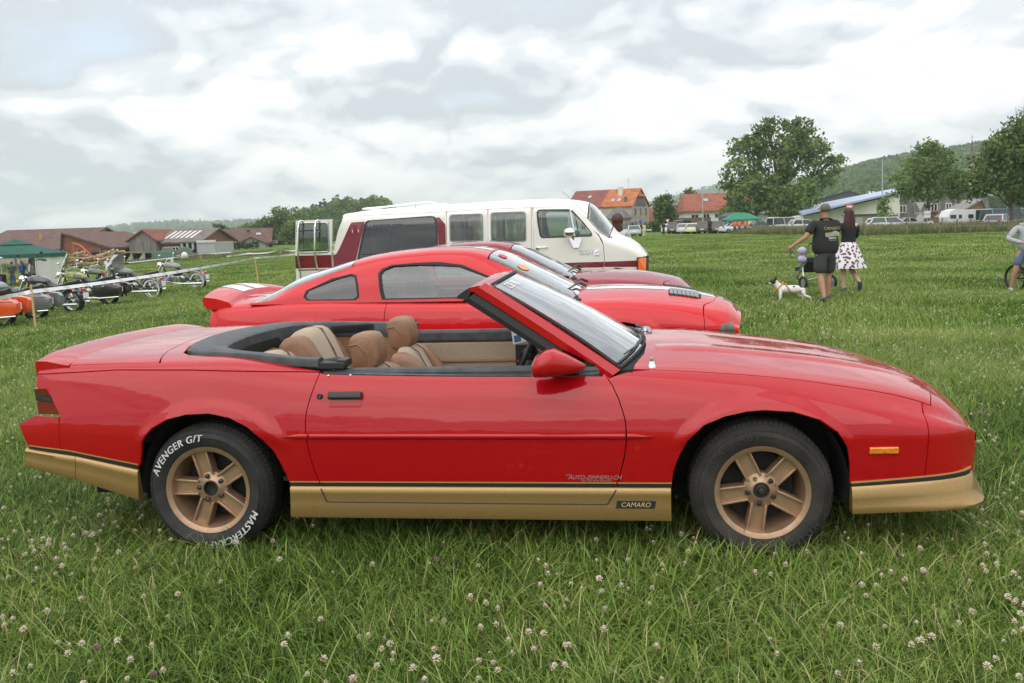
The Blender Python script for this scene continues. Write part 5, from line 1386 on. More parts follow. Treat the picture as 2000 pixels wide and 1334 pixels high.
# clover heads, thick in drifts
def clover_head(seed, low=False):
    R = np.random.default_rng(seed); V, F, T = [], [], []
    h = .095 + .06 * R.random(); r = .0095 + .003 * R.random(); n = 22 if not low else 9
    top = np.array([.012 * R.normal(), .012 * R.normal(), h])
    for i in range(n):
        u = i / (n - 1); el = -.5 + 2.0 * u; a = i * 2.4
        d = np.array([cos(a) * cos(el), sin(a) * cos(el), sin(el)]); s = np.array([-sin(a), cos(a), 0]); up = np.cross(d, s)
        rr = r * (1.0 + .25 * R.random()); w = .0030 if not low else .006
        p0, p1 = top + d * rr * .35, top + d * rr * 1.05
        b = len(V); V += [p0 - s * w * .5, p0 + s * w * .5, p1 + s * w + up * .001, p1 - s * w + up * .001]
        tn = np.clip(.15 + .85 * u + R.normal(0, .12), 0, 1); T += [tn * .8, tn * .8, tn, tn]; F += [(b, b + 1, b + 2), (b, b + 2, b + 3)]
    b = len(V); w = .0009; V += [np.array([-w, 0, 0]), np.array([w, 0, 0]), top + [w, 0, 0], top - [w, 0, 0]]; T += [-1, -1, -1, -1]; F += [(b, b + 1, b + 2), (b, b + 2, b + 3)]
    return np.array(V), np.array(F), np.array(T)
M_CLOVER = bpy.data.materials.new('clover head'); M_CLOVER.use_nodes = True
nt = M_CLOVER.node_tree; at_ = nt.nodes.new('ShaderNodeAttribute'); at_.attribute_name = 'tone'
r = nt.nodes.new('ShaderNodeValToRGB'); e = r.color_ramp.elements; e[0].position, e[0].color = 0.0, (.09, .16, .04, 1); e[1].position, e[1].color = .62, (.70, .64, .53, 1)
q = e.new(.02); q.color = (.30, .17, .10, 1); q = e.new(.28); q.color = (.62, .46, .36, 1)
nt.links.new(at_.outputs['Fac'], r.inputs[0]); nt.links.new(r.outputs[0], nt.nodes['Principled BSDF'].inputs['Base Color']); nt.nodes['Principled BSDF'].inputs['Roughness'].default_value = .9
M_PINK = leaf_mat('pink clover', (.30, .08, .20), (.50, .20, .36), trans=.2)
def heads(seeds, low, M=None):
    out = []
    for s in seeds: v, f, t = clover_head(s, low); out.append(np_mesh('clover_head', v, f, M or M_CLOVER, 'unlinked', tone=t))
    return out
def drift(n, y0, y1, wide, seed, dens):
    R = np.random.default_rng(seed); y = y0 + (y1 - y0) * R.random(n * 6) ** .8; x = (R.random(n * 6) * 2 - 1) * (wide * y + 1.5)
    k = .5 + .5 * np.sin(x * 1.7 + 2.1 * np.sin(y * .9)) * np.cos(y * 1.3 + 1.5 * np.sin(x * .8 + seed)); k = k ** 2.2 + .06
    keep = R.random(len(x)) < k * dens * 1.6
    x, y = x[keep][:n], y[keep][:n]
    return np.column_stack([x, y, gz(x, y)])
PF = drift(3000, 2.3, 9.5, .68, 21, .5)
R_ = np.random.default_rng(5)
extra = []
for c_ in ((-2.6, 3.2), (-2.0, 3.0), (-.45, 2.75), (.05, 2.72), (-1.5, 2.9), (1.7, 3.3), (-2.9, 5.2), (-2.3, 3.9), (2.2, 3.9)):      # thick clumps beside the car
    extra.append(np.column_stack([c_[0] + R_.normal(0, .22, 16), c_[1] + R_.normal(0, .2, 16)]))
extra = np.concatenate(extra); extra = np.column_stack([extra, gz(extra[:, 0], extra[:, 1])])
PF = np.concatenate([PF, extra])
def tilt_of(n, seed):
    R = np.random.default_rng(seed); a = R.normal(0, .22, (n, 3)); a[:, 2] = R.random(n) * 6.283; return a
R_ = np.random.default_rng(6)
s_near = heads(range(8), False)
scatter('clover_flowers', PF, tilt_of(len(PF), 7), .6 + .42 * R_.random(len(PF)), R_.integers(0, 8, len(PF)), s_near)
PM = drift(6500, 9, 38, .66, 22, .5)
scatter('clover_flowers', PM, tilt_of(len(PM), 8), .7 + .55 * R_.random(len(PM)), R_.integers(0, 4, len(PM)), heads(range(40, 44), True))
PK = drift(60, 2.4, 9, .66, 23, .5)
scatter('pink_clover_flowers', PK, tilt_of(len(PK), 9), .8 + .3 * R_.random(len(PK)), R_.integers(0, 2, len(PK)), heads(range(60, 62), False, M_PINK))
# ------------------------------------------------------------------ trees and woods
M_BARK = mat('bark', (.11, .09, .07), .9, var=.35, vscale=3, bump=.5, bscale=14)
M_LEAF = leaf_mat('broad leaves', (.030, .075, .016), (.20, .29, .070), None, .3, .05)
M_LEAF2 = leaf_mat('ash leaves', (.034, .080, .018), (.21, .30, .075), None, .3, .05)
M_FIR = leaf_mat('fir needles', (.014, .034, .014), (.065, .10, .038), None, .10, .05)
M_HEDGE = leaf_mat('hedge leaves', (.014, .036, .010), (.060, .10, .026), None, .2, .4)
def leaf_cards(C, n_per, spread, size, seed, flat=.7):
    """leaf sprays: quads scattered round clump centres C (k,3)"""
    R = np.random.default_rng(seed); k = len(C); n = k * n_per
    c = np.repeat(C, n_per, 0) + R.normal(0, 1, (n, 3)) * spread * np.array([1, 1, flat])
    a = R.normal(0, 1, (n, 3)); a /= np.linalg.norm(a, axis=1, keepdims=True)
    b = np.cross(a, R.normal(0, 1, (n, 3))); b /= np.linalg.norm(b, axis=1, keepdims=True)
    s = size * (.6 + .8 * R.random(n))[:, None]
    V = np.stack([c - a * s, c - b * s * .55, c + a * s, c + b * s * .55], 1).reshape(-1, 3)
    F = (np.arange(n)[:, None] * 4 + np.array([0, 1, 2, 3]))
    tone = np.repeat(np.clip(np.repeat(R.normal(.40, .16, k), n_per) + R.normal(0, .14, n), 0, 1), 4)
    return V, F, tone
def blob_clumps(ell, n, seed, shell=.62):
    """clump centres spread over the outer part of crown ellipsoids (x,y,z,rx,ry,rz)"""
    R = np.random.default_rng(seed); out = []
    vol = np.array([(e[3] * e[4] * e[5]) ** (2 / 3.) for e in ell]); cnt = np.maximum(2, (n * vol / vol.sum()).astype(int))
    for e_, m in zip(ell, cnt):
        d = R.normal(0, 1, (m, 3)); d /= np.linalg.norm(d, axis=1, keepdims=True)
        r_ = (shell + (1 - shell) * R.random(m)) * (.86 + .2 * R.random(m))
        out.append(np.array(e_[:3]) + d * r_[:, None] * np.array(e_[3:]))
    return np.concatenate(out)
def broad_tree(label, loc, trunk_h, trunk_r, ell, clumps, per, size, seed, mt=None, group=None, lean=(0, 0), bare=0, name='broadleaf_tree', cat='tree', spread=None):
    t = thing(name, label, cat, loc, 0, group)
    R = random.Random(seed)
    b = MB(); top = Vector((lean[0], lean[1], trunk_h))
    b.tube([(0, 0, -.3), (lean[0] * .2, lean[1] * .2, trunk_h * .35), top], [trunk_r * 1.25, trunk_r, trunk_r * .8], 9)
    C = blob_clumps(ell, clumps, seed)
    zmax = max(e_[2] + e_[5] for e_ in ell)
    for e_ in ell:
        c = Vector(e_[:3]); st = top.lerp(Vector((0, 0, trunk_h * .5)), R.random() * .5)
        m = st.lerp(c, .5) + Vector((R.uniform(-.3, .3), R.uniform(-.3, .3), R.uniform(.0, .6)))
        b.tube([st, m, c], [trunk_r * .55, trunk_r * .36, trunk_r * .14], 6)
        for _ in range(5):
            d = Vector((R.uniform(-1, 1) * e_[3], R.uniform(-1, 1) * e_[4], R.uniform(-.3, .9) * e_[5])) * .75
            b.tube([m.lerp(c, R.random()), c + d * .5, c + d], [trunk_r * .22, trunk_r * .12, trunk_r * .04], 4)
    for _ in range(bare):
        e_ = R.choice(ell); p0 = Vector(e_[:3]) + Vector((R.uniform(-.5, .5) * e_[3], 0, e_[5] * .5)); h_ = R.uniform(.5, 1.0) * e_[5]
        tp_ = p0 + Vector((R.uniform(-.15, .15) * h_, R.uniform(-.15, .15) * h_, h_ + e_[5] * .3)); b.tube([p0, p0.lerp(tp_, .6), tp_], [.05, .035, .012], 4)
        for _2 in range(3): b.tube([p0.lerp(tp_, R.uniform(.4, .8)), tp_ + Vector((R.uniform(-.5, .5), R.uniform(-.5, .5), R.uniform(-.6, .1)))], [.02, .008], 3)
    b.build('trunk', M_BARK, t, smooth=50)
    V, F, T = leaf_cards(C, per, spread or size * 1.7, size, seed)
    np_mesh('crown', V, F, mt or M_LEAF, t, tone=T)
    return t
def conifer(label, loc, h, r, seed, group=None, size=.55, layers=11, per=26):
    t = thing('conifer', label, 'conifer', loc, 0, group); R = np.random.default_rng(seed)
    b = MB(); b.tube([(0, 0, -.5), (0, 0, h * .95)], [r * .10, .03], 6); b.build('trunk', M_BARK, t)
    C = []
    for k in range(layers):
        u = k / (layers - 1); z = h * (.10 + .88 * u); rr = r * (1 - u) ** .8 * (.85 + .3 * R.random()); m = max(2, int(per * (1 - u) + 3))
        a = R.random(m) * 6.283; q = rr * (.35 + .65 * R.random(m)); C.append(np.stack([q * np.cos(a), q * np.sin(a), z - q * .28 + R.normal(0, .15, m)], 1))
    V, F, T = leaf_cards(np.concatenate(C), 7, size * .7, size, seed, .5); np_mesh('crown', V, F, M_FIR, t, tone=T)
    return t

# hills: a ridge line with a slope running down towards the field
M_HILL = mat('wooded hill', (.022, .045, .018), .95, var=.3, vscale=.02, coords='Object')
M_PASTURE = mat('hill pasture', (.13, .19, .05), .95, var=.25, vscale=.03, coords='Object')
def hill(name, sky, Y, Yfoot, m, zfoot=-9.0, wob=0.0, seed=0):
    R = np.random.default_rng(seed); xs = np.linspace(sky[0][0], sky[-1][0], 90); ys = np.interp(xs, [s[0] for s in sky], [s[1] for s in sky])
    rows = []
    for px, py in zip(xs, ys):
        top = at(px, py, Y); ft = at(px, py, Yfoot); col_ = []
        for u in np.linspace(0, 1, 14):
            f = u * u * (3 - 2 * u) * .6 + u * .4
            col_.append((ft.x + (top.x - ft.x) * u, Yfoot + (Y - Yfoot) * u, zfoot + (top.z - zfoot) * f + wob * R.normal() * (u < 1)))
        col_.append((top.x * 1.12, Y * 1.12, top.z * .8)); col_.append((top.x * 1.4, Y * 1.4, zfoot))
        rows.append(col_)
    A_ = np.array(rows); n, k = A_.shape[:2]; i = (np.arange(n - 1)[:, None] * k + np.arange(k - 1)[None]).ravel()
    o = np_mesh(name, A_.reshape(-1, 3), np.stack([i, i + k, i + k + 1, i + 1], 1), m, smooth=True); tag(o, kind='structure')
    return A_
def woods(name, A_, n, hgt, seed, u0=0.15, u1=.97, only=None, srcs=None, smin=.75, smax=1.3, xr=(0, 1)):
    """tree crowns over a hill side"""
    R = np.random.default_rng(seed); k = A_.shape[1] - 3
    u = xr[0] + (xr[1] - xr[0]) * R.random(n); v = u0 + (u1 - u0) * R.random(n)
    if only is not None: k_ = only(u, v, R); u, v = u[k_], v[k_]
    fu, fv = u * (A_.shape[0] - 1.001), v * k; iu, iv = fu.astype(int), fv.astype(int); a, b_ = (fu - iu)[:, None], (fv - iv)[:, None]
    P = (A_[iu, iv] * (1 - a) * (1 - b_) + A_[iu + 1, iv] * a * (1 - b_) + A_[iu, iv + 1] * (1 - a) * b_ + A_[iu + 1, iv + 1] * a * b_)
    return scatter(name, P, rz_of(len(P), seed), hgt * (smin + (smax - smin) * R.random(len(P))), R.integers(0, len(srcs), len(P)), srcs)
def unit_tree(seed, fir=False, M=None):
    """crown one metre high for distant woods"""
    R = np.random.default_rng(seed)
    if fir:
        C = []
        for k in range(9):
            u = k / 8; m = int(10 * (1 - u) + 2); a = R.random(m) * 6.283; q = .26 * (1 - u) * (.4 + .6 * R.random(m)); C.append(np.stack([q * np.cos(a), q * np.sin(a), .06 + .92 * u - q * .2], 1))
        V, F, T = leaf_cards(np.concatenate(C), 4, .035, .055, seed, .5)
    else:
        C = blob_clumps([(0, 0, .55, .34, .34, .42), (.12, .05, .75, .22, .22, .24), (-.14, -.06, .62, .24, .24, .28)], 60, seed, .7)
        V, F, T = leaf_cards(C, 6, .055, .07, seed)
    T = np.clip(T + R.normal(0, .10), 0, 1)
    return np_mesh('distant_tree', V, F, M or (M_FIR if fir else M_LEAF), 'unlinked', tone=T)
U_B = [unit_tree(s) for s in range(4)] + [unit_tree(9, M=M_LEAF2)]; U_F = [unit_tree(s, True) for s in range(20, 23)]

hb = hill('far_hill', [(1190, 428), (1250, 408), (1300, 396), (1350, 382), (1400, 370), (1445, 363), (1520, 356), (1640, 360), (1760, 388)], 2600, 1500, M_HILL)
woods('far_forest', hb, 3800, 15, 3, .2, .99, srcs=U_B[:2] + U_F)
hl = hill('far_hill', [(-260, 494), (60, 478), (150, 466), (200, 454), (240, 448), (300, 442), (345, 440), (420, 441), (500, 437), (600, 433), (760, 432), (1000, 430), (1200, 432)], 2300, 1250, M_HILL, -12)
woods('far_forest', hl, 4600, 14, 4, .15, .99, srcs=U_B[:2] + U_F)
hr = hill('forest_hill', [(1460, 425), (1540, 398), (1600, 372), (1640, 354), (1700, 337), (1750, 326), (1800, 319), (1850, 312), (1890, 305), (1940, 296), (2000, 281), (2120, 255), (2300, 230), (2500, 245)], 820, 330, M_HILL, -1.5)
woods('hill_forest', hr, 11000, 9.5, 5, .03, .985, srcs=U_B + U_F[:1])
hm = hill('pasture_hill', [(380, 489), (430, 480), (475, 468), (520, 457), (560, 447), (600, 432), (650, 419), (690, 410), (740, 407), (800, 408), (900, 414), (1050, 430), (1200, 440)], 420, 235, M_PASTURE, -5)
woods('hillside_wood', hm, 1000, 6.2, 6, .02, .90, only=lambda u, v, R: (u < .46) & (R.random(len(u)) < np.clip(1.15 - (v - .55) * 1.6 * (u > .33), .1, 1)), srcs=U_B, xr=(.09, .55), smin=.55)
# firs along the top of the nearer hill, one by one
for i, (px, py, h_) in enumerate(((594, 424, 7.5), (601, 423, 6.2), (612, 420, 8.6), (619, 418, 7.4), (627, 415, 8.4), (634, 412, 9.6), (652, 409, 8.8), (660, 407, 10.4), (706, 402, 6.0), (746, 403, 7.5), (684, 405, 4.5))):
    p = at(px, py, 400)
    conifer('dark fir on the low hill skyline, %s' % ('first from the left', 'second from the left', 'tall and third from the left', 'slim and fourth from the left', 'left neighbour of the tallest pair', 'broad left one of the tallest pair', 'thin topped one right of the tallest pair', 'tallest of the row', 'small and alone above the van roof rail', 'lone and furthest right above the van roof', 'short and bushy, right of the tallest')[i], (p.x, 400, p.z - h_ * .42), h_, h_ * .22, 100 + i, 'firs along the pasture hill', .5, 9, 16)
# small village roofs far away on the valley side
b = MB(); R = random.Random(4)
for i in range(14):
    px = R.choice((R.uniform(400, 470), R.uniform(425, 450))); p = at(px, R.uniform(455, 460), 1150)
    w = R.uniform(5, 8); b.box((p.x, p.y, p.z), (w, 8, 4), m=0); b.prism([(-w * .55, 2), (w * .55, 2), (0, 5.5)], lambda u, v, q, p=p: Vector((p.x + u, p.y + q, p.z + v)), -4.3, 4.3, m=1)
o = b.build('distant_village', [mat('far walls', (.7, .62, .55), .9), mat('far roofs', (.42, .2, .15), .9)], None, smooth=0); tag(o, kind='stuff')

# ---- the big tree and its neighbours on the right
def tree_at(label, px, py_top, Y, ellp, trunk_px, clumps, per, size, seed, **k):
    """crown ellipsoids given in metres about the trunk foot"""
    g = gx(px, Y); return broad_tree(label, g, trunk_px[0], trunk_px[1], ellp, clumps, per, size, seed, **k)
tree_at('big spreading broadleaf tree with a domed crown, tallest tree in the field edge', 1522, 228, 140,
    [(0, 0, 14.5, 5.2, 5, 3.6), (-4.2, 1, 12.8, 3.8, 4, 3.3), (4.6, 0, 13.2, 3.6, 4, 3.2), (-6.6, 0, 9.4, 2.8, 3.2, 2.6), (7.4, 0, 9.6, 2.8, 3.0, 2.3), (1.8, -2, 11.4, 3.6, 3.4, 2.6), (-2.4, -2, 9.3, 3.6, 3.4, 2.2), (3.6, -1, 16.3, 2.4, 2.4, 1.6), (-1.6, 0, 16.6, 2.2, 2.4, 1.4), (9.3, 0, 11.0, 1.6, 1.8, 1.2), (-8.0, 0, 7.6, 1.4, 1.8, 1.0), (5.2, -1, 7.2, 3.0, 3.0, 1.6)],
    (5.2, .62), 330, 30, .30, 1, spread=.52)
tree_at('low bushy broadleaf tree in front of the big domed tree, left of its trunk', 1478, 300, 136, [(-1.6, 0, 5.0, 3.4, 3, 2.6), (1.6, 0, 5.4, 3.2, 3, 2.5), (-3.4, 0, 3.2, 1.8, 2, 1.4), (0, 0, 7.2, 2.6, 2.6, 1.6)], (2.6, .26), 150, 26, .30, 2, spread=.55)
tree_at('dark round broadleaf tree beneath the right side of the big domed tree', 1530, 300, 134, [(0.4, 0, 4.3, 3.0, 3, 2.5), (2.8, 0, 4.6, 2.8, 2.8, 2.1), (.6, 0, 2.4, 2.2, 2.2, 1.4), (2.8, 0, 6.4, 2.4, 2.4, 1.5)], (2.2, .28), 150, 26, .30, 3, spread=.55)
tree_at('ash tree with an airy crown in front of the grey timber barn', 1812, 272, 104, [(0, 0, 8.2, 2.6, 2.6, 2.2), (-1.9, 0, 6.2, 2.2, 2.3, 1.7), (2.0, 0, 6.0, 2.4, 2.4, 1.8), (.3, 0, 9.6, 1.4, 1.4, 1.1), (-3.1, 0, 4.4, 1.4, 1.6, .9), (3.4, 0, 4.3, 1.3, 1.5, .9), (0, -1, 4.6, 2.4, 2.4, 1.3)], (2.6, .17), 210, 24, .21, 4, mt=M_LEAF2, spread=.42)
tree_at('broadleaf tree with bare dead twigs on top, at the right edge behind the boy', 1975, 250, 74, [(0, 0, 7.0, 2.3, 2.3, 2.2), (-2.0, 0, 5.2, 1.9, 2.0, 1.6), (2.2, 0, 6.2, 2.2, 2.2, 2.3), (-2.9, 0, 3.8, 1.3, 1.5, 1.0), (1.2, 0, 8.6, 1.8, 1.8, 1.4), (-1.1, 0, 6.9, 1.1, 1.2, .9), (0, -1, 3.9, 2.2, 2.2, 1.2)], (2.4, .16), 260, 24, .18, 5, mt=M_LEAF2, bare=16, spread=.38)
tree_at('dark broadleaf tree leaning over the vehicles at the far right edge', 2030, 270, 84, [(0, 0, 5.5, 2.6, 2.6, 2.6), (-1.8, 0, 3.6, 1.8, 2, 1.4), (1.5, 0, 8.0, 2.2, 2.2, 2)], (2.2, .2), 200, 26, .22, 6, spread=.42)
tree_at('small broadleaf tree between the stone house and the parked cars', 1300, 385, 150, [(0, 0, 4.6, 1.9, 1.9, 1.7), (-.7, 0, 2.8, 1.6, 1.6, 1.2), (.9, 0, 3.0, 1.5, 1.5, 1.2), (.1, 0, 6.0, 1.1, 1.1, .9)], (1.4, .15), 120, 26, .24, 7, mt=M_LEAF2, spread=.4)
tree_at('dark tree behind the left end of the white house', 1344, 385, 175, [(0, 0, 5.2, 2.0, 2, 2.2), (.8, 0, 7.0, 1.4, 1.4, 1.3), (-.9, 0, 3.2, 1.6, 1.6, 1.5)], (2.0, .2), 110, 24, .28, 8, spread=.45)
tree_at('small young conifer like tree before the cream wall of the blue roofed hall', 1725, 395, 96, [(0, 0, 1.2, .8, .8, .9), (0, 0, 2.4, .55, .55, .8), (0, 0, 3.3, .3, .3, .6)], (1.0, .05), 50, 22, .14, 9, spread=.2)
tree_at('rounded green bush beside the young tree before the cream hall', 1742, 425, 97, [(0, 0, .9, 1.0, .9, .9)], (.3, .04), 40, 24, .14, 10, name='bush', cat='bush', spread=.25)
tree_at('round green bush by the corner of the stone house', 1276, 436, 158, [(0, 0, 1.0, 1.1, 1, 1.0)], (.3, .06), 40, 20, .2, 11, name='bush', cat='bush', spread=.3)
tree_at('bush by the road sign at the far end of the parked cars', 1305, 440, 140, [(0, 0, .7, .9, .9, .7)], (.3, .05), 30, 20, .18, 12, name='bush', cat='bush', spread=.3)
# trees by the left houses
tree_at('dark pine with a flat ragged top behind the brown roofed farmhouse', 432, 445, 185, [(-.6, 0, 4.4, 1.4, 1.4, .8), (.8, 0, 3.4, 1.8, 1.6, .9), (2.6, 0, 2.6, 1.6, 1.6, 1.2), (-.4, 0, 2.4, 1.4, 1.4, 1.0)], (3.0, .16), 90, 22, .26, 13, mt=M_FIR, spread=.4)
for i, (px, py, Y, s, lab) in enumerate(((540, 430, 215, 1.25, 'leafy tree on the slope right of the farmhouse, front one of the group'), (566, 425, 225, 1.35, 'broad leafy tree left of the open van door'), (500, 440, 220, .8, 'leafy tree just above the farmhouse roof'), (575, 430, 190, .7, 'shrubby tree directly beside the open van door'))):
    tree_at(lab, px, py, Y, [(0, 0, 5.0 * s, 2.6 * s, 2.6 * s, 2.6 * s), (-1.6 * s, 0, 3.4 * s, 2.2 * s, 2 * s, 2.0 * s), (1.8 * s, 0, 3.6 * s, 2.2 * s, 2 * s, 2.0 * s), (0, 0, 1.6 * s, 2.4 * s, 2 * s, 1.4 * s)], (1.5, .2), 150, 24, .34, 30 + i, spread=.55)
# hedge of small thujas before the farmhouse
for i in range(15):
    p = gx(432 + i * 5.0, 150); h_ = 1.5 + .35 * ((i * 7) % 5) / 5
    t = thing('thuja', 'small upright thuja in the dark hedge before the farmhouse', 'shrub', p, 0, 'thuja hedge before the farmhouse')
    C = blob_clumps([(0, 0, h_ * .45, .28, .28, h_ * .5)], 22, i, .5); V, F, T = leaf_cards(C, 9, .10, .11, i); np_mesh('foliage', V, F, M_HEDGE, t, tone=T)
for (x0, x1, y0, Y, hh, lab) in ((528, 577, 470, 205, 1.5, 'long clipped hedge behind the white tape, right of the farmhouse'), (1262, 1330, 445, 165, .9, 'low hedge beside the road behind the parked cars')):
    a, c_ = gx(x0, Y), gx(x1, Y); L = (c_ - a).length
    t = thing('hedge', lab, 'hedge', a); C = np.column_stack([NR.random(160) * L, NR.normal(0, .35, 160), NR.random(160) * hh]); V, F, T = leaf_cards(C, 12, .25, .22, 5); np_mesh('foliage', V, F, M_HEDGE, t, tone=T)

# rough grass and weeds along the fence on the right
M_TALL = leaf_mat('tall rough grass', (.055, .085, .022), (.24, .25, .10), (.42, .36, .20), .3, .5)
tall = patch_src(420, 1.6, .35, .95, .012, .024, range(70, 73), .5, M_TALL)
R_ = np.random.default_rng(77); n = 900
px = 1440 + R_.random(n) * 900; Yt = 68 + R_.random(n) * 20 + (1700 - np.clip(px, 1440, 1700)) * .10
P = np.array([list(gx(a, b_)) for a, b_ in zip(px, Yt)])
scatter('tall_grass', P, rz_of(n, 78), .7 + .5 * R_.random(n), R_.integers(0, 3, n), tall)
px = R_.random(260) * 560; Yt = 96 + R_.random(260) * 22; P = np.array([list(gx(a, b_)) for a, b_ in zip(px, Yt)])
scatter('tall_grass', P, rz_of(260, 79), .4 + .3 * R_.random(260), R_.integers(0, 3, 260), tall)
# ------------------------------------------------------------------ buildings
M_TILE = mat('brown roof tiles', (.115, .060, .048), .85, var=.28, vscale=1.3, bump=.5, bscale=9)
M_TILE_RED = mat('red roof tiles', (.27, .085, .050), .85, var=.22, vscale=1.1, bump=.5, bscale=9)
M_TILE_ORANGE = mat('orange roof tiles', (.40, .125, .045), .85, var=.25, vscale=.9, bump=.5, bscale=9)
M_TILE_MAROON = mat('dull red roof tiles', (.20, .065, .050), .85, var=.25, vscale=1.0, bump=.5, bscale=9)
M_SLATE = mat('slate', (.12, .125, .135), .7, var=.25, vscale=2)
M_PLASTER = mat('pale plaster', (.66, .63, .56), .9, var=.10, vscale=.8)
M_STONE = mat('grey stone render', (.40, .36, .30), .95, var=.18, vscale=1.2, bump=.4, bscale=6)
M_WHITEW = mat('white wall', (.74, .72, .69), .9, var=.07, vscale=.7)
M_CREAMW = mat('cream cladding', (.72, .69, .61), .85, var=.08, vscale=.9)
M_OLDWOOD = mat('weathered boards', (.19, .175, .16), .9, var=.4, vscale=2.2, stretch=(3.2, 3.2, .25))
M_REDWOOD = mat('red brown boards', (.21, .085, .05), .9, var=.3, vscale=2.2, stretch=(.3, 3, 3))
M_BRICK = mat('brick wall', (.30, .16, .10), .9, var=.3, vscale=3)
M_BLUEROOF = mat('blue sheet roof', (.34, .40, .56), .35, var=.08, vscale=.6, spec=.7)
M_CONCRETE = mat('concrete', (.42, .40, .36), .9, var=.2, vscale=1.5)
M_PANE = mat('dark pane', (.03, .035, .04), .08, spec=.8)
M_FRAME = mat('white frame', (.75, .75, .73), .5)
def gable(root, x0, y0, w, d, eave, ridge, wall_m, roof_m, axis='x', over=.45, hip=0.0, name='wall', ridge_off=.5, base=-1.2, roof_name='roof'):
    """walls and a pitched roof; axis = direction of the ridge"""
    b = MB(); t = .22
    X0, X1, Y0, Y1 = x0, x0 + w, y0, y0 + d
    b.box(((X0 + X1) / 2, (Y0 + Y1) / 2, (eave + base) / 2), (w, d, eave - base))
    rise = ridge - eave
    if axis == 'x':
        ym = Y0 + d * ridge_off
        if hip == 0: b.prism([(Y0, eave), (Y1, eave), (ym, ridge - .05)], lambda u, v, q: Vector((q, u, v)), X0, X1)
    else:
        xm = X0 + w * ridge_off
        b.prism([(X0, eave), (X1, eave), (xm, ridge - .05)], lambda u, v, q: Vector((u, q, v)), Y0, Y1)
    b.build(name, wall_m, root, smooth=0)
    b = MB()
    if axis == 'x':
        for (ye, s) in ((Y0, -1), (Y1, 1)):
            run = abs(ym - ye); k = over / run; ez, ey = eave - rise * k, ye + s * over
            h = hip
            q = [Vector((X0 - over, ey, ez)), Vector((X1 + over, ey, ez)), Vector((X1 + over * (h == 0) - h, ym, ridge)), Vector((X0 - over * (h == 0) + h, ym, ridge))]
            b.loft([q, [p + Vector((0, 0, t)) for p in q]])
        if hip > 0:
            for (xe, s) in ((X0, -1), (X1, 1)):
                ez = eave - rise * over / (d / 2)
                q = [Vector((xe + s * over, Y0 - over, ez)), Vector((xe + s * over, Y1 + over, ez)), Vector((xe - s * hip, ym, ridge))]
                b.loft([q, [p + Vector((0, 0, t)) for p in q]])
    else:
        for (xe, s) in ((X0, -1), (X1, 1)):
            run = abs(xm - xe); k = over / max(run, .1); ez, ex = eave - rise * k, xe + s * over
            q = [Vector((ex, Y0 - over, ez)), Vector((ex, Y1 + over, ez)), Vector((xm, Y1 + over, ridge)), Vector((xm, Y0 - over, ridge))]
            b.loft([q, [p + Vector((0, 0, t)) for p in q]])
    return b.build(roof_name, roof_m, root, smooth=0)
def windows(root, lst, y=0.0, face='front', frame_m=None, shutters=None):
    for (x, z, w, h) in lst:
        def P(u, v, q):
            return Vector((x + u, y - q, z + v)) if face == 'front' else (Vector((y + q, x + u, z + v)) if face == 'right' else Vector((y - q, x + u, z + v)))
        b = MB(); e_ = .09
        for (u0, u1, v0, v1) in ((-w / 2 - e_, w / 2 + e_, -h / 2 - e_, -h / 2), (-w / 2 - e_, w / 2 + e_, h / 2, h / 2 + e_), (-w / 2 - e_, -w / 2, -h / 2, h / 2), (w / 2, w / 2 + e_, -h / 2, h / 2), (-.04, .04, -h / 2, h / 2)):
            b.prism([(u0, v0), (u1, v0), (u1, v1), (u0, v1)], P, .0, .07)
        fr = b.build('window', frame_m or M_FRAME, root, smooth=0)
        b = MB(); b.prism([(-w / 2, -h / 2), (w / 2, -h / 2), (w / 2, h / 2), (-w / 2, h / 2)], P, .005, .03); b.build('pane', M_PANE, fr, smooth=0)
        if shutters:
            for s in (-1, 1):
                b = MB(); b.prism([(s * (w / 2 + .1), -h / 2), (s * (w / 2 + .1 + w * .5), -h / 2), (s * (w / 2 + .1 + w * .5), h / 2), (s * (w / 2 + .1), h / 2)], P, .02, .08); b.build('shutter', shutters, root, smooth=0)
def building(name, label, px, Y, rz=0.0, cat='house', dz=0.0):
    g = gx(px, Y); g.z += dz
    return thing(name, label, cat, g, rz)
def bx(name, m, root, c, d, rz=0.0):
    b = MB(); b.box(c, d, rz); return b.build(name, m, root, smooth=0)

# left: sawmill shed with lean-to, boarded barn, farmhouse
h = building('sawmill_shed', 'long low shed with a brown tiled roof at the left edge, log piles before it', -40, 122, radians(-3), 'shed', -.4)
gable(h, -2, 0, 14.8, 20, 2.5, 5.4, M_STONE, M_TILE, 'x', .6)
b = MB(); b.box((6.2, 4.6, 4.2), (.5, .5, 1.3)); b.build('chimney', mat('orange chimney', (.4, .24, .13), .9), h, smooth=0)
for x in (1.5, 5.0, 8.5, 12.2): bx('shed_post', M_OLDWOOD, h, (x, -.12, .9), (.22, .2, 3.6))
windows(h, [(12.0, 1.0, 2.2, .9)], 0)
h2 = building('lean_to_shed', 'open fronted shed with sloping brown roof and red brown gable', 120, 116, radians(-14), 'shed', -.4)
gable(h2, 0, 0, 7.6, 12, 2.4, 4.5, M_REDWOOD, M_TILE, 'y', .5, ridge_off=.04)
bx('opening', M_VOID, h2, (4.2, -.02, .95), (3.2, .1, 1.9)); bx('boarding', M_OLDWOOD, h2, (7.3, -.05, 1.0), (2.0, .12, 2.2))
for x in (.2, 2.5, 6.1, 8.2): bx('shed_post', M_OLDWOOD, h2, (x, -.15, 1.0), (.2, .2, 2.8))
cr_ = thing('log_crane', 'red steel log crane bent over the log piles by the sheds', 'crane', gx(142, 106)); M_CRANE = mat('red crane paint', (.42, .07, .03), .6)
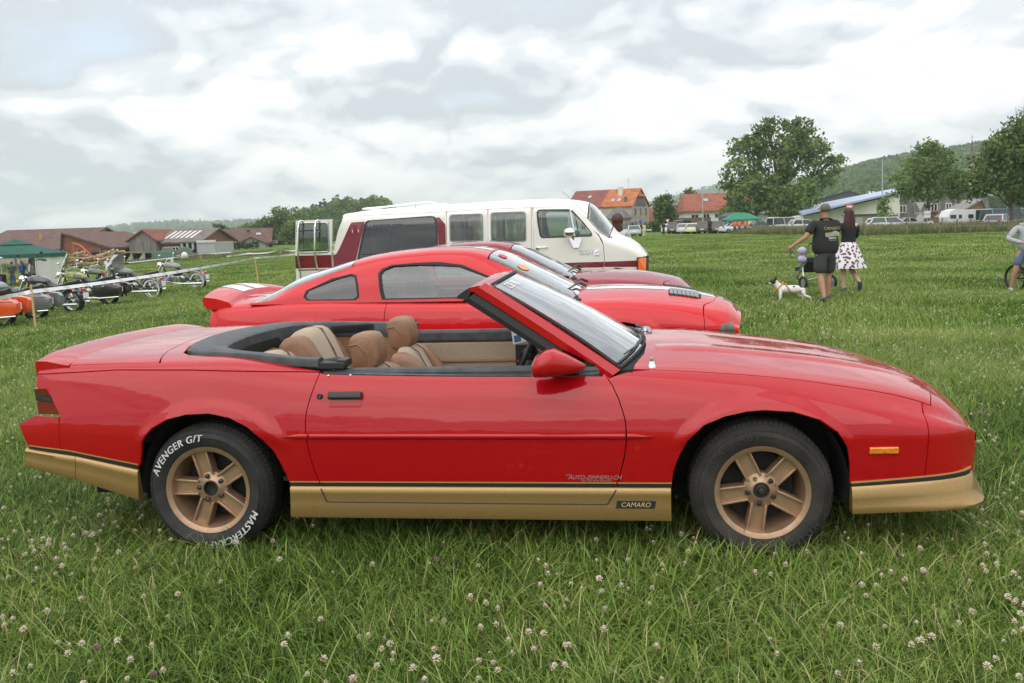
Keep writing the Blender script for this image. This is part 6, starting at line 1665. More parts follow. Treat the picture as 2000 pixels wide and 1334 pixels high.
b = MB(); b.tube([(0, 0, -.2), (0, 0, 2.75)], .16, 6); b.build('mast', M_CRANE, cr_); b = MB(); b.tube([(-.1, 0, 2.75), (.7, 0, 2.5), (2.1, 0, 1.2)], [.16, .18, .12], 6); b.build('boom', M_CRANE, cr_); b = MB(); b.tube([(2.1, 0, 1.2), (2.15, 0, -.2)], .13, 6); b.build('stick', M_CRANE, cr_)
h3 = building('boarded_barn', 'grey boarded barn with a red hip on top and skylight strips in its long roof', 250, 117, radians(-6), 'barn', -.3)
gable(h3, 0, 0, 3.9, 10, 3.0, 4.3, M_OLDWOOD, M_TILE_MAROON, 'y', .35, ridge_off=.55, roof_name='hip_roof')
gable(h3, 3.6, 1.2, 6.0, 11, 2.6, 4.3, M_REDWOOD, mat('grey brown sheets', (.15, .125, .11), .85, var=.25, vscale=1.0), 'x', .5)
for i in range(6):
    x = 4.0 + i * .74
    b = MB(); q = [Vector((x, 2.2, 2.6 + 1.7 * (1.0 / 5.5) + .24)), Vector((x + .34, 2.2, 2.6 + 1.7 / 5.5 + .24)), Vector((x + .34, 5.4, 2.6 + 1.7 * 4.2 / 5.5 + .24)), Vector((x, 5.4, 2.6 + 1.7 * 4.2 / 5.5 + .24))]
    b.loft([q, [p + Vector((0, 0, .04)) for p in q]]); b.build('skylight_strip', mat('milky sheet', (.60, .58, .52), .5), h3, smooth=0)
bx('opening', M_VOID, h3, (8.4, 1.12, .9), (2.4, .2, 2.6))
for x in (7.2, 8.0, 8.8, 9.5): bx('shed_post', mat('grey post', (.36, .36, .36), .8), h3, (x, .9, .9), (.28, .28, 3.2))
windows(h3, [(4.8, 1.35, .9, 1.1), (6.1, 1.35, .9, 1.1)], 1.18)
bx('side_annex', mat('grey corrugated wall', (.36, .37, .37), .6, var=.1, vscale=4), h3, (10.9, 3.5, .9), (2.4, 6, 3.2))
bx('parapet', mat('pale sheet', (.55, .55, .53), .6), h3, (10.9, .46, 2.6), (2.7, .2, .35))
for i in range(7): bx('board', M_OLDWOOD, h3, (.28 + i * .53, -.03, .9 + .0), (.48, .05 + .02 * (i % 2), 4.0 - (i % 3) * .1))
h4 = building('low_shed', 'distant low shed with a pale striped roof between the two barns', 233, 190, 0, 'shed', .2); gable(h4, 0, 0, 6, 8, 2.6, 4.0, M_OLDWOOD, mat('pale striped sheets', (.30, .27, .25), .8, var=.35, vscale=1.5, stretch=(4, .3, 1)), 'x', .4)
# concrete bays with logs on their roof
bay = building('concrete_bay', 'row of concrete storage bays with slanting walls and planks on top', 228, 108, radians(-6), 'storage bay', -.2)
for i in range(3):
    b = MB(); b.prism([(-.10 + 0, -.4), (1.3, -.4), (1.3, 1.35)], lambda u, v, q, i=i: Vector((1.55 * i - 1.0 + u * .9, q, v)), -.0, .14); b.build('bay_wall', M_CONCRETE, bay, smooth=0)
    bx('bay_post', M_CONCRETE, bay, (1.55 * i + .22, .05, .5), (.24, .3, 1.85))
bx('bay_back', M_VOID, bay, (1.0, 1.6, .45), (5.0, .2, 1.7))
for i in range(7): bx('plank', mat('old plank', (.26, .19, .12), .9, var=.3, vscale=3), bay, (.9 + .1 * (i % 2), -.2 + i * .33, 1.46 + .03 * (i % 3)), (5.0, .28, .07))
# logs
M_LOG = mat('log bark', (.36, .24, .13), .9, var=.45, vscale=4); M_LOGEND = mat('sawn log end', (.62, .44, .24), .8, var=.2, vscale=7)
def log_at(p, L, r, rz, ry, lab, grp):
    b = MB(); d = Vector((cos(rz) * cos(ry), sin(rz) * cos(ry), sin(ry)))
    b.tube([-d * L / 2, d * L * .1, d * L / 2], [r, r * 1.05, r * .9], 9, caps=False)
    b.tube([-d * (L / 2 + .004), -d * (L / 2 - .01)], r * .99, 9, m=1); b.tube([d * (L / 2 - .01), d * (L / 2 + .004)], r * .89, 9, m=1)
    o = b.build('log', [M_LOG, M_LOGEND], None, smooth=50); o.location = p; tag(o, lab, 'log', grp); return o
R = random.Random(12)
k = 0
for row, (py, n, x0, x1, Yd) in enumerate(((521, 9, 88, 132, 99), (517, 9, 90, 132, 99.5), (513, 9, 92, 132, 100), (508, 8, 93, 133, 101), (503, 7, 95, 132, 102), (498, 5, 97, 127, 102.5), (494.5, 4, 98, 126, 103))):
    for i in range(max(1, n // 4)):
        p = at(x0 + (x1 - x0) * (i + .5) / max(1, n // 4) + R.uniform(-2, 2), py, Yd); log_at(p, 1.9 + R.random() * .9, .16 + .05 * R.random(), R.uniform(-.12, .12), R.uniform(-.03, .03), 'long barked log in the neat stack at the left end of the log piles', 'logs in the neat left stack')
for i in range(120):
    px = R.uniform(128, 232); top = 497 + 4 * sin(px * .11) - (px > 205) * (px - 205) * .32; py = R.uniform(top, 523 - (px > 200) * (px - 200) * .22); p = at(px, py, 100 + R.uniform(-1, 1.5))
    log_at(p, 1.1 + R.random() * .9, .09 + .07 * R.random(), R.uniform(.2, 1.3) * R.choice((1, -1)) * .7, R.uniform(-.2, .5) * (.5 if px < 190 else .9), 'split pale log lying askew in the tumbled heap of logs before the sheds', 'logs in the tumbled heap')
# green skips and trailer by the barn
sk = thing('green_skip', 'green steel container standing before the boarded barn', 'container', gx(317, 104)); b = MB(); b.box((0, 0, .55), (2.4, 1.4, 1.3)); b.build('skip_body', mat('green steel', (.11, .19, .13), .6, var=.2), sk, smooth=0)
for x in (-1, -.5, 0, .5, 1): bx('rib', mat('green steel', (.11, .19, .13), .6), sk, (x, -.73, .55), (.07, .06, 1.2))
tr_ = thing('tarped_trailer', 'flat trailer loaded under a green tarpaulin before the boarded barn', 'trailer', gx(346, 106)); b = MB(); b.box((0, 0, .75), (4.2, 1.6, .16)); b.build('bed', M_OLDWOOD, tr_, smooth=0)
b = MB(); b.grid(lambda u, v: Vector((-2 + 4 * u, -.8 + 1.6 * v, .85 + .75 * sin(pi * v) ** .6 * (.75 + .25 * sin(u * 11)))), 18, 8); b.build('tarpaulin', mat('green tarp', (.05, .085, .05), .7), tr_)
for x in (-1.2, .9): b = MB(); b.lathe([(.30, -.8), (.30, -.6), (.12, -.6)], (x, 0, .3), 'Y', 14); b.build('wheel', M_RUBBER, tr_)
sb = thing('big_bag', 'white bulk bag standing beside the tarpaulined trailer', 'bulk bag', gx(357, 100)); b = MB(); b.sphere((0, 0, .5), (.42, .40, .55), 10, 8); b.build('bag_cloth', mat('bag cloth', (.66, .62, .58), .9, bump=.5, bscale=5), sb)
gt = thing('tractor', 'small bright green tractor beside the grey annex of the barn', 'tractor', gx(418, 122)); Mg = mat('bright green paint', (.10, .50, .06), .4)
b = MB(); b.box((.7, 0, .85), (1.4, .7, .5)); b.box((-.2, 0, .7), (.9, .8, .5)); b.build('body', Mg, gt, smooth=0, bevel=.05); b = MB(); b.box((-.2, 0, 1.5), (.9, .85, 1.0)); b.build('cab', M_PANE, gt, smooth=0)
for x, r_ in ((-.3, .55), (1.1, .38)):
    for s in (-1, 1): b = MB(); b.lathe([(r_, s * .5), (r_, s * .75), (r_ * .5, s * .77), (0, s * .7)], (x, 0, r_ - .05), 'Y', 16); b.build('wheel', M_RUBBER, gt)
# farmhouse
h5 = building('farmhouse', 'white farmhouse with a wide brown roof and small grey gabled porch', 428, 158, radians(12), 'house', -.2)
gable(h5, 0, 0, 8.6, 8.5, 2.3, 5.5, M_PLASTER, M_TILE, 'x', .8)
gable(h5, 3.2, -2.2, 5.2, 3, 1.6, 3.3, mat('grey boards', (.30, .30, .29), .9), M_TILE, 'y', .45, roof_name='porch_roof', name='porch')
windows(h5, [(1.9, 1.2, .9, 1.0)], 0); windows(h5, [(1.6, 3.0, .9, 1.0), (4.2, 1.3, 1.2, 1.6), (6.5, 1.2, .9, 1.0)], 8.6, 'right'); bx('door', M_VOID, h5, (9.0, 1.2, .6), (.7, .1, 1.8))
b = MB(); b.box((5.0, 2.4, 5.0), (.5, .4, .5)); b.build('chimney', M_VOID, h5, smooth=0)
b = MB(); q = [Vector((6.4, 1.6, 3.85)), Vector((7.3, 1.6, 3.85)), Vector((7.3, 2.3, 4.35)), Vector((6.4, 2.3, 4.35))]; b.loft([q, [p + Vector((0, 0, .1)) for p in q]]); b.build('roof_window', mat('sky pane', (.3, .36, .42), .1, spec=.8), h5, smooth=0)
h5.scale = (1, 1, .72)
bx('balcony', M_OLDWOOD, h5, (9.6, 3.5, 1.9), (1.0, 4.5, .9))
h6 = building('cottage', 'far cottage with an orange roof just left of the open van door', 522, 215, 0, 'house', .3); gable(h6, 0, 0, 4.6, 5, 2.2, 4.3, M_PLASTER, M_TILE_ORANGE, 'x', .4); gable(h6, 4.0, 0, 2.6, 4, 1.6, 2.8, M_PLASTER, M_TILE_ORANGE, 'x', .3, name='annex', roof_name='annex_roof')

# right: stone house with hipped gable, low barn, white house
s1 = building('stone_house', 'tall stone house with a red and orange tiled roof and slate hung gable', 1118, 172, radians(-27), 'house')
gable(s1, -1, 0, 7.4, 11, 5.2, 8.6, M_PLASTER, M_TILE_MAROON, 'x', .35, name='left_wall', roof_name='left_roof')
gable(s1, 6.43, 0, 6.2, 11, 5.2, 8.62, M_STONE, M_TILE_ORANGE, 'x', .3, name='right_wall', roof_name='right_roof')
b = MB(); b.prism([(1.9, 5.3), (9.1, 5.3), (7.0, 7.2), (4.0, 7.2)], lambda u, v, q: Vector((12.66 + q, u, v)), 0, .12); b.build('slate_hanging', M_SLATE, s1, smooth=0)
b = MB(); q = [Vector((13.0, 3.6, 6.9)), Vector((13.0, 7.4, 6.9)), Vector((11.8, 6.2, 8.3)), Vector((11.8, 4.8, 8.3))]; b.loft([q, [p + Vector((.18, 0, .3)) for p in q]]); b.build('half_hip', M_TILE_ORANGE, s1, smooth=0)
windows(s1, [(2.2, 1.4, .9, 1.3), (5.5, 1.4, .9, 1.3), (8.8, 1.4, .9, 1.3), (2.2, 4.1, .9, 1.3), (5.5, 4.1, .9, 1.3), (8.8, 4.1, .9, 1.3)], 12.66, 'right', M_STONE)
windows(s1, [(2.5, 1.6, .9, 1.4), (5.0, 1.6, .9, 1.4)], 0)
b = MB(); b.box((9.2, 3.6, 8.2), (.8, .9, 1.9)); b.build('chimney', M_PLASTER, s1, smooth=0); b = MB(); b.box((11.0, 1.2, 6.5), (.5, .5, 1.2)); b.build('chimney', M_SLATE, s1, smooth=0)
b = MB(); b.tube([(10.2, 5.5, 8.6), (10.2, 5.5, 11.0)], .03, 4); b.tube([(9.6, 5.5, 10.6), (10.8, 5.5, 10.6)], .025, 4); b.tube([(9.8, 5.5, 10.2), (10.6, 5.5, 10.2)], .025, 4); b.build('roof_aerial', M_STEEL, s1)
for x, z in ((2.4, 6.9), (7.9, 6.0), (9.2, 6.0)):
    y_ = (z - 5.2) / 3.4 * 5.5; b = MB(); q = [Vector((x, y_, z)), Vector((x + .7, y_, z)), Vector((x + .7, y_ + .8, z + .5)), Vector((x, y_ + .8, z + .5))]; b.loft([[p + Vector((0, -.05, .2)) for p in q], [p + Vector((0, -.1, .3)) for p in q]]); b.build('roof_window', mat('sky pane', (.3, .36, .42), .1, spec=.8), s1, smooth=0)
s2 = building('slate_annex', 'small annex with a blue grey slate roof before the stone house', 1190, 160, radians(-27), 'annex'); gable(s2, -.5, 0, 3.4, 4, 2.9, 4.6, mat('tan wall', (.45, .33, .20), .9), M_SLATE, 'x', .3, hip=1.1)
s3 = building('low_barn', 'low barn with a dull brown roof between the stone house and the small tree', 1253, 182, 0, 'barn'); gable(s3, 0, 0, 7.0, 8, 2.2, 4.8, M_STONE, M_TILE_MAROON, 'x', .5)
s4 = building('white_house', 'white two storey house with a red roof behind the parked cars', 1340, 160, radians(2), 'house')
gable(s4, 0, 0, 14, 9, 3.9, 6.9, M_WHITEW, M_TILE_RED, 'x', .6, hip=.8)
windows(s4, [(1.7, 2.5, 1.3, 1.0), (3.9, 2.7, 1.1, .7), (6.1, 2.7, 1.1, .7), (8.3, 2.5, 1.3, 1.2), (11.0, 2.5, 1.2, 1.0)], 0)
for x, z in ((4.0, 5.3), (9.4, 5.5)):
    y_ = (z - 3.9) / 3.0 * 4.5; b = MB(); q = [Vector((x, y_, z)), Vector((x + .9, y_, z)), Vector((x + .9, y_ + .7, z + .47)), Vector((x, y_ + .7, z + .47))]; b.loft([[p + Vector((0, -.05, .2)) for p in q], [p + Vector((0, -.1, .3)) for p in q]]); b.build('roof_window', mat('sky pane', (.3, .36, .42), .1, spec=.8), s4, smooth=0)
s5 = building('garage', 'low garage with a brown flat roof in front of the white house', 1327, 146, 0, 'garage'); bx('garage_wall', M_PLASTER, s5, (2.6, 2, .7), (5.2, 4, 1.8)); bx('garage_roof', mat('brown fascia', (.16, .11, .085), .8), s5, (2.6, 1.9, 1.95), (5.5, 4.6, .9))
s6 = building('white_outbuilding', 'white outbuilding half hidden behind the low bushy tree', 1468, 150, 0, 'outbuilding'); gable(s6, 0, 0, 5.6, 6, 2.6, 3.2, M_WHITEW, M_SLATE, 'x', .3)
s7 = building('white_gatepost_wall', 'short white wall beside the dark round tree', 1503, 128, 0, 'wall'); bx('wall', M_WHITEW, s7, (.6, 0, .9), (1.6, .3, 2.2))
# blue roofed hall and its dark roofed neighbour, timber barn
t1 = building('dark_roofed_hall', 'hall with a dark blue black gable roof behind the blue roofed one', 1600, 215, radians(-20), 'hall'); gable(t1, -6, 0, 21, 30, 5.0, 8.2, mat('dark gable', (.05, .06, .085), .6), mat('dark blue roof', (.045, .055, .08), .5), 'y', .4, ridge_off=.62)
t2 = building('blue_roofed_hall', 'hall with a long pale blue sheet roof and plain cream gable wall', 1640, 120, radians(-9), 'hall')
b = MB(); b.prism([(-4.9, -.6), (8.0, -.6), (8.0, 4.6), (-4.9, 1.95)], lambda u, v, q: Vector((u, q, v)), 0, 30); b.build('wall', M_CREAMW, t2, smooth=0)
inv2 = (Matrix.Translation(t2.location) @ Matrix.Rotation(t2.rotation_euler.z, 4, 'Z')).inverted()
b = MB(); q = [inv2 @ at(1566, 421, 117), inv2 @ at(1753, 377.5, 118), inv2 @ at(1772, 366, 150), inv2 @ at(1551, 410, 150)]; b.loft([q, [p + Vector((0, 0, .28)) for p in q]]); b.build('roof', M_BLUEROOF, t2, smooth=0)
for x, y_ in ((6.0, 8), (6.8, 9), (8.6, 9)): b = MB(); b.tube([(x, y_, 3.8), (x, y_, 5.4)], .14, 6); b.build('vent_pipe', M_FRAME, t2)
t3 = building('utility_hut', 'small olive concrete hut with a green flat roof before the cream wall', 1666, 104, 0, 'hut'); bx('hut_wall', mat('olive wall', (.24, .22, .16), .9, var=.15), t3, (1.5, 1.5, .8), (3.1, 3, 2.0)); bx('hut_roof', mat('dark green edge', (.05, .08, .06), .7), t3, (1.5, 1.5, 1.86), (3.4, 3.3, .16)); bx('hut_door', mat('grey door', (.33, .33, .29), .7), t3, (.75, -.02, .7), (.8, .06, 1.7))
t4 = building('timber_barn', 'grey timber barn over a brick base with flower boxes at its windows', 1753, 128, radians(-6), 'barn')
b = MB(); b.prism([(-.3, 1.3), (13.0, 1.3), (13.0, 4.2), (9.5, 5.1), (-.3, 4.6)], lambda u, v, q: Vector((u, q, v)), 0, 10); b.build('timber_wall', M_OLDWOOD, t4, smooth=0)
for i in range(26): bx('board', M_OLDWOOD, t4, (-.05 + i * .51, -.04 - .02 * (i % 2), 2.9), (.46, .06, 3.1))
bx('brick_base', M_BRICK, t4, (6.2, 4.8, .2), (12.6, 9.2, 2.4)); b = MB(); q = [Vector((-.6, -.5, 4.62)), Vector((9.6, -.5, 5.15)), Vector((13.4, -.5, 4.1)), Vector((13.4, 11, 4.2)), Vector((9.6, 11, 5.2)), Vector((-.6, 11, 4.7))]; b.add(q + [p + Vector((0, 0, .2)) for p in q], [(0, 1, 4, 5), (1, 2, 3, 4), (6, 11, 10, 7), (7, 10, 9, 8), (0, 6, 7, 1), (1, 7, 8, 2)]); b.build('roof', M_BLUEROOF, t4, smooth=0)
windows(t4, [(.7, 2.6, .8, 1.0), (5.2, 2.7, .8, 1.0), (7.3, 2.7, .7, 1.0), (9.7, 2.7, 1.0, 1.0)], -.1)
for x in (5.2, 7.3, 9.7): bx('flower_box', mat('red flowers', (.42, .03, .04), .9, var=.5, vscale=12), t4, (x, -.35, 2.05), (.9, .3, .25))
t5 = building('lean_roof_shed', 'shed with a steep grey slate roof before the timber barn', 1862, 118, radians(-4), 'shed'); gable(t5, 0, 0, 4.6, 5, 1.3, 3.4, mat('brown boards', (.25, .14, .08), .9), mat('old grey slates', (.24, .225, .21), .8, var=.2, vscale=3), 'y', .4, ridge_off=.8)
# church spire far behind
cs = thing('church_spire', 'slender dark church spire with a cross above the forest hill', 'spire', at(1898, 330, 300)); b = MB(); b.tube([(0, 0, -8), (0, 0, 2.0)], 1.0, 4); b.build('tower', M_STONE, cs, smooth=0)
b = MB(); b.tube([(0, 0, 1.9), (0, 0, 4.0), (0, 0, 9.6)], [1.0, .62, .10], 8); b.build('spire_roof', mat('spire slates', (.13, .07, .08), .6), cs, smooth=0)
b = MB(); b.sphere((0, 0, 9.8), .28, 8, 6); b.tube([(0, 0, 9.6), (0, 0, 12)], .10, 5); b.tube([(-.55, 0, 11.1), (.55, 0, 11.1)], .10, 5); b.build('cross', M_STEEL, cs)

# ------------------------------------------------------------------ lamp posts, road signs, fence
def lamp_post(label, px, py_top, Y, arm):
    g = gx(px, Y); top = at(px, py_top, Y).z - g.z; t = thing('street_lamp', label, 'street lamp', g, 0, 'street lamps along the road')
    b = MB(); b.tube([(0, 0, -.2), (0, 0, 1.2), (0, 0, top)], [.11, .09, .055], 8); b.build('pole', mat('galvanised pole', (.42, .43, .43), .5), t)
    b = MB(); b.tube([(0, 0, top), (arm * .6, 0, top + .12), (arm, 0, top + .10)], [.055, .09, .13], 8, flat=.5); b.build('lamp_head', mat('dark lamp head', (.10, .08, .08), .5), t)
lamp_post('tall street lamp in front of the white house', 1373, 366, 140, .7)
lamp_post('tall street lamp before the cream wall of the blue roofed hall', 1723, 311, 101, -.25)
lamp_post('thin street lamp left of the white house beside the small tree', 1322, 376, 190, .5)
lamp_post('short street lamp pole by the stone house and low barn', 1277, 400, 165, .3)
def sign_post(label, px, Y, h, parts, cat='road sign'):
    t = thing('road_sign', label, cat, gx(px, Y)); b = MB(); b.tube([(0, .03, -.2), (0, .03, h)], .035, 6); b.build('post', M_STEEL, t)
    for (nm, poly, m, d) in parts:
        b = MB(); b.prism(poly, lambda u, v, q: Vector((u, -q, v)), d, d + .012); b.build(nm, m, t, smooth=0)
    return t
tri = lambda z, s: [(-s, z + s * .87), (s, z + s * .87), (0, z - s * .87)]
rnd = lambda z, s: [(s * cos(q), z + s * sin(q)) for q in np.linspace(0, 2 * pi, 17)[:-1]]
M_SR, M_SW, M_SB, M_SG = mat('sign red', (.55, .03, .03), .5), mat('sign white', (.78, .78, .78), .5), mat('sign blue', (.03, .12, .45), .5), mat('sign back grey', (.46, .47, .46), .5)
sign_post('give way sign with a red rim above a small blue sign, before the cream wall', 1659, 84, 2.9, [('rim', tri(2.45, .47), M_SR, 0), ('face', tri(2.47, .31), M_SW, .014), ('blue_plate', [(-.26, 1.45), (.22, 1.45), (.22, 1.95), (-.26, 1.95)], M_SB, 0), ('white_mark', [(-.20, 1.5), (-.1, 1.5), (.15, 1.9), (.05, 1.9)], M_SW, .014), ('small_plate', [(-.17, 1.1), (.15, 1.1), (.15, 1.35), (-.17, 1.35)], M_SW, 0), ('arrow_mark', [(-.12, 1.15), (.10, 1.15), (.10, 1.2), (-.12, 1.3)], M_BLACK, .014)])
sign_post('grey backs of a triangular and a round road sign, beside the ash tree', 1797, 76, 3.0, [('triangle_back', tri(2.35, .42), M_SG, 0), ('disc_back', rnd(1.30, .36), M_SG, 0), ('strap', [(-.45, 1.72), (.45, 1.72), (.45, 1.80), (-.45, 1.80)], M_SG, 0)])
sign_post('pale rectangular notice board beside the grey sign backs', 1811, 79, 2.2, [('board', [(-.30, 1.30), (.30, 1.30), (.30, 1.95), (-.30, 1.95)], M_SW, 0), ('red_line', [(-.22, 1.62), (.22, 1.62), (.22, 1.68), (-.22, 1.68)], M_SR, .014)])
sign_post('white house shaped map sign beside the notice board', 1817, 78, 1.2, [('board', [(-.28, .35), (.28, .35), (.28, 1.0), (-.28, 1.0)], M_SW, 0), ('black_mark', [(-.12, .45), (.12, .45), (.2, .7), (0, .9), (-.2, .7)], M_BLACK, .014)])
sign_post('blue round road sign by the stone house', 1251, 158, 2.2, [('disc', rnd(2.0, .32), M_SB, 0)])
sign_post('red and white give way sign behind the first parked cars', 1304, 138, 2.2, [('rim', tri(1.9, .42), M_SR, 0), ('face', tri(1.92, .25), M_SW, .014)])
# old leaning fence posts with wire
M_POST = mat('grey fence post', (.16, .13, .105), .95, var=.35, vscale=5)
POSTS = ((1689, 76, .05, .95), (1706, 75, .02, .95), (1722, 75, -.25, .85), (1738, 74, .1, 1.0), (1761, 71, .42, 1.75), (1786, 72, .5, .85), (1810, 71, .55, .8), (1834, 66, .22, 1.3), (1864, 64, .2, 1.2), (1895, 63, .02, 1.25), (1930, 62, .03, 1.25), (1572, 88, 0, 1.05), (1600, 86, .06, .95), (1532, 90, .1, .9), (1970, 61, -.05, 1.2))
for i, (px, Y, ln_, h_) in enumerate(POSTS):
    o = MB(); o.tube([(0, 0, -.2), (ln_ * h_ * .5, .02, h_ * .5), (ln_ * h_, 0, h_)], [.065, .06, .05], 7); o = o.build('fence_post', M_POST, None); o.location = gx(px, Y)
    tag(o, 'weathered wooden fence post %s' % ('left of the give way sign, short and straight', 'beside the young tree, short', 'leaning left before the white parked car', 'straight, right of the white parked car', 'tallest of the row and leaning steeply right', 'short, slanting right under the grey sign backs', 'lowest and most slanted, right of the grey sign backs', 'leaning right before the caravan', 'leaning right at the right end of the caravan', 'upright, just right of the caravan', 'upright, left of the bare twigged tree trunk', 'upright behind the man in black', 'right behind the couple', 'left of the man, in the tall grass', 'behind the boy on the bicycle')[i], 'fence post', 'fence posts along the rough grass')
b = MB(); pts = sorted([(p[0], p[1], p[3]) for p in POSTS]); 
for zf in (.55, .85):
    b.tube([gx(a, Y) + Vector((0, .05, min(h_, 1.2) * zf)) for a, Y, h_ in pts if a > 1680], .009, 3, caps=False)
o = b.build('fence_wire', M_STEEL, None); tag(o, 'thin rusty wires strung along the leaning fence posts', 'wire')
# ------------------------------------------------------------------ parked cars far off
def small_car(label, loc, rz, col, L=4.2, W=1.72, H=1.48, kind='hatch', group='cars parked beyond the field', detail=True):
    t = thing('parked_car', label, 'car', loc, rz, group)
    P = mat('car paint %.2f %.2f %.2f' % col, col, .3, coat=1.0)
    hb_ = .92 if kind != 'sedan' else .90; f = L / 2
    b = MB(); rings = []
    for x, zl, zh, k in ((-f, .35, .78, .80), (-f + .12, .28, hb_, .95), (-f + .9, .24, hb_ + .03, 1), (0, .22, hb_, 1), (f - 1.15, .24, hb_ - .02, 1), (f - .25, .26, .74, .95), (f, .36, .62, .78)):
        w = W / 2 * k
        rings.append([Vector((x, y_, z)) for y_, z in ((-w * .92, zl), (-w, zl + .16), (-w, (zl + zh) / 2 + .08), (-w * .93, zh - .03), (-w * .80, zh), (w * .80, zh), (w * .93, zh - .03), (w, (zl + zh) / 2 + .08), (w, zl + .16), (w * .92, zl))])
    b.loft(rings); b.build('body', P, t, smooth=40)
    rb, rt_, ft_, fb = {'hatch': (-f + .10, -f + .55, .25, f - 1.15), 'suv': (-f + .05, -f + .30, .35, f - 1.05), 'sedan': (-f + .75, -f + 1.35, .15, f - 1.2), 'van': (-f + .03, -f + .15, f - 1.3, f - .75)}[kind]
    def cab(inset, z0, z1, zi): return [[Vector((x, s * (W / 2 * wv - inset), z)) for x, wv, z in ((rb, .90, z0), (rt_, .74, z1), (ft_, .74, z1), (fb, .88, z0))] for s in (-1, 1)]
    q = cab(0, hb_ - .03, H, 0); b = MB(); b.loft([q[0], q[1]]); gh = b.build('glasshouse', M_PANE, t, smooth=0)
    b = MB(); r_ = [[Vector((x, s * W / 2 * .755, z)) for x, z in ((rt_ - .10, H - .09), (rt_ + .02, H + .015), (ft_ - .1, H + .015), (ft_ + .10, H - .09))] for s in (-1, 1)]; r_ = [r_[0], [p * 1.0 for p in r_[1]]]; b.loft(r_)
    for s in (-1, 1):
        for (xa, xb) in ((rb, rt_), (fb, ft_), ((rb + fb) / 2 - .05, (rt_ + ft_) / 2)):
            b.tube([(xa, s * W / 2 * .895, hb_ - .04), (xb, s * W / 2 * .75, H - .01)], .05, 5)
    b.build('roof', P, t, smooth=30)
    for x in (-f + .75, f - .82):
        for s in (-1, 1):
            b = MB(); b.lathe([(.31, s * (W / 2 - .18)), (.31, s * (W / 2 + .01)), (.20, s * (W / 2 + .015)), (.19, s * (W / 2 - .02))], (x, 0, .31), 'Y', 16); b.lathe([(.19, s * (W / 2 - .005)), (0, s * (W / 2 + .005))], (x, 0, .31), 'Y', 10, m=1); b.build('wheel', [M_RUBBER, M_STEEL], t, smooth=30)
    if detail:
        for s in (-1, 1):
            b = MB(); b.box((-f + .10, s * W * .39, .82), (.16, .26, .17)); b.build('tail_lamp', mat('red lamp', (.5, .02, .02), .2, coat=.8), t, smooth=0)
            b = MB(); b.box((f - .16, s * W * .36, .62), (.2, .34, .13)); b.build('headlamp', mat('clear lamp', (.6, .62, .62), .1, coat=1), t, smooth=0)
        bx('number_plate', M_SW, t, (-f - .005, 0, .60), (.03, .5, .11))
    return t
CARS = ((1311, 128, (.72, .72, .72), 'hatch', 'white hatchback at the left end of the row of parked cars'), (1323, 125, (.10, .04, .035), 'suv', 'dark maroon car second from the left in the parked row'), (1336, 127, (.07, .07, .075), 'van', 'dark grey van behind the left half of the parked row'),
        (1342, 120, (.55, .56, .57), 'hatch', 'silver hatchback third from the left in the parked row'), (1351, 123, (.12, .16, .24), 'hatch', 'blue grey car squeezed between the silver and the cream hatchbacks'), (1360, 117, (.66, .62, .34), 'hatch', 'pale yellow hatchback in the parked row'),
        (1381, 116, (.045, .055, .05), 'suv', 'dark green estate car right of the pale yellow hatchback'), (1394, 119, (.50, .51, .51), 'hatch', 'silver car mostly hidden behind the brown off-roader'), (1411, 115, (.12, .075, .045), 'suv', 'brown off-roader at the right end of the parked row'))
for px, Y, col, kd, lab in CARS:
    small_car(lab, gx(px, Y), radians(58), col, 4.3 if kd != 'van' else 4.8, 1.75, {'hatch': 1.46, 'suv': 1.66, 'van': 1.95, 'sedan': 1.42}[kd], kd)
small_car('silver saloon seen from behind, right of the white van nose', gx(1238, 112), radians(84), (.55, .57, .60), 4.4, 1.78, 1.42, 'sedan')
small_car('blue people carrier behind the silver saloon, by the stone house', gx(1226, 118), radians(75), (.04, .06, .11), 4.5, 1.8, 1.80, 'van')
small_car('white low car with dark stripes behind the people in orange', gx(1437, 110), radians(10), (.66, .66, .66), 4.2, 1.7, 1.25, 'sedan')
small_car('dark green saloon under the low bushy tree', gx(1484, 118), radians(10), (.07, .10, .09), 4.2, 1.7, 1.42, 'sedan')
small_car('grey white van beneath the dark round tree', gx(1531, 118), radians(20), (.55, .57, .55), 4.8, 1.8, 1.9, 'van')
small_car('white car whose roof shows over the tall grass behind the man', gx(1572, 112), radians(5), (.66, .66, .66), 4.3, 1.7, 1.5, 'hatch')
small_car('white estate car behind the leaning posts, before the cream hall', gx(1742, 90), radians(-20), (.70, .70, .70), 4.3, 1.75, 1.5, 'suv')
small_car('small white car left of the young tree', gx(1720, 94), radians(30), (.66, .66, .66), 3.6, 1.6, 1.4, 'hatch')
small_car('pale grey car half sunk behind the grass near the grey sign backs', gx(1776, 96), radians(0), (.5, .52, .52), 4.2, 1.7, 1.35, 'sedan')
for i, (px, Y, col, kd, lab) in enumerate(((1935, 88, (.72, .74, .74), 'van', 'white van among the vehicles at the right, left one behind the tree trunk'), (1962, 84, (.10, .22, .24), 'van', 'teal van behind the bare twigged tree'), (1985, 86, (.72, .72, .72), 'van', 'white van at the right edge behind the boy'), (1948, 80, (.6, .62, .62), 'sedan', 'white saloon in front of the vans at the right'))):
    small_car(lab, gx(px, Y), radians(15 * i), col, 4.6, 1.8, 2.0 if kd == 'van' else 1.45, kd)
cv = thing('caravan', 'white caravan with a rounded front before the steep slate roofed shed', 'caravan', gx(1870, 86), radians(0))
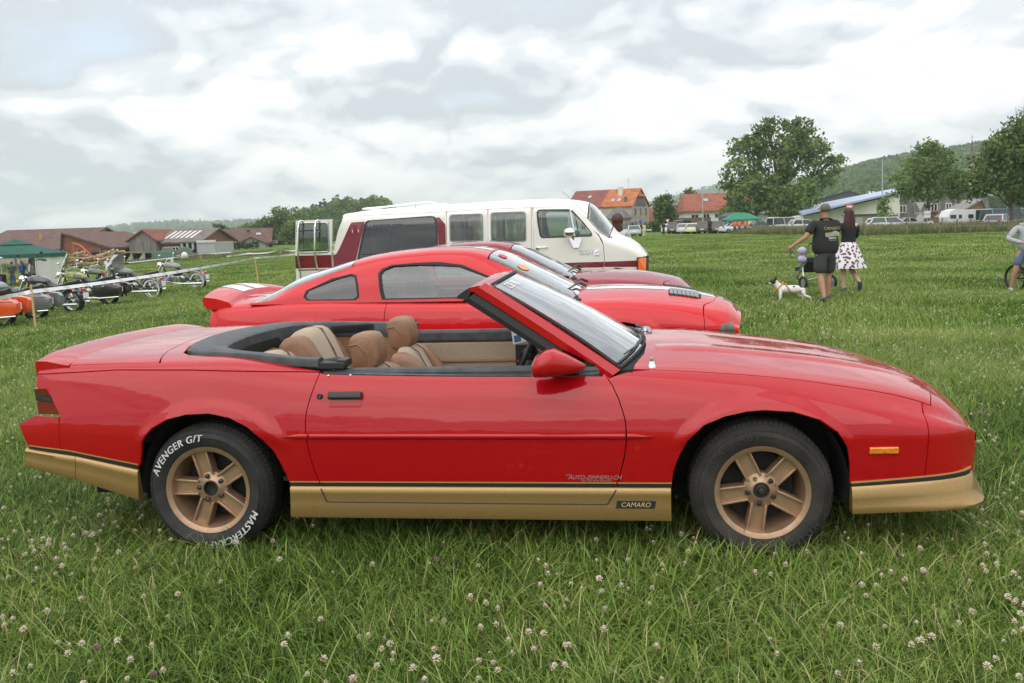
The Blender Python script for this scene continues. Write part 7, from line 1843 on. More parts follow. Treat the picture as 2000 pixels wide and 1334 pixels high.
b = MB(); b.prism([(-1.3, .45), (1.35, .40), (1.35, 1.95), (-.6, 2.08), (-1.15, 1.9), (-1.42, 1.3)], lambda u, v, q: Vector((u, q, v)), -.9, 1.0); b.build('shell', mat('white shell', (.75, .75, .73), .4, bump=.2, bscale=3), cv, smooth=20)
for x, w in ((-1.05, .3), (-.75, .25), (-.2, .3), (.85, .5)): bx('window', M_PANE, cv, (x, -.91, 1.32), (w, .04, .38))
b = MB(); b.lathe([(.3, -.92), (.3, -.7), (.15, -.7)], (.2, 0, .3), 'Y', 14); b.build('wheel', M_RUBBER, cv)

# ------------------------------------------------------------------ stakes and barrier tape
M_STAKE = mat('new softwood', (.55, .36, .17), .8, var=.2, vscale=14)
def stake(label, px0, py0, px1, py1, r=.022):
    g = gp(px1, py1); tp_ = at(px0, py0, g.y); b = MB(); d = tp_ - g
    b.tube([-d * .12, d * .5, d], [r, r, r * .92], 4); o = b.build('stake', M_STAKE, None, smooth=0); o.location = g; return tag(o, label, 'stake', 'wooden stakes carrying the tape'), tp_, g
s_a, ta, ga = stake('pale wooden stake before the silver motorcycle, nearest stake', 60, 556, 70, 646, .026)
s_b, tb_, gb_ = stake('pale wooden stake with an orange tip, left of the ladder door', 497, 503, 506, 559, .022)
s_c, tc2, gc = stake('thin wooden stake far out before the boarded barn', 391, 496, 393, 510, .03)
s_d, td_, gd_ = stake('thin wooden stake beside the open ladder door', 548, 486, 549, 499, .025)
b = MB(); b.tube([tb_ - Vector((0, 0, .06)), tb_ + Vector((0, 0, .004))], .026, 4); o = b.build('orange_tip', mat('orange spray', (.8, .25, .08), .7), s_b, smooth=0); o.matrix_parent_inverse = Matrix.Translation(-s_b.location)
M_TAPE = bpy.data.materials.new('striped tape'); M_TAPE.use_nodes = True; nt = M_TAPE.node_tree
t_ = nt.nodes.new('ShaderNodeUVMap'); wv = nt.nodes.new('ShaderNodeTexWave'); wv.inputs['Scale'].default_value = 1.0; wv.bands_direction = 'DIAGONAL'
nt.links.new(t_.outputs[0], wv.inputs[0]); r = nt.nodes.new('ShaderNodeValToRGB'); r.color_ramp.interpolation = 'CONSTANT'; e = r.color_ramp.elements; e[0].color = (.80, .80, .79, 1); e[1].position = .86; e[1].color = (.62, .56, .56, 1)
nt.links.new(wv.outputs[0], r.inputs[0]); nt.links.new(r.outputs[0], nt.nodes['Principled BSDF'].inputs['Base Color']); nt.nodes['Principled BSDF'].inputs['Roughness'].default_value = .4
def tape(label, pts, w=.075, sag=.06):
    V, F, UV = [], [], []; d0 = 0
    dense_ = []
    for a, c_ in zip(pts[:-1], pts[1:]):
        for i in range(24):
            u = i / 24; p = a.lerp(c_, u); p.z -= sag * 4 * u * (1 - u) * (a - c_).length / 10; dense_.append(p)
    dense_.append(pts[-1])
    for i, p in enumerate(dense_):
        tw = .55 * sin(i * .16); d = (dense_[min(i + 1, len(dense_) - 1)] - dense_[max(i - 1, 0)]).normalized(); s_ = Vector((0, 0, 1)) * cos(tw) + d.cross(Vector((0, 0, 1))) * sin(tw)
        if i: d0 += (p - dense_[i - 1]).length
        V += [p - s_ * w / 2, p + s_ * w / 2]; UV += [(d0 * .8, 0), (d0 * .8, .06)]
        if i: F.append((2 * i - 2, 2 * i - 1, 2 * i + 1, 2 * i))
    me = bpy.data.meshes.new('barrier_tape'); me.from_pydata(V, [], F); me.materials.append(M_TAPE); uv = me.uv_layers.new(name='uv')
    for l in me.loops: uv.data[l.index].uv = UV[l.vertex_index]
    me.update(); o = bpy.data.objects.new('barrier_tape', me); COL.objects.link(o); return tag(o, label, 'tape', 'barrier tape round the meadow')
tape('white barrier tape strung past the motorcycles to the stake with the orange tip', [at(-40, 589, 18.5), ta.lerp(ga, .15) + Vector((0, -.03, 0)), tb_ + Vector((0, -.03, -.02))], .085, .05)
tape('white barrier tape from the orange tipped stake to behind the van', [tb_ + Vector((0, -.03, -.02)), at(590, 495, 33), at(700, 487, 36)], .07, .03)
tape('farther white barrier tape hanging slack beside the ladder door', [at(443, 501, 44), at(485, 495, 45), td_, at(600, 487, 48)], .085, .03)
tape('distant dotted tape below the log piles and barns', [at(60, 532, 64), at(250, 513, 72), tc2, at(450, 493, 90)], .07, .02)
tape('white barrier tape at the far right end before the silver saloon', [at(1215, 449, 95), at(1272, 449, 95)], .10, .0)
stake('wooden stake at the end of the far tape beside the person in yellow', 1273, 443, 1273, 455, .03)
stake('wooden stake before the brown off-roader', 1396, 440, 1396, 455, .04)
for px, py, Y, n_, lab in ((207, 513, 40, '1', 'small white number card on a stake behind the grey windshield motorcycle'), (336, 508, 42, '14', 'small white number card on a stake behind the last motorcycle')):
    p = at(px, py, Y); t = thing('number_sign', lab, 'sign', (p.x, p.y, gzf(p.x, p.y))); b = MB(); b.tube([(0, .03, -.1), (0, .03, p.z - gzf(p.x))], .02, 4); b.build('stick', M_STAKE, t, smooth=0)
    b = MB(); b.box((0, 0, p.z - gzf(p.x)), (.14, .01, .17)); c_ = b.build('card', M_SW, t, smooth=0); put_text('number', n_, .14, M_BLACK, c_, lambda u, v: Vector((u, -.008, p.z - gzf(p.x) + v)))

# ------------------------------------------------------------------ tents
M_TENT = mat('green tent cloth', (.012, .085, .060), .8, var=.15, vscale=3); M_TENT2 = mat('light green tent cloth', (.03, .20, .11), .8)
M_TARP = mat('white side cloth', (.66, .65, .60), .85, bump=.4, bscale=3)
gq = gp(-10, 562); TE = gq.y
t = thing('garden_tent', 'dark green peaked market tent with white side wall at the left edge', 'tent', Vector((at(7, 500, TE).x, TE + 1.6, gzf(at(7, 500, TE).x, TE))), radians(-4))
S = 2.55
b = MB(); rings = [[Vector((sx * S, sy * S * .7, 1.98)) for sx, sy in ((-1, -1), (1, -1), (1, 1), (-1, 1))], [Vector((sx * S, sy * S * .7, 2.25)) for sx, sy in ((-1, -1), (1, -1), (1, 1), (-1, 1))], [Vector((sx * .75, sy * .5, 2.92)) for sx, sy in ((-1, -1), (1, -1), (1, 1), (-1, 1))]]
b.loft(rings, caps=False); b.build('canopy', M_TENT, t, smooth=0, fix=False)
b = MB(); b.loft([[Vector((sx * .95, sy * .65, 2.92)) for sx, sy in ((-1, -1), (1, -1), (1, 1), (-1, 1))], [Vector((sx * .05, sy * .05, 3.30)) for sx, sy in ((-1, -1), (1, -1), (1, 1), (-1, 1))]], caps=False); b.build('canopy_cap', M_TENT, t, smooth=0, fix=False)
for sx in (-1, 1):
    for sy in (-1, 1): b = MB(); b.tube([(sx * S * .97, sy * S * .68, -.2), (sx * S * .97, sy * S * .68, 2.2)], .025, 5); b.build('leg', M_FRAME, t)
b = MB(); b.grid(lambda u, v: Vector((-.3 + 2.75 * u, S * .66 + .05 * sin(u * 14), .05 + 2.0 * v)), 20, 2); b.grid(lambda u, v: Vector((S * .95 + .04 * sin(u * 14), S * .66 - 3.3 * u, .05 + 2.0 * v)), 14, 2); b.build('side_wall', M_TARP, t, smooth=60, fix=False)
for x, w in ((-1.3, 1.6), (1.35, .8)):
    k_ = thing('banner_table', 'purple and orange banner on a stall table under the dark green tent, %s' % ('wide one' if x < 0 else 'narrow one'), 'stall table', t.location + Vector((x, -.9, 0)), 0, 'stall tables')
    bx('cloth', mat('purple cloth', (.10, .03, .13), .8), k_, (0, 0, .42), (w, .5, .84))
    for i in range(int(w / .27)): bx('letter_block', mat('orange print', (.50, .20, .03), .8), k_, (-w / 2 + .2 + i * .27, -.256, .42), (.15, .012, .5))
tb2 = thing('parasol', 'pale blue parasol edge poking in before the green tent at the left edge', 'parasol', gp(-30, 566)); b = MB(); z0 = 2.05
for i in range(8):
    q0, q1 = i * pi / 4, (i + 1) * pi / 4; b.add([Vector((0, 0, z0 + .5)), Vector((1.25 * cos(q0), 1.25 * sin(q0), z0)), Vector((1.25 * cos(q1), 1.25 * sin(q1), z0))], [(0, 1, 2)])
b.build('canopy', mat('pale blue cloth', (.50, .58, .72), .8), tb2, smooth=0, fix=False); b = MB(); b.tube([(0, 0, -.1), (0, 0, z0 + .55)], .02, 6); b.build('pole', M_FRAME, tb2)
t = thing('garden_tent', 'bright green low tent behind the people in orange vests', 'tent', gx(1448, 112)); b = MB()
b.loft([[Vector((sx * 2.2, sy * 1.5, z)) for sx, sy in ((-1, -1), (1, -1), (1, 1), (-1, 1))] for z in (1.55,)] + [[Vector((-2.3, -1.5, 1.78)), Vector((2.2, -1.5, 1.85)), Vector((2.2, 1.5, 1.85)), Vector((-2.3, 1.5, 1.78))], [Vector((-.7, -.3, 2.72)), Vector((.7, -.3, 2.6)), Vector((.7, .3, 2.6)), Vector((-.7, .3, 2.72))]]); b.build('canopy', M_TENT2, t, smooth=0)
for sx in (-1, 1):
    for sy in (-1, 1): b = MB(); b.tube([(sx * 2.1, sy * 1.4, -.2), (sx * 2.1, sy * 1.4, 1.8)], .03, 5); b.build('leg', M_STEEL, t)
t = thing('garden_tent', 'dark blue grey tent behind the bright green one', 'tent', gx(1432, 120)); b = MB(); b.loft([[Vector((sx * 1.7, sy * 1.5, z)) for sx, sy in ((-1, -1), (1, -1), (1, 1), (-1, 1))] for z in (.1, 2.3)] + [[Vector((sx * .9, sy * .3, 2.75)) for sx, sy in ((-1, -1), (1, -1), (1, 1), (-1, 1))]]); b.build('canopy', mat('blue grey tent', (.07, .08, .10), .8), t, smooth=0)

# ------------------------------------------------------------------ people
M_SKIN = mat('skin', (.42, .22, .14), .55, var=.08, vscale=12); M_SKIN2 = mat('pale skin', (.56, .35, .26), .55)
def skin(name, verts, edges, radii, material, parent, sub=1, root=0):
    me = bpy.data.meshes.new(name); me.from_pydata([tuple(v) for v in verts], edges, []); me.materials.append(material)
    o = bpy.data.objects.new(name, me); COL.objects.link(o); o.parent = parent
    m = o.modifiers.new('skin', 'SKIN'); m.use_smooth_shade = True; m.branch_smoothing = .6
    for i, r in enumerate(radii):
        d = me.skin_vertices[0].data[i]; d.radius = r if isinstance(r, tuple) else (r, r); d.use_root = (i == root)
    s_ = o.modifiers.new('subdivision', 'SUBSURF'); s_.levels = sub; s_.render_levels = sub
    return o
def chain(V, E, R, start, pts):
    """append a limb of (point, radius) from vertex start"""
    a = start
    for p, r in pts:
        V.append(Vector(p)); R.append(r); E.append((a, len(V) - 1)); a = len(V) - 1
    return a
def person(label, loc, rz, H, J, hair=(.06, .04, .03), hair_r=1.08, skin_m=None, build=1.0, top=None, bottom=None, group=None, fingers=True, shoes=(.05, .05, .05), face=True, long_hair=0.0, detail=2):
    """J: joints in metres for a 1.75 m figure facing +y"""
    k = H / 1.75; t = thing('person', label, 'person', loc, rz, group); t.scale = (k, k, k)
    sm = skin_m or M_SKIN; B = build
    V = [Vector((0, 0, .95))]; R = [(.15 * B, .12 * B)]; E = []
    sp = chain(V, E, R, 0, [((0, .0, 1.08), (.14 * B, .11 * B)), ((0, .0, 1.22), (.155 * B, .115 * B)), ((0, -.01, 1.36), (.165 * B, .105 * B))])
    nk = chain(V, E, R, sp, [((0, .0, 1.47), .058), ((J.get('hx', 0) * .5, .015, 1.535), .056), ((J.get('hx', 0), .025, 1.60), (.076, .088)), ((J.get('hx', 0), .03, 1.67), (.078, .092)), ((J.get('hx', 0), .025, 1.735), (.045, .055))])
    if face: chain(V, E, R, nk - 2, [((J.get('hx', 0), .125, 1.615), .014)])
    for s in (-1, 1):
        sh, el, wr = J['sh%+d' % s], J['el%+d' % s], J['wr%+d' % s]
        w_ = chain(V, E, R, sp, [(sh, .062 * (.6 + .4 * B)), (Vector(sh).lerp(Vector(el), .5), .050 * (.7 + .3 * B)), (el, .042), (Vector(el).lerp(Vector(wr), .4), .041), (wr, .027)])
        d = (Vector(wr) - Vector(el)).normalized(); side = Vector((0, 1, 0)) if abs(d.z) > .6 else Vector((0, 0, 1))
        pl = chain(V, E, R, w_, [(Vector(wr) + d * .055, (.034, .020))])
        if fingers:
            ax = d.cross(side).normalized(); curl = ax.cross(d).normalized() * (.3 if d.z < 0 else -.3)
            fw = d.cross(ax).normalized()
            for i, ln in enumerate((.068, .078, .073, .056)):
                o_ = fw * ((i - 1.5) * .019); p0 = Vector(wr) + d * .085 + o_
                chain(V, E, R, pl, [(p0, .0095), (p0 + d * ln * .55 + ax * .008, .0085), (p0 + d * ln * .9 + ax * .030, .007)])
            p0 = Vector(wr) + d * .045 - fw * .034; chain(V, E, R, pl, [(p0 + ax * .008, .011), (p0 + d * .045 - fw * .012 + ax * .02, .009)])
    for s in (-1, 1):
        hp, kn, an, to = J['hp%+d' % s], J['kn%+d' % s], J['an%+d' % s], J['to%+d' % s]
        chain(V, E, R, 0, [(hp, .095 * (.5 + .5 * B)), (Vector(hp).lerp(Vector(kn), .5), .082 * (.6 + .4 * B)), (kn, .058), (Vector(kn).lerp(Vector(an), .35), .060), (Vector(kn).lerp(Vector(an), .75), .042), (an, .036), (Vector(an).lerp(Vector(to), .5) - Vector((0, 0, .01)), .034), (to, .026)])
    skin('body', V, E, R, sm, t, detail)
    hx = J.get('hx', 0)
    if hair is not None:
        hm2 = mat('hair %.2f %.2f' % (hair[0], hair[1]), hair, .6, var=.3, vscale=30, stretch=(1, 1, .2), bump=.4, bscale=40)
        b = MB(); b.sphere((hx, .005, 1.672), (.086 * hair_r, .102 * hair_r, .098 * hair_r), 16, 12)
        b.v = [(x, (y if y < .06 or z > 1.70 else .06), z) for x, y, z in b.v]
        if long_hair > 0:
            b.loft([[Vector((hx + w * cos(q), -.035 + dpt * sin(q), z)) for q in np.linspace(0, 2 * pi, 15)[:-1]] for z, w, dpt in ((1.70, .09, .085), (1.58, .105, .085), (1.48, .125, .075), (1.48 - long_hair * .6, .14, .06), (1.48 - long_hair, .09, .035))])
        b.build('hair', hm2, t, smooth=70)
    for s in (-1, 1):
        b = MB(); b.sphere((hx + s * .082, .02, 1.635), (.014, .026, .034), 8, 6); b.build('ear', sm, t)
        if face: b = MB(); b.sphere((hx + s * .032, .108, 1.648), .011, 8, 6); b.build('eye', M_BLACK, t)
        an, to = J['an%+d' % s], J['to%+d' % s]; a_, c_ = Vector(an), Vector(to); dd = (c_ - a_).normalized()
        b = MB(); b.tube([a_ - dd * .05 + Vector((0, 0, -.02)), a_ + dd * .03 + Vector((0, 0, -.02)), a_.lerp(c_, .6) - Vector((0, 0, .012)), c_ + dd * .05], [.040, .050, .046, .026], 10, flat=.9); b.build('shoe', mat('shoe %.2f' % shoes[0], shoes, .6), t, smooth=60)
    if top:
        col, hem, sleeve, loose = top; cm = col if isinstance(col, bpy.types.Material) else mat('cloth %.2f %.2f %.2f' % col, col, .9, bump=.25, bscale=25)
        V = [Vector((0, 0, hem - .05))]; R = [(.19 * B * loose, .15 * B * loose)]; E = []
        s2 = chain(V, E, R, 0, [((0, 0, 1.08), (.195 * B * loose, .150 * B * loose)), ((0, .0, 1.22), (.19 * B * loose, .14 * B * loose)), ((0, -.01, 1.37), (.185 * B * loose, .125 * B * loose)), ((0, -.005, 1.455), (.10, .085)), ((0, .0, 1.50), (.068, .068))])
        for s in (-1, 1):
            sh, el, wr = Vector(J['sh%+d' % s]), Vector(J['el%+d' % s]), Vector(J['wr%+d' % s])
            if sleeve > 0:
                L = [(sh + Vector((0, 0, .0)), .082 * (.6 + .4 * B)), (sh.lerp(el, .5), .074 * (.6 + .4 * B))]
                if sleeve >= .75: L.append((sh.lerp(el, .80), .072 * (.6 + .4 * B)))
                if sleeve > 1: L = L[:2] + [(el, .062), (el.lerp(wr, .5), .055), (el.lerp(wr, .92), .042)]
                chain(V, E, R, s2 - 2, L)
        skin('shirt', V, E, R, cm, t, detail)
    if bottom:
        kind, col, ln = bottom; cm = col if isinstance(col, bpy.types.Material) else mat('cloth %.2f %.2f %.2f' % col, col, .9, bump=.25, bscale=25)
        if kind == 'skirt':
            b = MB(); rr_ = []
            for u in np.linspace(0, 1, 9):
                z = 1.06 - (1.06 - ln) * u; w = .155 + .20 * u ** .8
                rr_.append([Vector(((w * (1 + .10 * u * sin(7 * q + 1))) * cos(q), (w * .82 * (1 + .10 * u * sin(7 * q + 1))) * sin(q), z)) for q in np.linspace(0, 2 * pi, 49)[:-1]])
            b.loft(rr_, caps=False); b.build('skirt', cm, t, smooth=70, fix=False)
        else:
            V = [Vector((0, 0, 1.05))]; R = [(.165 * B, .135 * B)]; E = []; c0 = chain(V, E, R, 0, [((0, 0, .95), (.185 * B, .15 * B)), ((0, 0, .86), (.15 * B, .13 * B))])
            for s in (-1, 1):
                hp, kn, an = Vector(J['hp%+d' % s]), Vector(J['kn%+d' % s]), Vector(J['an%+d' % s]); th = .118 * (.5 + .5 * B)
                L = [(hp - Vector((0, 0, .02)), th), (hp.lerp(kn, .55), th * .92)]
                if ln > .9: L.append((hp.lerp(kn, min(1.0, ln)), th * .84))
                if ln > 1: L += [(kn.lerp(an, (ln - 1) * .5), .078), (kn.lerp(an, ln - 1), .068)]
                chain(V, E, R, c0, L)
            skin('trousers' if ln > 1.3 else 'shorts', V, E, R, cm, t, detail)
    return t
def pose(**k):
    J = {'sh-1': (-.19, 0, 1.42), 'sh+1': (.19, 0, 1.42), 'el-1': (-.235, -.03, 1.15), 'el+1': (.235, -.03, 1.15), 'wr-1': (-.245, .04, .92), 'wr+1': (.245, .04, .92),
         'hp-1': (-.095, 0, .90), 'hp+1': (.095, 0, .90), 'kn-1': (-.10, .02, .50), 'kn+1': (.10, .02, .50), 'an-1': (-.10, -.02, .08), 'an+1': (.10, -.02, .08), 'to-1': (-.115, .13, .03), 'to+1': (.115, .13, .03)}
    for a, v in k.items(): J[a.replace('L', '-1').replace('R', '+1')] = v
    return J
# man in black, seen from behind, walking away with a cup in his left hand
mp_ = gp(1612, 591)
mt_ = mat('black tee', (.020, .021, .020), .9, bump=.35, bscale=14)
man = person('heavy man in a black T-shirt and grey shorts walking away, cup in hand', mp_, radians(8), 1.78,
    pose(elL=(-.37, -.02, 1.18), wrL=(-.55, .12, 1.02), shL=(-.215, 0, 1.42), shR=(.215, 0, 1.42), elR=(.26, .12, 1.17), wrR=(.17, .34, 1.10), knL=(-.11, -.02, .50), anL=(-.105, -.16, .09), toL=(-.12, -.02, .035), knR=(.11, .10, .50), anR=(.11, .12, .09), toR=(.125, .27, .03)),
    hair=None, build=1.36, top=(mt_, .84, .80, 1.0), bottom=('shorts', (.045, .048, .048), 1.0), face=True)
b = MB(); b.sphere((0, .0, 1.665), (.090, .104, .095), 16, 10); b.v = [(x, y, max(z, 1.625)) for x, y, z in b.v]; b.loft([[Vector((-.06, .08, 1.665)), Vector((.06, .08, 1.665)), Vector((.05, .18, 1.655)), Vector((-.05, .18, 1.655))], [Vector((-.06, .08, 1.68)), Vector((.06, .08, 1.68)), Vector((.05, .18, 1.665)), Vector((-.05, .18, 1.665))]])
b.build('cap', mat('khaki cap', (.13, .115, .08), .9), man, smooth=60)
# print on the back of the shirt, following the cloth
def back(u, v): return Vector((u * 1.0 + .03, -.192 + .55 * (u * u) + .10 * (v - 1.22) ** 2, v))
def patch_on(name, m, poly, d=0.0):
    b = MB(); b.add([back(u, v) - Vector((0, d, 0)) for u, v in poly], [tuple(range(len(poly)))]); b.build(name, m, man, smooth=0, fix=False)
MY, MW = mat('shirt print yellow', (.45, .36, .12), .9), mat('shirt print grey', (.40, .42, .40), .9)
patch_on('shirt_print', MW, [(-.12, 1.17), (.14, 1.19), (.13, 1.25), (.05, 1.275), (-.02, 1.25), (-.13, 1.24)], .002); patch_on('shirt_print', MY, [(-.12, 1.20), (-.03, 1.205), (.0, 1.225), (-.06, 1.237), (-.125, 1.23)], .004); patch_on('shirt_print', MY, [(.02, 1.20), (.13, 1.215), (.12, 1.235), (.03, 1.225)], .004); patch_on('shirt_print', MW, [(-.06, 1.13), (.09, 1.14), (.06, 1.165), (-.08, 1.165)], .002)
put_text('shirt_lettering', 'CAMARO', .072, MY, man, lambda u, v: back(u, 1.315 + v + .25 * u * u) - Vector((0, .004, 0))); put_text('shirt_lettering', 'AMERICAN', .03, MW, man, lambda u, v: back(u, 1.11 + v) - Vector((0, .004, 0)))
cup = thing('drink_cup', 'clear plastic cup tilted in the hand of the man in black', 'cup', Vector(mp_) + Matrix.Rotation(radians(8), 3, 'Z') @ Vector((-.575, .17, .93)) * (1.78 / 1.75)); b = MB(); b.tube([(-.01, 0, .07), (.015, 0, 0), (.04, 0, -.07)], [.030, .036, .042], 12); b.build('cup_wall', glass('cup plastic', (.9, .92, .9), .25), cup)
# woman beside him
wp = gp(1657, 572); M_SK = bpy.data.materials.new('printed skirt'); M_SK.use_nodes = True; nt = M_SK.node_tree
tc_n = nt.nodes.new('ShaderNodeTexCoord'); vo = nt.nodes.new('ShaderNodeTexVoronoi'); vo.inputs['Scale'].default_value = 16; nt.links.new(tc_n.outputs['Object'], vo.inputs[0])
r = nt.nodes.new('ShaderNodeValToRGB'); e = r.color_ramp.elements; e[0].position, e[0].color = .40, (.05, .02, .03, 1); e[1].position, e[1].color = .46, (.74, .70, .74, 1); q = e.new(.16); q.color = (.25, .06, .10, 1); q = e.new(.08); q.color = (.03, .02, .03, 1)
nt.links.new(vo.outputs['Distance'], r.inputs[0]); nt.links.new(r.outputs[0], nt.nodes['Principled BSDF'].inputs['Base Color']); nt.nodes['Principled BSDF'].inputs['Roughness'].default_value = .85
wom = person('woman with long dark red hair, black top and white printed skirt, walking away', wp, radians(12), 1.70, pose(elL=(-.25, .12, 1.18), wrL=(-.16, .33, 1.08), elR=(.25, .10, 1.18), wrR=(.17, .32, 1.08), knL=(-.09, .05, .50), anL=(-.09, .02, .08), toL=(-.10, .16, .03), knR=(.10, .06, .49), anR=(.12, -.22, .22), toR=(.13, -.20, .09)),
    hair=(.055, .018, .014), hair_r=1.12, skin_m=M_SKIN2, build=.88, top=((.012, .012, .013), 1.02, 1.2, 1.0), bottom=('skirt', M_SK, .52), long_hair=.26, shoes=(.03, .05, .10))
# push chair in front of them
pc = thing('push_chair', 'dark three wheeled push chair pushed ahead of the walking couple', 'push chair', gp(1597, 568) + Vector((.05, .35, 0)), radians(6)); Mpc = mat('silver frame', (.6, .6, .6), .3, metal=.9)
for x, y_, r_ in ((-.24, 0, .15), (.42, .0, .15), (.08, .75, .11)):
    b = MB(); b.tube([(x, y_ + r_ * cos(q), r_ + r_ * .82 * sin(q)) for q in np.linspace(0, 2 * pi, 21)[:-1]], .028, 8, closed=True); w_ = b.build('wheel', M_RUBBER, pc); b = MB(); b.lathe([(0, -.02), (r_ * .62, -.015), (r_ * .62, .015), (0, .02)], (x, y_, r_), 'X', 12); b.build('wheel_disc', Mpc, w_)
for x in (-.20, .38):
    b = MB(); b.tube([(x, -.18, 1.0), (x, .0, .72), (x, .12, .48), (x, .40, .25), (.08 + (x - .08) * .2, .75, .13)], .016, 7); b.build('side_tube', Mpc, pc); b = MB(); b.tube([(x, .0, .16), (x, .1, .34), (x, .12, .50)], .016, 7); b.build('rear_strut', Mpc, pc)
b = MB(); b.tube([(-.20, -.18, 1.0), (.38, -.18, 1.0)], .02, 8); b.build('push_handle', M_BLACK, pc)
b = MB(); b.loft([[Vector((x, y_, z)) for y_, z in ((.02, .68), (.10, .70), (.30, .48), (.62, .46), (.62, .38), (.24, .36), (.02, .60))] for x in (-.15, .09, .33)]); b.build('seat_cloth', mat('dark seat cloth', (.025, .025, .03), .9), pc, smooth=40)
for z, lab in ((.84, 'lilac cloth bundle hung on the push chair, upper one'), (.66, 'lilac cloth bundle hung on the push chair, lower one')):
    o = MB(); o.sphere((0, 0, 0), (.10, .09, .085), 12, 8); o = o.build('cloth_bundle', mat('lilac cloth', (.46, .38, .60), .9, bump=.5, bscale=18), None); o.location = pc.location + Vector((-.25, .02, z)); tag(o, lab, 'bundle', 'lilac bundles on the push chair')
# french bulldog on a lead
dg_loc = gp(1548, 590); dg = thing('dog', 'white bulldog with black head patches and tan harness, straining on its lead', 'dog', dg_loc, radians(180 - 8))
V = [Vector((0, 0, .27))]; R = [(.085, .09)]; E = []
c1 = chain(V, E, R, 0, [((.14, 0, .275), (.10, .10)), ((.25, 0, .30), (.095, .10))]); n1 = chain(V, E, R, c1, [((.32, 0, .375), .062), ((.37, 0, .43), (.070, .072)), ((.43, 0, .425), (.060, .058)), ((.485, 0, .405), (.042, .034))])
rp = chain(V, E, R, 0, [((-.13, 0, .275), (.085, .085)), ((-.20, 0, .265), (.075, .075))]); chain(V, E, R, rp, [((-.255, 0, .275), .022)])
for s in (-1, 1):
    chain(V, E, R, c1, [((.25, s * .075, .24), .048), ((.245 + .02 * s, s * .085, .14), .030), ((.25 + .02 * s, s * .085, .035), .024), ((.285 + .02 * s, s * .085, .018), .024)])
    off = -.12 if s > 0 else .0
    chain(V, E, R, rp, [((-.17 + off * .3, s * .065, .21), .062), ((-.13 + off * .7, s * .075, .145), .036), ((-.235 + off, s * .075, .09), .022), ((-.225 + off, s * .075, .03), .020), ((-.19 + off, s * .075, .018), .022)])
    chain(V, E, R, n1 - 2, [((.345, s * .050, .495), .022), ((.335, s * .062, .545), .011)])
MD_ = bpy.data.materials.new('white and black coat'); MD_.use_nodes = True; nt = MD_.node_tree; tcd = nt.nodes.new('ShaderNodeTexCoord'); last = None
for (c_, r_) in (((.40, .0, .475), .085), ((.335, .05, .53), .06), ((.335, -.05, .53), .06), ((.40, .07, .43), .05), ((-.02, .08, .35), .04), ((-.18, .03, .335), .045), ((-.02, -.08, .35), .03)):
    d = nt.nodes.new('ShaderNodeVectorMath'); d.operation = 'DISTANCE'; nt.links.new(tcd.outputs['Object'], d.inputs[0]); d.inputs[1].default_value = c_
    l = nt.nodes.new('ShaderNodeMath'); l.operation = 'LESS_THAN'; l.inputs[1].default_value = r_; nt.links.new(d.outputs['Value'], l.inputs[0])
    if last is None: last = l.outputs[0]
    else: mx = nt.nodes.new('ShaderNodeMath'); mx.operation = 'MAXIMUM'; nt.links.new(last, mx.inputs[0]); nt.links.new(l.outputs[0], mx.inputs[1]); last = mx.outputs[0]
mx = nt.nodes.new('ShaderNodeMix'); mx.data_type = 'RGBA'; nt.links.new(last, mx.inputs['Factor']); mx.inputs['A'].default_value = (.78, .75, .69, 1); mx.inputs['B'].default_value = (.02, .018, .018, 1); nt.links.new(mx.outputs['Result'], nt.nodes['Principled BSDF'].inputs['Base Color']); nt.nodes['Principled BSDF'].inputs['Roughness'].default_value = .8
skin('body', V, E, R, MD_, dg, 2); dg.scale = (.88, .88, .88)
b = MB(); b.sphere((.525, 0, .415), (.014, .018, .013), 8, 6); b.build('nose', M_BLACK, dg)
for s in (-1, 1): b = MB(); b.sphere((.455, s * .045, .455), .011, 8, 6); b.build('eye', M_BLACK, dg)
b = MB()
for (x, zc_, ry_, rz_, tl_) in ((.085, .275, .105, .108, .06), (.285, .325, .09, .10, -.10)):
    b.tube([(x + tl_ * sin(q), ry_ * cos(q), zc_ + rz_ * sin(q)) for q in np.linspace(0, 2 * pi, 21)[:-1]], .013, 6, closed=True)
b.tube([(.26, 0, .425), (.18, 0, .39), (.14, 0, .386)], .012, 6); b.build('harness', mat('tan harness', (.50, .22, .06), .7), dg)
p0 = dg_loc + Matrix.Rotation(radians(172), 3, 'Z') @ Vector((.10, 0, .385)); p1 = pc.location + Vector((-.18, -.1, .62))
b = MB(); b.tube([p0, p0.lerp(p1, .5) - Vector((0, 0, .03)), p1], .008, 5); o = b.build('dog_lead', M_BLACK, None); tag(o, 'black lead running from the dog harness to the push chair', 'dog lead')

# boy astride a bicycle at the right edge
bp_ = gp(1974, 571) ; boy = person('boy in a grey hooded top and denim shorts standing astride a bicycle', bp_ + Vector((.30, .02, 0)), radians(168), 1.52,
    pose(elL=(-.36, .10, 1.20), wrL=(-.20, .42, 1.10), elR=(.40, .06, 1.18), wrR=(.19, .40, 1.08), hpR=(.10, 0, .90), knR=(.22, .06, .52), anR=(.29, -.02, .08), toR=(.31, .12, .03), hpL=(-.10, 0, .90), knL=(-.20, .05, .52), anL=(-.27, -.02, .08), toL=(-.29, .12, .03)),
    hair=(.10, .07, .04), build=.95, top=((.36, .37, .39), .90, 1.2, 1.12), bottom=('shorts', (.10, .14, .22), .92), shoes=(.45, .45, .45))
b = MB(); b.loft([[Vector((.14 * cos(q) * w, -.03 + .115 * sin(q) * w, z)) for q in np.linspace(0, 2 * pi, 17)[:-1]] for z, w in ((1.44, .95), (1.49, 1.05), (1.52, .85))]); b.build('hood', mat('cloth 0.36 0.37 0.39', (.36, .37, .39), .9), boy, smooth=60)
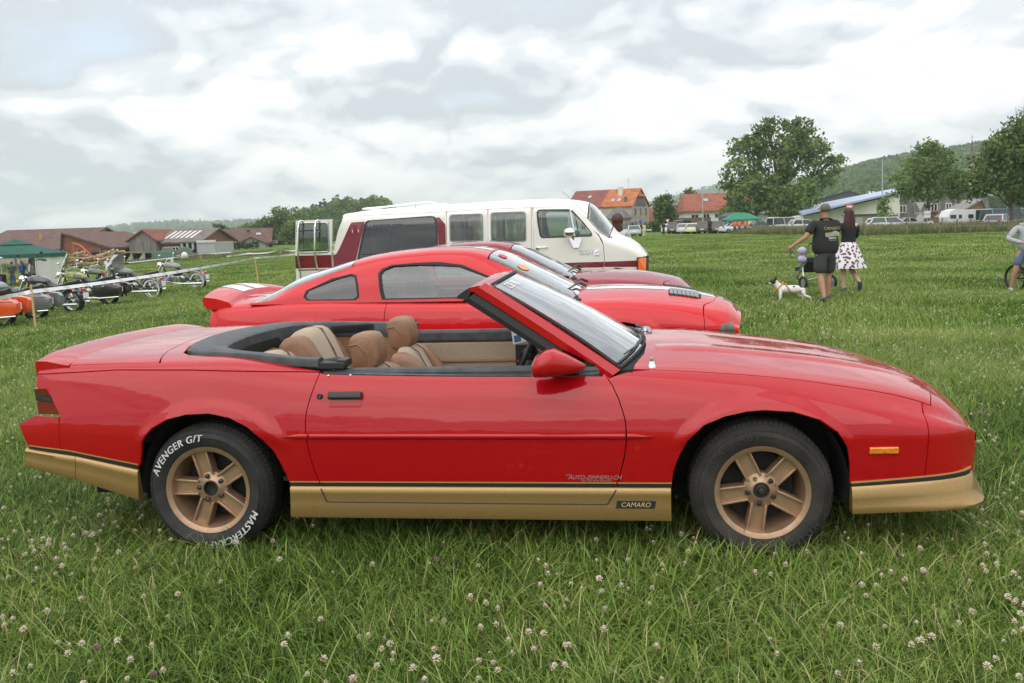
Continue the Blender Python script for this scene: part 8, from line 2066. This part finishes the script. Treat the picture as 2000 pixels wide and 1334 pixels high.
put_text('sleeve_number', '3', .13, mat('navy print', (.02, .02, .05), .8), boy, lambda u, v: Vector((.335 + .02 + v * .02, .105 + u, 1.31 + v)) + Vector((.045, .0, 0)))
bk = thing('bicycle', 'black childs bicycle with a white handlebar bag, held by the boy at the right edge', 'bicycle', bp_ + Vector((.30, -.25, 0)), radians(-80))
for x, r_ in ((-.48, .25), (.50, .25)):
    b = MB(); b.tube([(x + r_ * cos(q), 0, r_ + r_ * sin(q)) for q in np.linspace(0, 2 * pi, 33)[:-1]], .024, 8, closed=True); w_ = b.build('wheel', M_RUBBER, bk); b = MB()
    for i in range(12): q = 2 * pi * i / 12; b.tube([(x, .015 * (-1) ** i, r_), (x + r_ * .95 * cos(q), 0, r_ + r_ * .95 * sin(q))], .003, 3)
    b.build('spokes', M_STEEL, w_)
b = MB()
for pts, r_ in (([(-.48, .05, .25), (-.05, .04, .28), (.30, 0, .62)], .018), ([(-.48, -.05, .25), (-.05, -.04, .28)], .015), ([(-.12, 0, .66), (-.05, 0, .28)], .018), ([(-.12, 0, .58), (.30, 0, .66)], .018), ([(-.48, .05, .25), (-.12, 0, .58), (-.48, -.05, .25)], .012), ([(.30, 0, .74), (.34, 0, .58)], .02)): b.tube(pts, r_, 7)
b.build('frame', M_BLACK, bk); b = MB(); b.tube([(.34, -.06, .58), (.36, -.06, .55), (.50, -.055, .25)], .014, 6); b.tube([(.34, .06, .58), (.36, .06, .55), (.50, .055, .25)], .014, 6); b.build('fork', M_BLACK, bk)
b = MB(); b.tube([(.22, -.36, .96), (.28, -.18, .97), (.31, -.06, .84), (.30, 0, .76), (.31, .06, .84), (.28, .18, .97), (.22, .36, .96)], .013, 7); b.build('handlebar', M_BLACK, bk)
for s in (-1, 1): b = MB(); b.tube([(.21, s * .37, .96), (.26, s * .24, .965)], .02, 8); b.build('grip', M_RUBBER, bk)
b = MB(); b.loft([[Vector((-.27, -.07, .68)), Vector((-.27, .07, .68)), Vector((-.27, .07, .72)), Vector((-.27, -.07, .72))], [Vector((-.02, -.025, .69)), Vector((-.02, .025, .69)), Vector((-.02, .025, .715)), Vector((-.02, -.025, .715))]]); b.build('saddle', M_BLACK, bk, bevel=.015)
for s in (-1, 1): b = MB(); b.tube([(-.05, 0, .28), (-.05, s * .10, .28 - s * .12), (-.05, s * .24, .28 - s * .12)], .014, 6); b.build('pedal_crank', M_BLACK, bk); bx('pedal', M_BLACK, bk, (-.05, s * .22, .28 - s * .12), (.09, .10, .025))
b = MB(); b.lathe([(0, -.03), (.09, -.03), (.09, -.025), (0, -.02)], (-.05, 0, .28), 'Y', 20); b.build('chainwheel', M_STEEL, bk)
hbg = thing('handlebar_bag', 'white bag with black marks slung on the handlebar of the bicycle', 'bag', bk.location + Matrix.Rotation(radians(-80), 3, 'Z') @ Vector((.36, -.02, .80)), radians(-80)); b = MB(); b.prism(rrect(-.15, .15, -.13, .13, .06), lambda u, v, w: Vector((w, u, v)), -.05, .05); b.build('bag_body', mat('white bag cloth', (.68, .70, .68), .7), hbg, smooth=30)
b = MB(); b.tube([(.052, u, v) for u, v in rrect(-.14, .14, -.12, .12, .055)], .008, 5, closed=True); b.build('piping', mat('green piping', (.10, .22, .16), .7), hbg)
b = MB()
for a in (-.9, 0, .9):
    c_, s_ = cos(a + pi / 2), sin(a + pi / 2); b.add([Vector((.053, c_ * r_ - s_ * w, s_ * r_ + c_ * w + .0)) for r_, w in ((.0, 0), (.035, .012), (.075, 0), (.035, -.012))], [(0, 1, 2, 3)])
b.add([Vector((.053, u, v)) for u, v in ((-.05, -.07), (.05, -.07), (.05, -.055), (-.05, -.055))], [(0, 1, 2, 3)]); b.build('bag_mark', M_BLACK, hbg, smooth=0, fix=False)

# woman behind the van nose, stewards in orange, a person in yellow, one in black, three at the tent
g = gx(1206, 17.3); wst = person('woman with red brown hair in a striped white top behind the van nose', g + Vector((0, 0, 0)), radians(-20), 1.70, pose(elL=(-.24, .10, 1.18), wrL=(-.15, .3, 1.15), elR=(.24, .10, 1.18), wrR=(.15, .3, 1.15)), hair=(.075, .022, .014), hair_r=1.5, skin_m=M_SKIN2, top=(mat('striped top', (.55, .55, .56), .9), .92, 1.2, 1.05), bottom=('trousers', (.05, .06, .10), 1.95), long_hair=.12, shoes=(.1, .1, .1))
ms = MATS['striped top']; nt = ms.node_tree; tcn = nt.nodes.new('ShaderNodeTexCoord'); wv = nt.nodes.new('ShaderNodeTexWave'); wv.bands_direction = 'Z'; wv.inputs['Scale'].default_value = 12; wv.inputs['Distortion'].default_value = .6; nt.links.new(tcn.outputs['Object'], wv.inputs[0]); r = nt.nodes.new('ShaderNodeValToRGB'); r.color_ramp.elements[0].position = .4; r.color_ramp.elements[0].color = (.25, .26, .28, 1); r.color_ramp.elements[1].position = .55; r.color_ramp.elements[1].color = (.72, .72, .72, 1); nt.links.new(wv.outputs[0], r.inputs[0]); nt.links.new(r.outputs[0], nt.nodes['Principled BSDF'].inputs['Base Color'])
for px, Y, rz_, lab in ((1435, 104, .3, 'steward in an orange top, left of the three, facing the parked cars'), (1444, 104, -.2, 'steward in an orange top, middle of the three'), (1456, 103, 2.6, 'steward in an orange top, right of the three, by the tape')):
    person(lab, gx(px, Y), rz_, 1.72, pose(), top=((.85, .16, .02), .93, .75, 1.1), bottom=('trousers', (.05, .07, .13), 1.95), group='stewards in orange tops', fingers=False, detail=1)
person('person in pale yellow beside the far tape and silver saloon', gx(1258, 100), .6, 1.65, pose(), top=((.62, .60, .30), .80, .75, 1.1), bottom=('trousers', (.55, .52, .28), 1.95), fingers=False, detail=1)
person('person in black beside the silver saloon boot', gx(1251, 112), .4, 1.72, pose(), top=((.02, .02, .022), .93, 1.2, 1.05), bottom=('trousers', (.03, .03, .035), 1.95), fingers=False, detail=1)
person('person in dark clothes standing left of the parked row', gx(1296, 118), .4, 1.75, pose(), top=((.02, .022, .03), .93, 1.2, 1.05), bottom=('trousers', (.03, .035, .05), 1.95), fingers=False, detail=1)
for px, lab, c_, rz_ in ((17, 'person in a dark shirt under the green tent, leftmost of three', (.05, .06, .07), .3), (37, 'person in a blue T-shirt under the green tent, middle of three', (.03, .10, .42), .9), (53, 'person in a lilac white top by the tent wall, rightmost of three', (.60, .56, .68), -.7)):
    g = gx(px, TE + (.2 if px != 17 else -.6)); person(lab, g, rz_, 1.72, pose(wrR=(.18, .28, 1.10), elR=(.24, .05, 1.16)), top=(c_, .93, .75, 1.05), bottom=('trousers', (.06, .09, .16), 1.95), group='people at the green tent', fingers=False, detail=1)

# ------------------------------------------------------------------ motorcycles
M_SPOKE = M_STEEL
def moto(label, loc, rz, tank, o=None, bags=None, screen=None, white_wall=False, bars='mid', rear_fender=None, seat2=False, lean=4, ft=None):
    t = thing('motorcycle', label, 'motorcycle', loc, rz, 'motorcycles parked along the tape'); t.rotation_euler = (radians(-lean), 0, rz); t.scale = (1.1, 1.1, 1.1)
    TP = mat('tank paint %.2f %.2f %.2f' % tank, tank, .25, coat=1.0); RF = TP if rear_fender is None else mat('tank paint %.2f %.2f %.2f' % rear_fender, rear_fender, .25, coat=1.0)
    for x, nm, r_ in ((0, 'rear_wheel', .315), (1.64, 'front_wheel', .315)):
        b = MB(); b.lathe([(r_ * .70, -.055), (r_ * .90, -.065), (r_, -.035), (r_, .035), (r_ * .90, .065), (r_ * .70, .055)], (x, 0, r_), 'Y', 28); w_ = b.build(nm, M_RUBBER, t, smooth=40)
        if white_wall: b = MB(); [b.lathe([(r_ * .72, s * .058), (r_ * .90, s * .068)], (x, 0, r_), 'Y', 28) for s in (-1, 1)]; b.build('white_wall', mat('white wall band', (.72, .70, .66), .6), w_, fix=False)
        b = MB(); b.lathe([(r_ * .71, -.05), (r_ * .66, 0), (r_ * .71, .05)], (x, 0, r_), 'Y', 28); b.lathe([(0, -.07), (.05, -.06), (.05, .06), (0, .07)], (x, 0, r_), 'Y', 12); b.build('rim', M_CHROME, w_)
        b = MB()
        for i in range(14): q = 2 * pi * i / 14; b.tube([(x + .04 * cos(q + .4), .05 * (-1) ** i, r_ + .04 * sin(q + .4)), (x + r_ * .69 * cos(q), 0, r_ + r_ * .69 * sin(q))], .005, 3)
        b.build('spokes', M_STEEL, w_)
        b = MB(); b.lathe([(.0, -.085), (.13, -.085), (.13, -.078), (0, -.078)], (x, 0, r_), 'Y', 18); b.build('brake_disc', M_STEEL, w_)
    def fender(nm, x, a0, a1, r_, w, m):
        b = MB(); b.loft([[Vector((x + (r_ + h_) * cos(q), yy * w, .315 + (r_ + h_) * sin(q))) for yy, h_ in ((-1, -.05), (-.8, .0), (0, .022), (.8, 0), (1, -.05), (.8, -.02), (0, .0), (-.8, -.02))] for q in np.linspace(radians(a0), radians(a1), 14)]); b.build(nm, m, t, smooth=50)
    fender('rear_fender', 0, 20, 178, .365, .105, RF); fender('front_fender', 1.64, 20, 165, .355, .085, TP)
    b = MB(); b.tube([(.0, -.11, .32), (.35, -.13, .36), (.55, -.12, .33)], .03, 6); b.tube([(.0, .11, .32), (.35, .13, .36), (.55, .12, .33)], .03, 6); b.tube([(.30, 0, .62), (.42, 0, .36), (1.02, 0, .28), (1.22, 0, .50), (1.30, 0, .86), (.85, 0, .80), (.30, 0, .62)], .028, 7); b.build('frame', M_BLACK, t)
    b = MB()
    for s in (-1, 1): b.tube([(1.33, s * .10, .88), (1.48, s * .10, .60), (1.64, s * .095, .315)], [.028, .030, .034], 8)
    b.build('fork', M_CHROME, t)
    b = MB(); b.box((.80, 0, .40), (.50, .26, .22)); b.sphere((.56, 0, .42), (.16, .14, .14), 12, 8)
    eng = b.build('engine', mat('engine alloy', (.38, .38, .38), .35, metal=.8), t, bevel=.02)
    for a in (-24, 24):
        d = Vector((sin(radians(a)), 0, cos(radians(a)))); b = MB(); c0 = Vector((.80, 0, .46))
        for k in range(7): b.lathe([(0, -.0), (.085, -.0), (.085, .014), (0, .014)], (0, 0, .03 + k * .026), 'Z', 14)
        b.lathe([(.07, 0), (.07, .2), (.08, .22), (.06, .27), (0, .28)], (0, 0, 0), 'Z', 14)
        Rr = Matrix.Rotation(radians(a), 3, 'Y'); b.v = [tuple(Rr @ Vector(v) + c0) for v in b.v]; b.build('cylinder', mat('black fins', (.05, .05, .05), .4, metal=.5), eng, smooth=30)
    for nm, c_, y0, y1, y2 in (('air_cleaner', (.74, .02, .62), -.17, -.16, -.13), ('engine_cover', (.62, 0, .38), -.20, -.19, -.14), ('engine_cover', (.62, 0, .38), .20, .19, .14)): b = MB(); b.lathe([(0, y0), (.10, y1), (.11, y2)], c_, 'Y', 16); b.build(nm, M_CHROME, eng)
    b = MB()
    for s in (-1, 1): b.tube([(.95, s * .10, .58), (1.08, s * .16, .45), (.95, s * .19, .28), (.55, s * .20, .25), (.25, s * .22, .25), (-.32, s * .23, .26)], [.022, .024, .026, .03, .045, .042], 10)
    b.build('exhaust', M_CHROME, t)
    b = MB(); b.loft([[Vector((x, w * cos(q), zc_ + h_ * (sin(q) if sin(q) > -.3 else -.3))) for q in np.linspace(0, 2 * pi, 17)[:-1]] for x, w, zc_, h_ in ((.62, .05, .80, .05), (.72, .12, .82, .10), (.92, .155, .84, .135), (1.12, .14, .86, .13), (1.25, .08, .86, .08), (1.30, .03, .86, .03))]); b.build('tank', TP, t, smooth=60)
    if ft:
        b = MB()
        for s in (-1, 1): b.loft([[Vector((x, s * (w * cos(q) + .004), zc_ + h_ * sin(q))) for q in (-.2, .3, .8)] for x, w, zc_, h_ in ((.70, .115, .82, .095), (.80, .145, .83, .12), (.92, .158, .84, .138))], caps=False, closed=False)
        b.build('tank_flame', mat('tank flame %.2f' % ft[0], ft, .3, coat=1), t, fix=False)
    b = MB(); b.lathe([(.05, 0), (.05, .012), (0, .02)], (.95, .0, .975), 'Z', 12); b.build('tank_console', M_CHROME, t)
    b = MB(); b.loft([[Vector((x, w * yy, z + hh)) for yy, hh in ((-1, -.02), (-.9, .03), (-.3, .05), (.3, .05), (.9, .03), (1, -.02), (.8, -.07), (-.8, -.07))] for x, w, z in ((-.22, .08, .80), (-.08, .13, .79), (.06, .14, .76), (.18, .15, .72), (.36, .17, .69), (.52, .15, .71), (.64, .10, .77), (.70, .04, .79))]); b.build('seat', mat('seat leather', (.018, .018, .019), .4), t, smooth=60)
    hz_, hw = {'mid': (1.08, .40), 'high': (1.36, .38), 'low': (1.02, .42)}[bars]
    b = MB(); b.tube([(1.02, -hw, hz_ - .03), (1.12, -hw * .8, hz_), (1.24, -.14, hz_ - .01), (1.30, -.10, .92), (1.30, .10, .92), (1.24, .14, hz_ - .01), (1.12, hw * .8, hz_), (1.02, hw, hz_ - .03)], .015, 7); hbb = b.build('handlebar', M_CHROME if bars != 'high' else M_BLACK, t)
    for s in (-1, 1):
        b = MB(); b.tube([(1.01, s * (hw + .01), hz_ - .035), (1.09, s * hw * .82, hz_ - .005)], .021, 8); b.build('grip', M_RUBBER, hbb)
        b = MB(); b.tube([(1.13, s * hw * .78, hz_ + .01), (1.13, s * hw * .95, hz_ + .15)], .006, 5); b.sphere((1.13, s * hw * .98, hz_ + .18), (.02, .055, .035), 10, 6); b.build('mirror', M_CHROME if bars != 'high' else M_BLACK, hbb)
        b = MB(); b.sphere((1.40, s * .22, .86), .036, 8, 6); b.sphere((-.20, s * .18, .60), .034, 8, 6); b.build('indicator', mat('amber lens', (.75, .22, .01), .2), t)
    b = MB(); b.lathe([(.0, -.12), (.06, -.10), (.092, 0), (.095, .05)], (1.42, 0, .90), 'X', 18); hl_ = b.build('headlamp', M_CHROME, t); b = MB(); b.lathe([(.09, .05), (.05, .072), (0, .078)], (1.42, 0, .90), 'X', 18); b.build('lens', mat('lamp glass', (.6, .62, .6), .1, coat=1), hl_)
    b = MB(); b.box((-.345, 0, .60), (.05, .12, .07)); b.build('tail_lamp', mat('red lamp', (.5, .02, .02), .2, coat=.8), t, bevel=.01); bx('number_plate', M_SW, t, (-.40, 0, .46), (.02, .17, .14))
    b = MB(); b.tube([(.48, .20, .10), (.55, .15, .30)], .014, 6); b.build('side_stand', M_BLACK, t)
    if bags is not None:
        BP = mat('bag paint %.2f %.2f %.2f' % bags, bags, .28, coat=1.0)
        for s in (-1, 1):
            b = MB(); b.loft([[Vector((x, s * (.15 + yy * w), z)) for yy, z in ((0, z0), (.9, z0), (1, z0 + .10), (1.0, z1 - .08), (.85, z1 - .01), (0, z1))] for x, w, z0, z1 in ((-.55, .14, .36, .56), (-.48, .17, .32, .62), (.0, .19, .29, .70), (.24, .15, .32, .70), (.30, .06, .36, .66))]); bg_ = b.build('saddlebag', BP, t, smooth=35)
            b = MB(); b.tube([(-.50, s * .325, .60), (.0, s * .345, .615), (.24, s * .31, .62)], .006, 4); b.build('lid_seam', M_BLACK, bg_); b = MB(); b.box((-.12, s * .345, .60), (.07, .015, .03)); b.build('latch', M_CHROME, bg_)
            b = MB(); b.tube([(-.56, s * .34, .30), (.0, s * .36, .27), (.30, s * .32, .29), (.30, s * .15, .36)], .014, 6); b.build('bag_rail', M_CHROME, t)
    if screen == 'clear':
        b = MB(); b.grid(lambda u, v: Vector((1.42 - .30 * v - .16 * (2 * u - 1) ** 2, (2 * u - 1) * (.27 - .06 * v * v), .92 + .58 * v)), 12, 8); b.build('windshield', glass('screen plastic', (.85, .9, .9), .12), t, smooth=80, fix=False)
        b = MB(); b.tube([(1.42 - .30 * v - .16, s * (.27 - .06 * v * v), .92 + .58 * v) for s, v in ([(-1, v) for v in np.linspace(0, 1, 6)])], .009, 5); b.tube([(1.42 - .16, -.26, 1.02), (1.40, 0, 1.02), (1.26, .26, 1.02)], .010, 5); b.build('windshield_frame', M_CHROME, t)
    if screen == 'fairing':
        b = MB(); b.loft([[Vector((x - .30 * yy * yy, yy * w, z)) for yy in np.linspace(-1, 1, 11)] for x, w, z in ((1.42, .22, .78), (1.50, .36, .90), (1.46, .40, 1.05), (1.36, .30, 1.16))], caps=False, closed=False); b.build('fairing', mat('pale grey cover', (.55, .55, .52), .7), t, smooth=70, fix=False)
        b = MB(); b.loft([[Vector((x - .25 * yy * yy, yy * w, z)) for yy in np.linspace(-1, 1, 9)] for x, w, z in ((1.38, .28, 1.14), (1.30, .25, 1.26), (1.20, .12, 1.38))], caps=False, closed=False); b.build('windshield', mat('grey screen', (.36, .36, .34), .3), t, smooth=70, fix=False)
    return t
moto('orange touring motorcycle with hard bags, cut off by the left edge', gp(8, 640), radians(174), (.75, .10, .02), bags=(.72, .085, .015))
moto('silver grey bagger motorcycle with long pointed hard bags', gp(72, 627), radians(174), (.20, .215, .215), bags=(.15, .17, .165))
moto('black chopper style motorcycle with high handlebars and fat rear wheel', gp(146, 612), radians(166), (.02, .02, .022), bars='high', rear_fender=(.018, .018, .02))
moto('yellow and black flame painted motorcycle with clear windshield and black bags', gp(214, 597), radians(170), (.25, .25, .02), bags=(.02, .02, .02), screen='clear', ft=(.03, .03, .03))
m5 = moto('grey motorcycle with white wall tyres and chrome exhaust, pale windshield cover', gp(300, 583), radians(168), (.13, .135, .13), white_wall=True, screen='fairing')
moto('silver motorcycle with white wall tyres, last of the row by the meadow', gp(388, 566), radians(166), (.17, .175, .17), white_wall=True)
moto('black motorcycle with luggage behind the flame painted one', gp(240, 580), radians(166), (.03, .03, .03), bars='mid')
# bed roll and helmets on the bikes
hl = thing('helmet', 'open helmet with stars and red white stripes hung on the silver motorcycle', 'helmet', at(325, 549, gp(386, 566).y - .1)); b = MB(); b.sphere((0, 0, 0), (.15, .15, .15), 16, 10); b.v = [(x, y, max(z, -.11)) for x, y, z in b.v]; b.build('shell', mat('helmet blue', (.06, .09, .16), .2, coat=1), hl)
for z, m in ((-.02, M_SW), (-.05, M_SR), (-.08, M_SW)): b = MB(); b.tube([(sqrt(.152 ** 2 - z * z) * cos(q), sqrt(.152 ** 2 - z * z) * sin(q), z) for q in np.linspace(0, 2 * pi, 25)[:-1]], .013, 5, closed=True, flat=.9); b.build('stripe', m, hl)
br_ = thing('bed_roll', 'rolled black and red luggage strapped behind a motorcycle seat', 'luggage', at(210, 541, gp(236, 580).y)); b = MB(); b.tube([(-.34, .06, 0), (-.30, .05, 0), (.30, -.05, 0), (.34, -.06, 0)], [.10, .13, .13, .10], 14); b.build('roll', M_BLACK, br_)
for x, m in ((-.12, M_SW), (-.02, M_SR)): b = MB(); b.tube([(x - .04, -x * .17 + .007, 0), (x + .04, -x * .17 - .007, 0)], .134, 14); b.build('band', m, br_)
hw_ = thing('helmet', 'white open helmet resting on the luggage of the black motorcycle', 'helmet', at(231, 540, gp(236, 580).y - .2)); b = MB(); b.sphere((0, 0, 0), (.13, .13, .13), 14, 10); b.build('shell', mat('white helmet', (.7, .7, .7), .2, coat=1), hw_)
# ------------------------------------------------------------------ air
hz = MB(); hz.box((0, 1560, 60), (5200, 3240, 190)); hz = hz.build('haze', mat('haze air', (1, 1, 1)), None, smooth=0, fix=True)
hm_ = hz.data.materials[0]; nt = hm_.node_tree
for n in list(nt.nodes):
    if n.type != 'OUTPUT_MATERIAL': nt.nodes.remove(n)
pv = nt.nodes.new('ShaderNodeVolumePrincipled'); pv.inputs['Color'].default_value = (.91, .96, 1.0, 1); pv.inputs['Density'].default_value = .0003; pv.inputs['Anisotropy'].default_value = .4
nt.links.new(pv.outputs[0], [n for n in nt.nodes if n.type == 'OUTPUT_MATERIAL'][0].inputs['Volume'])
tag(hz, kind='stuff')
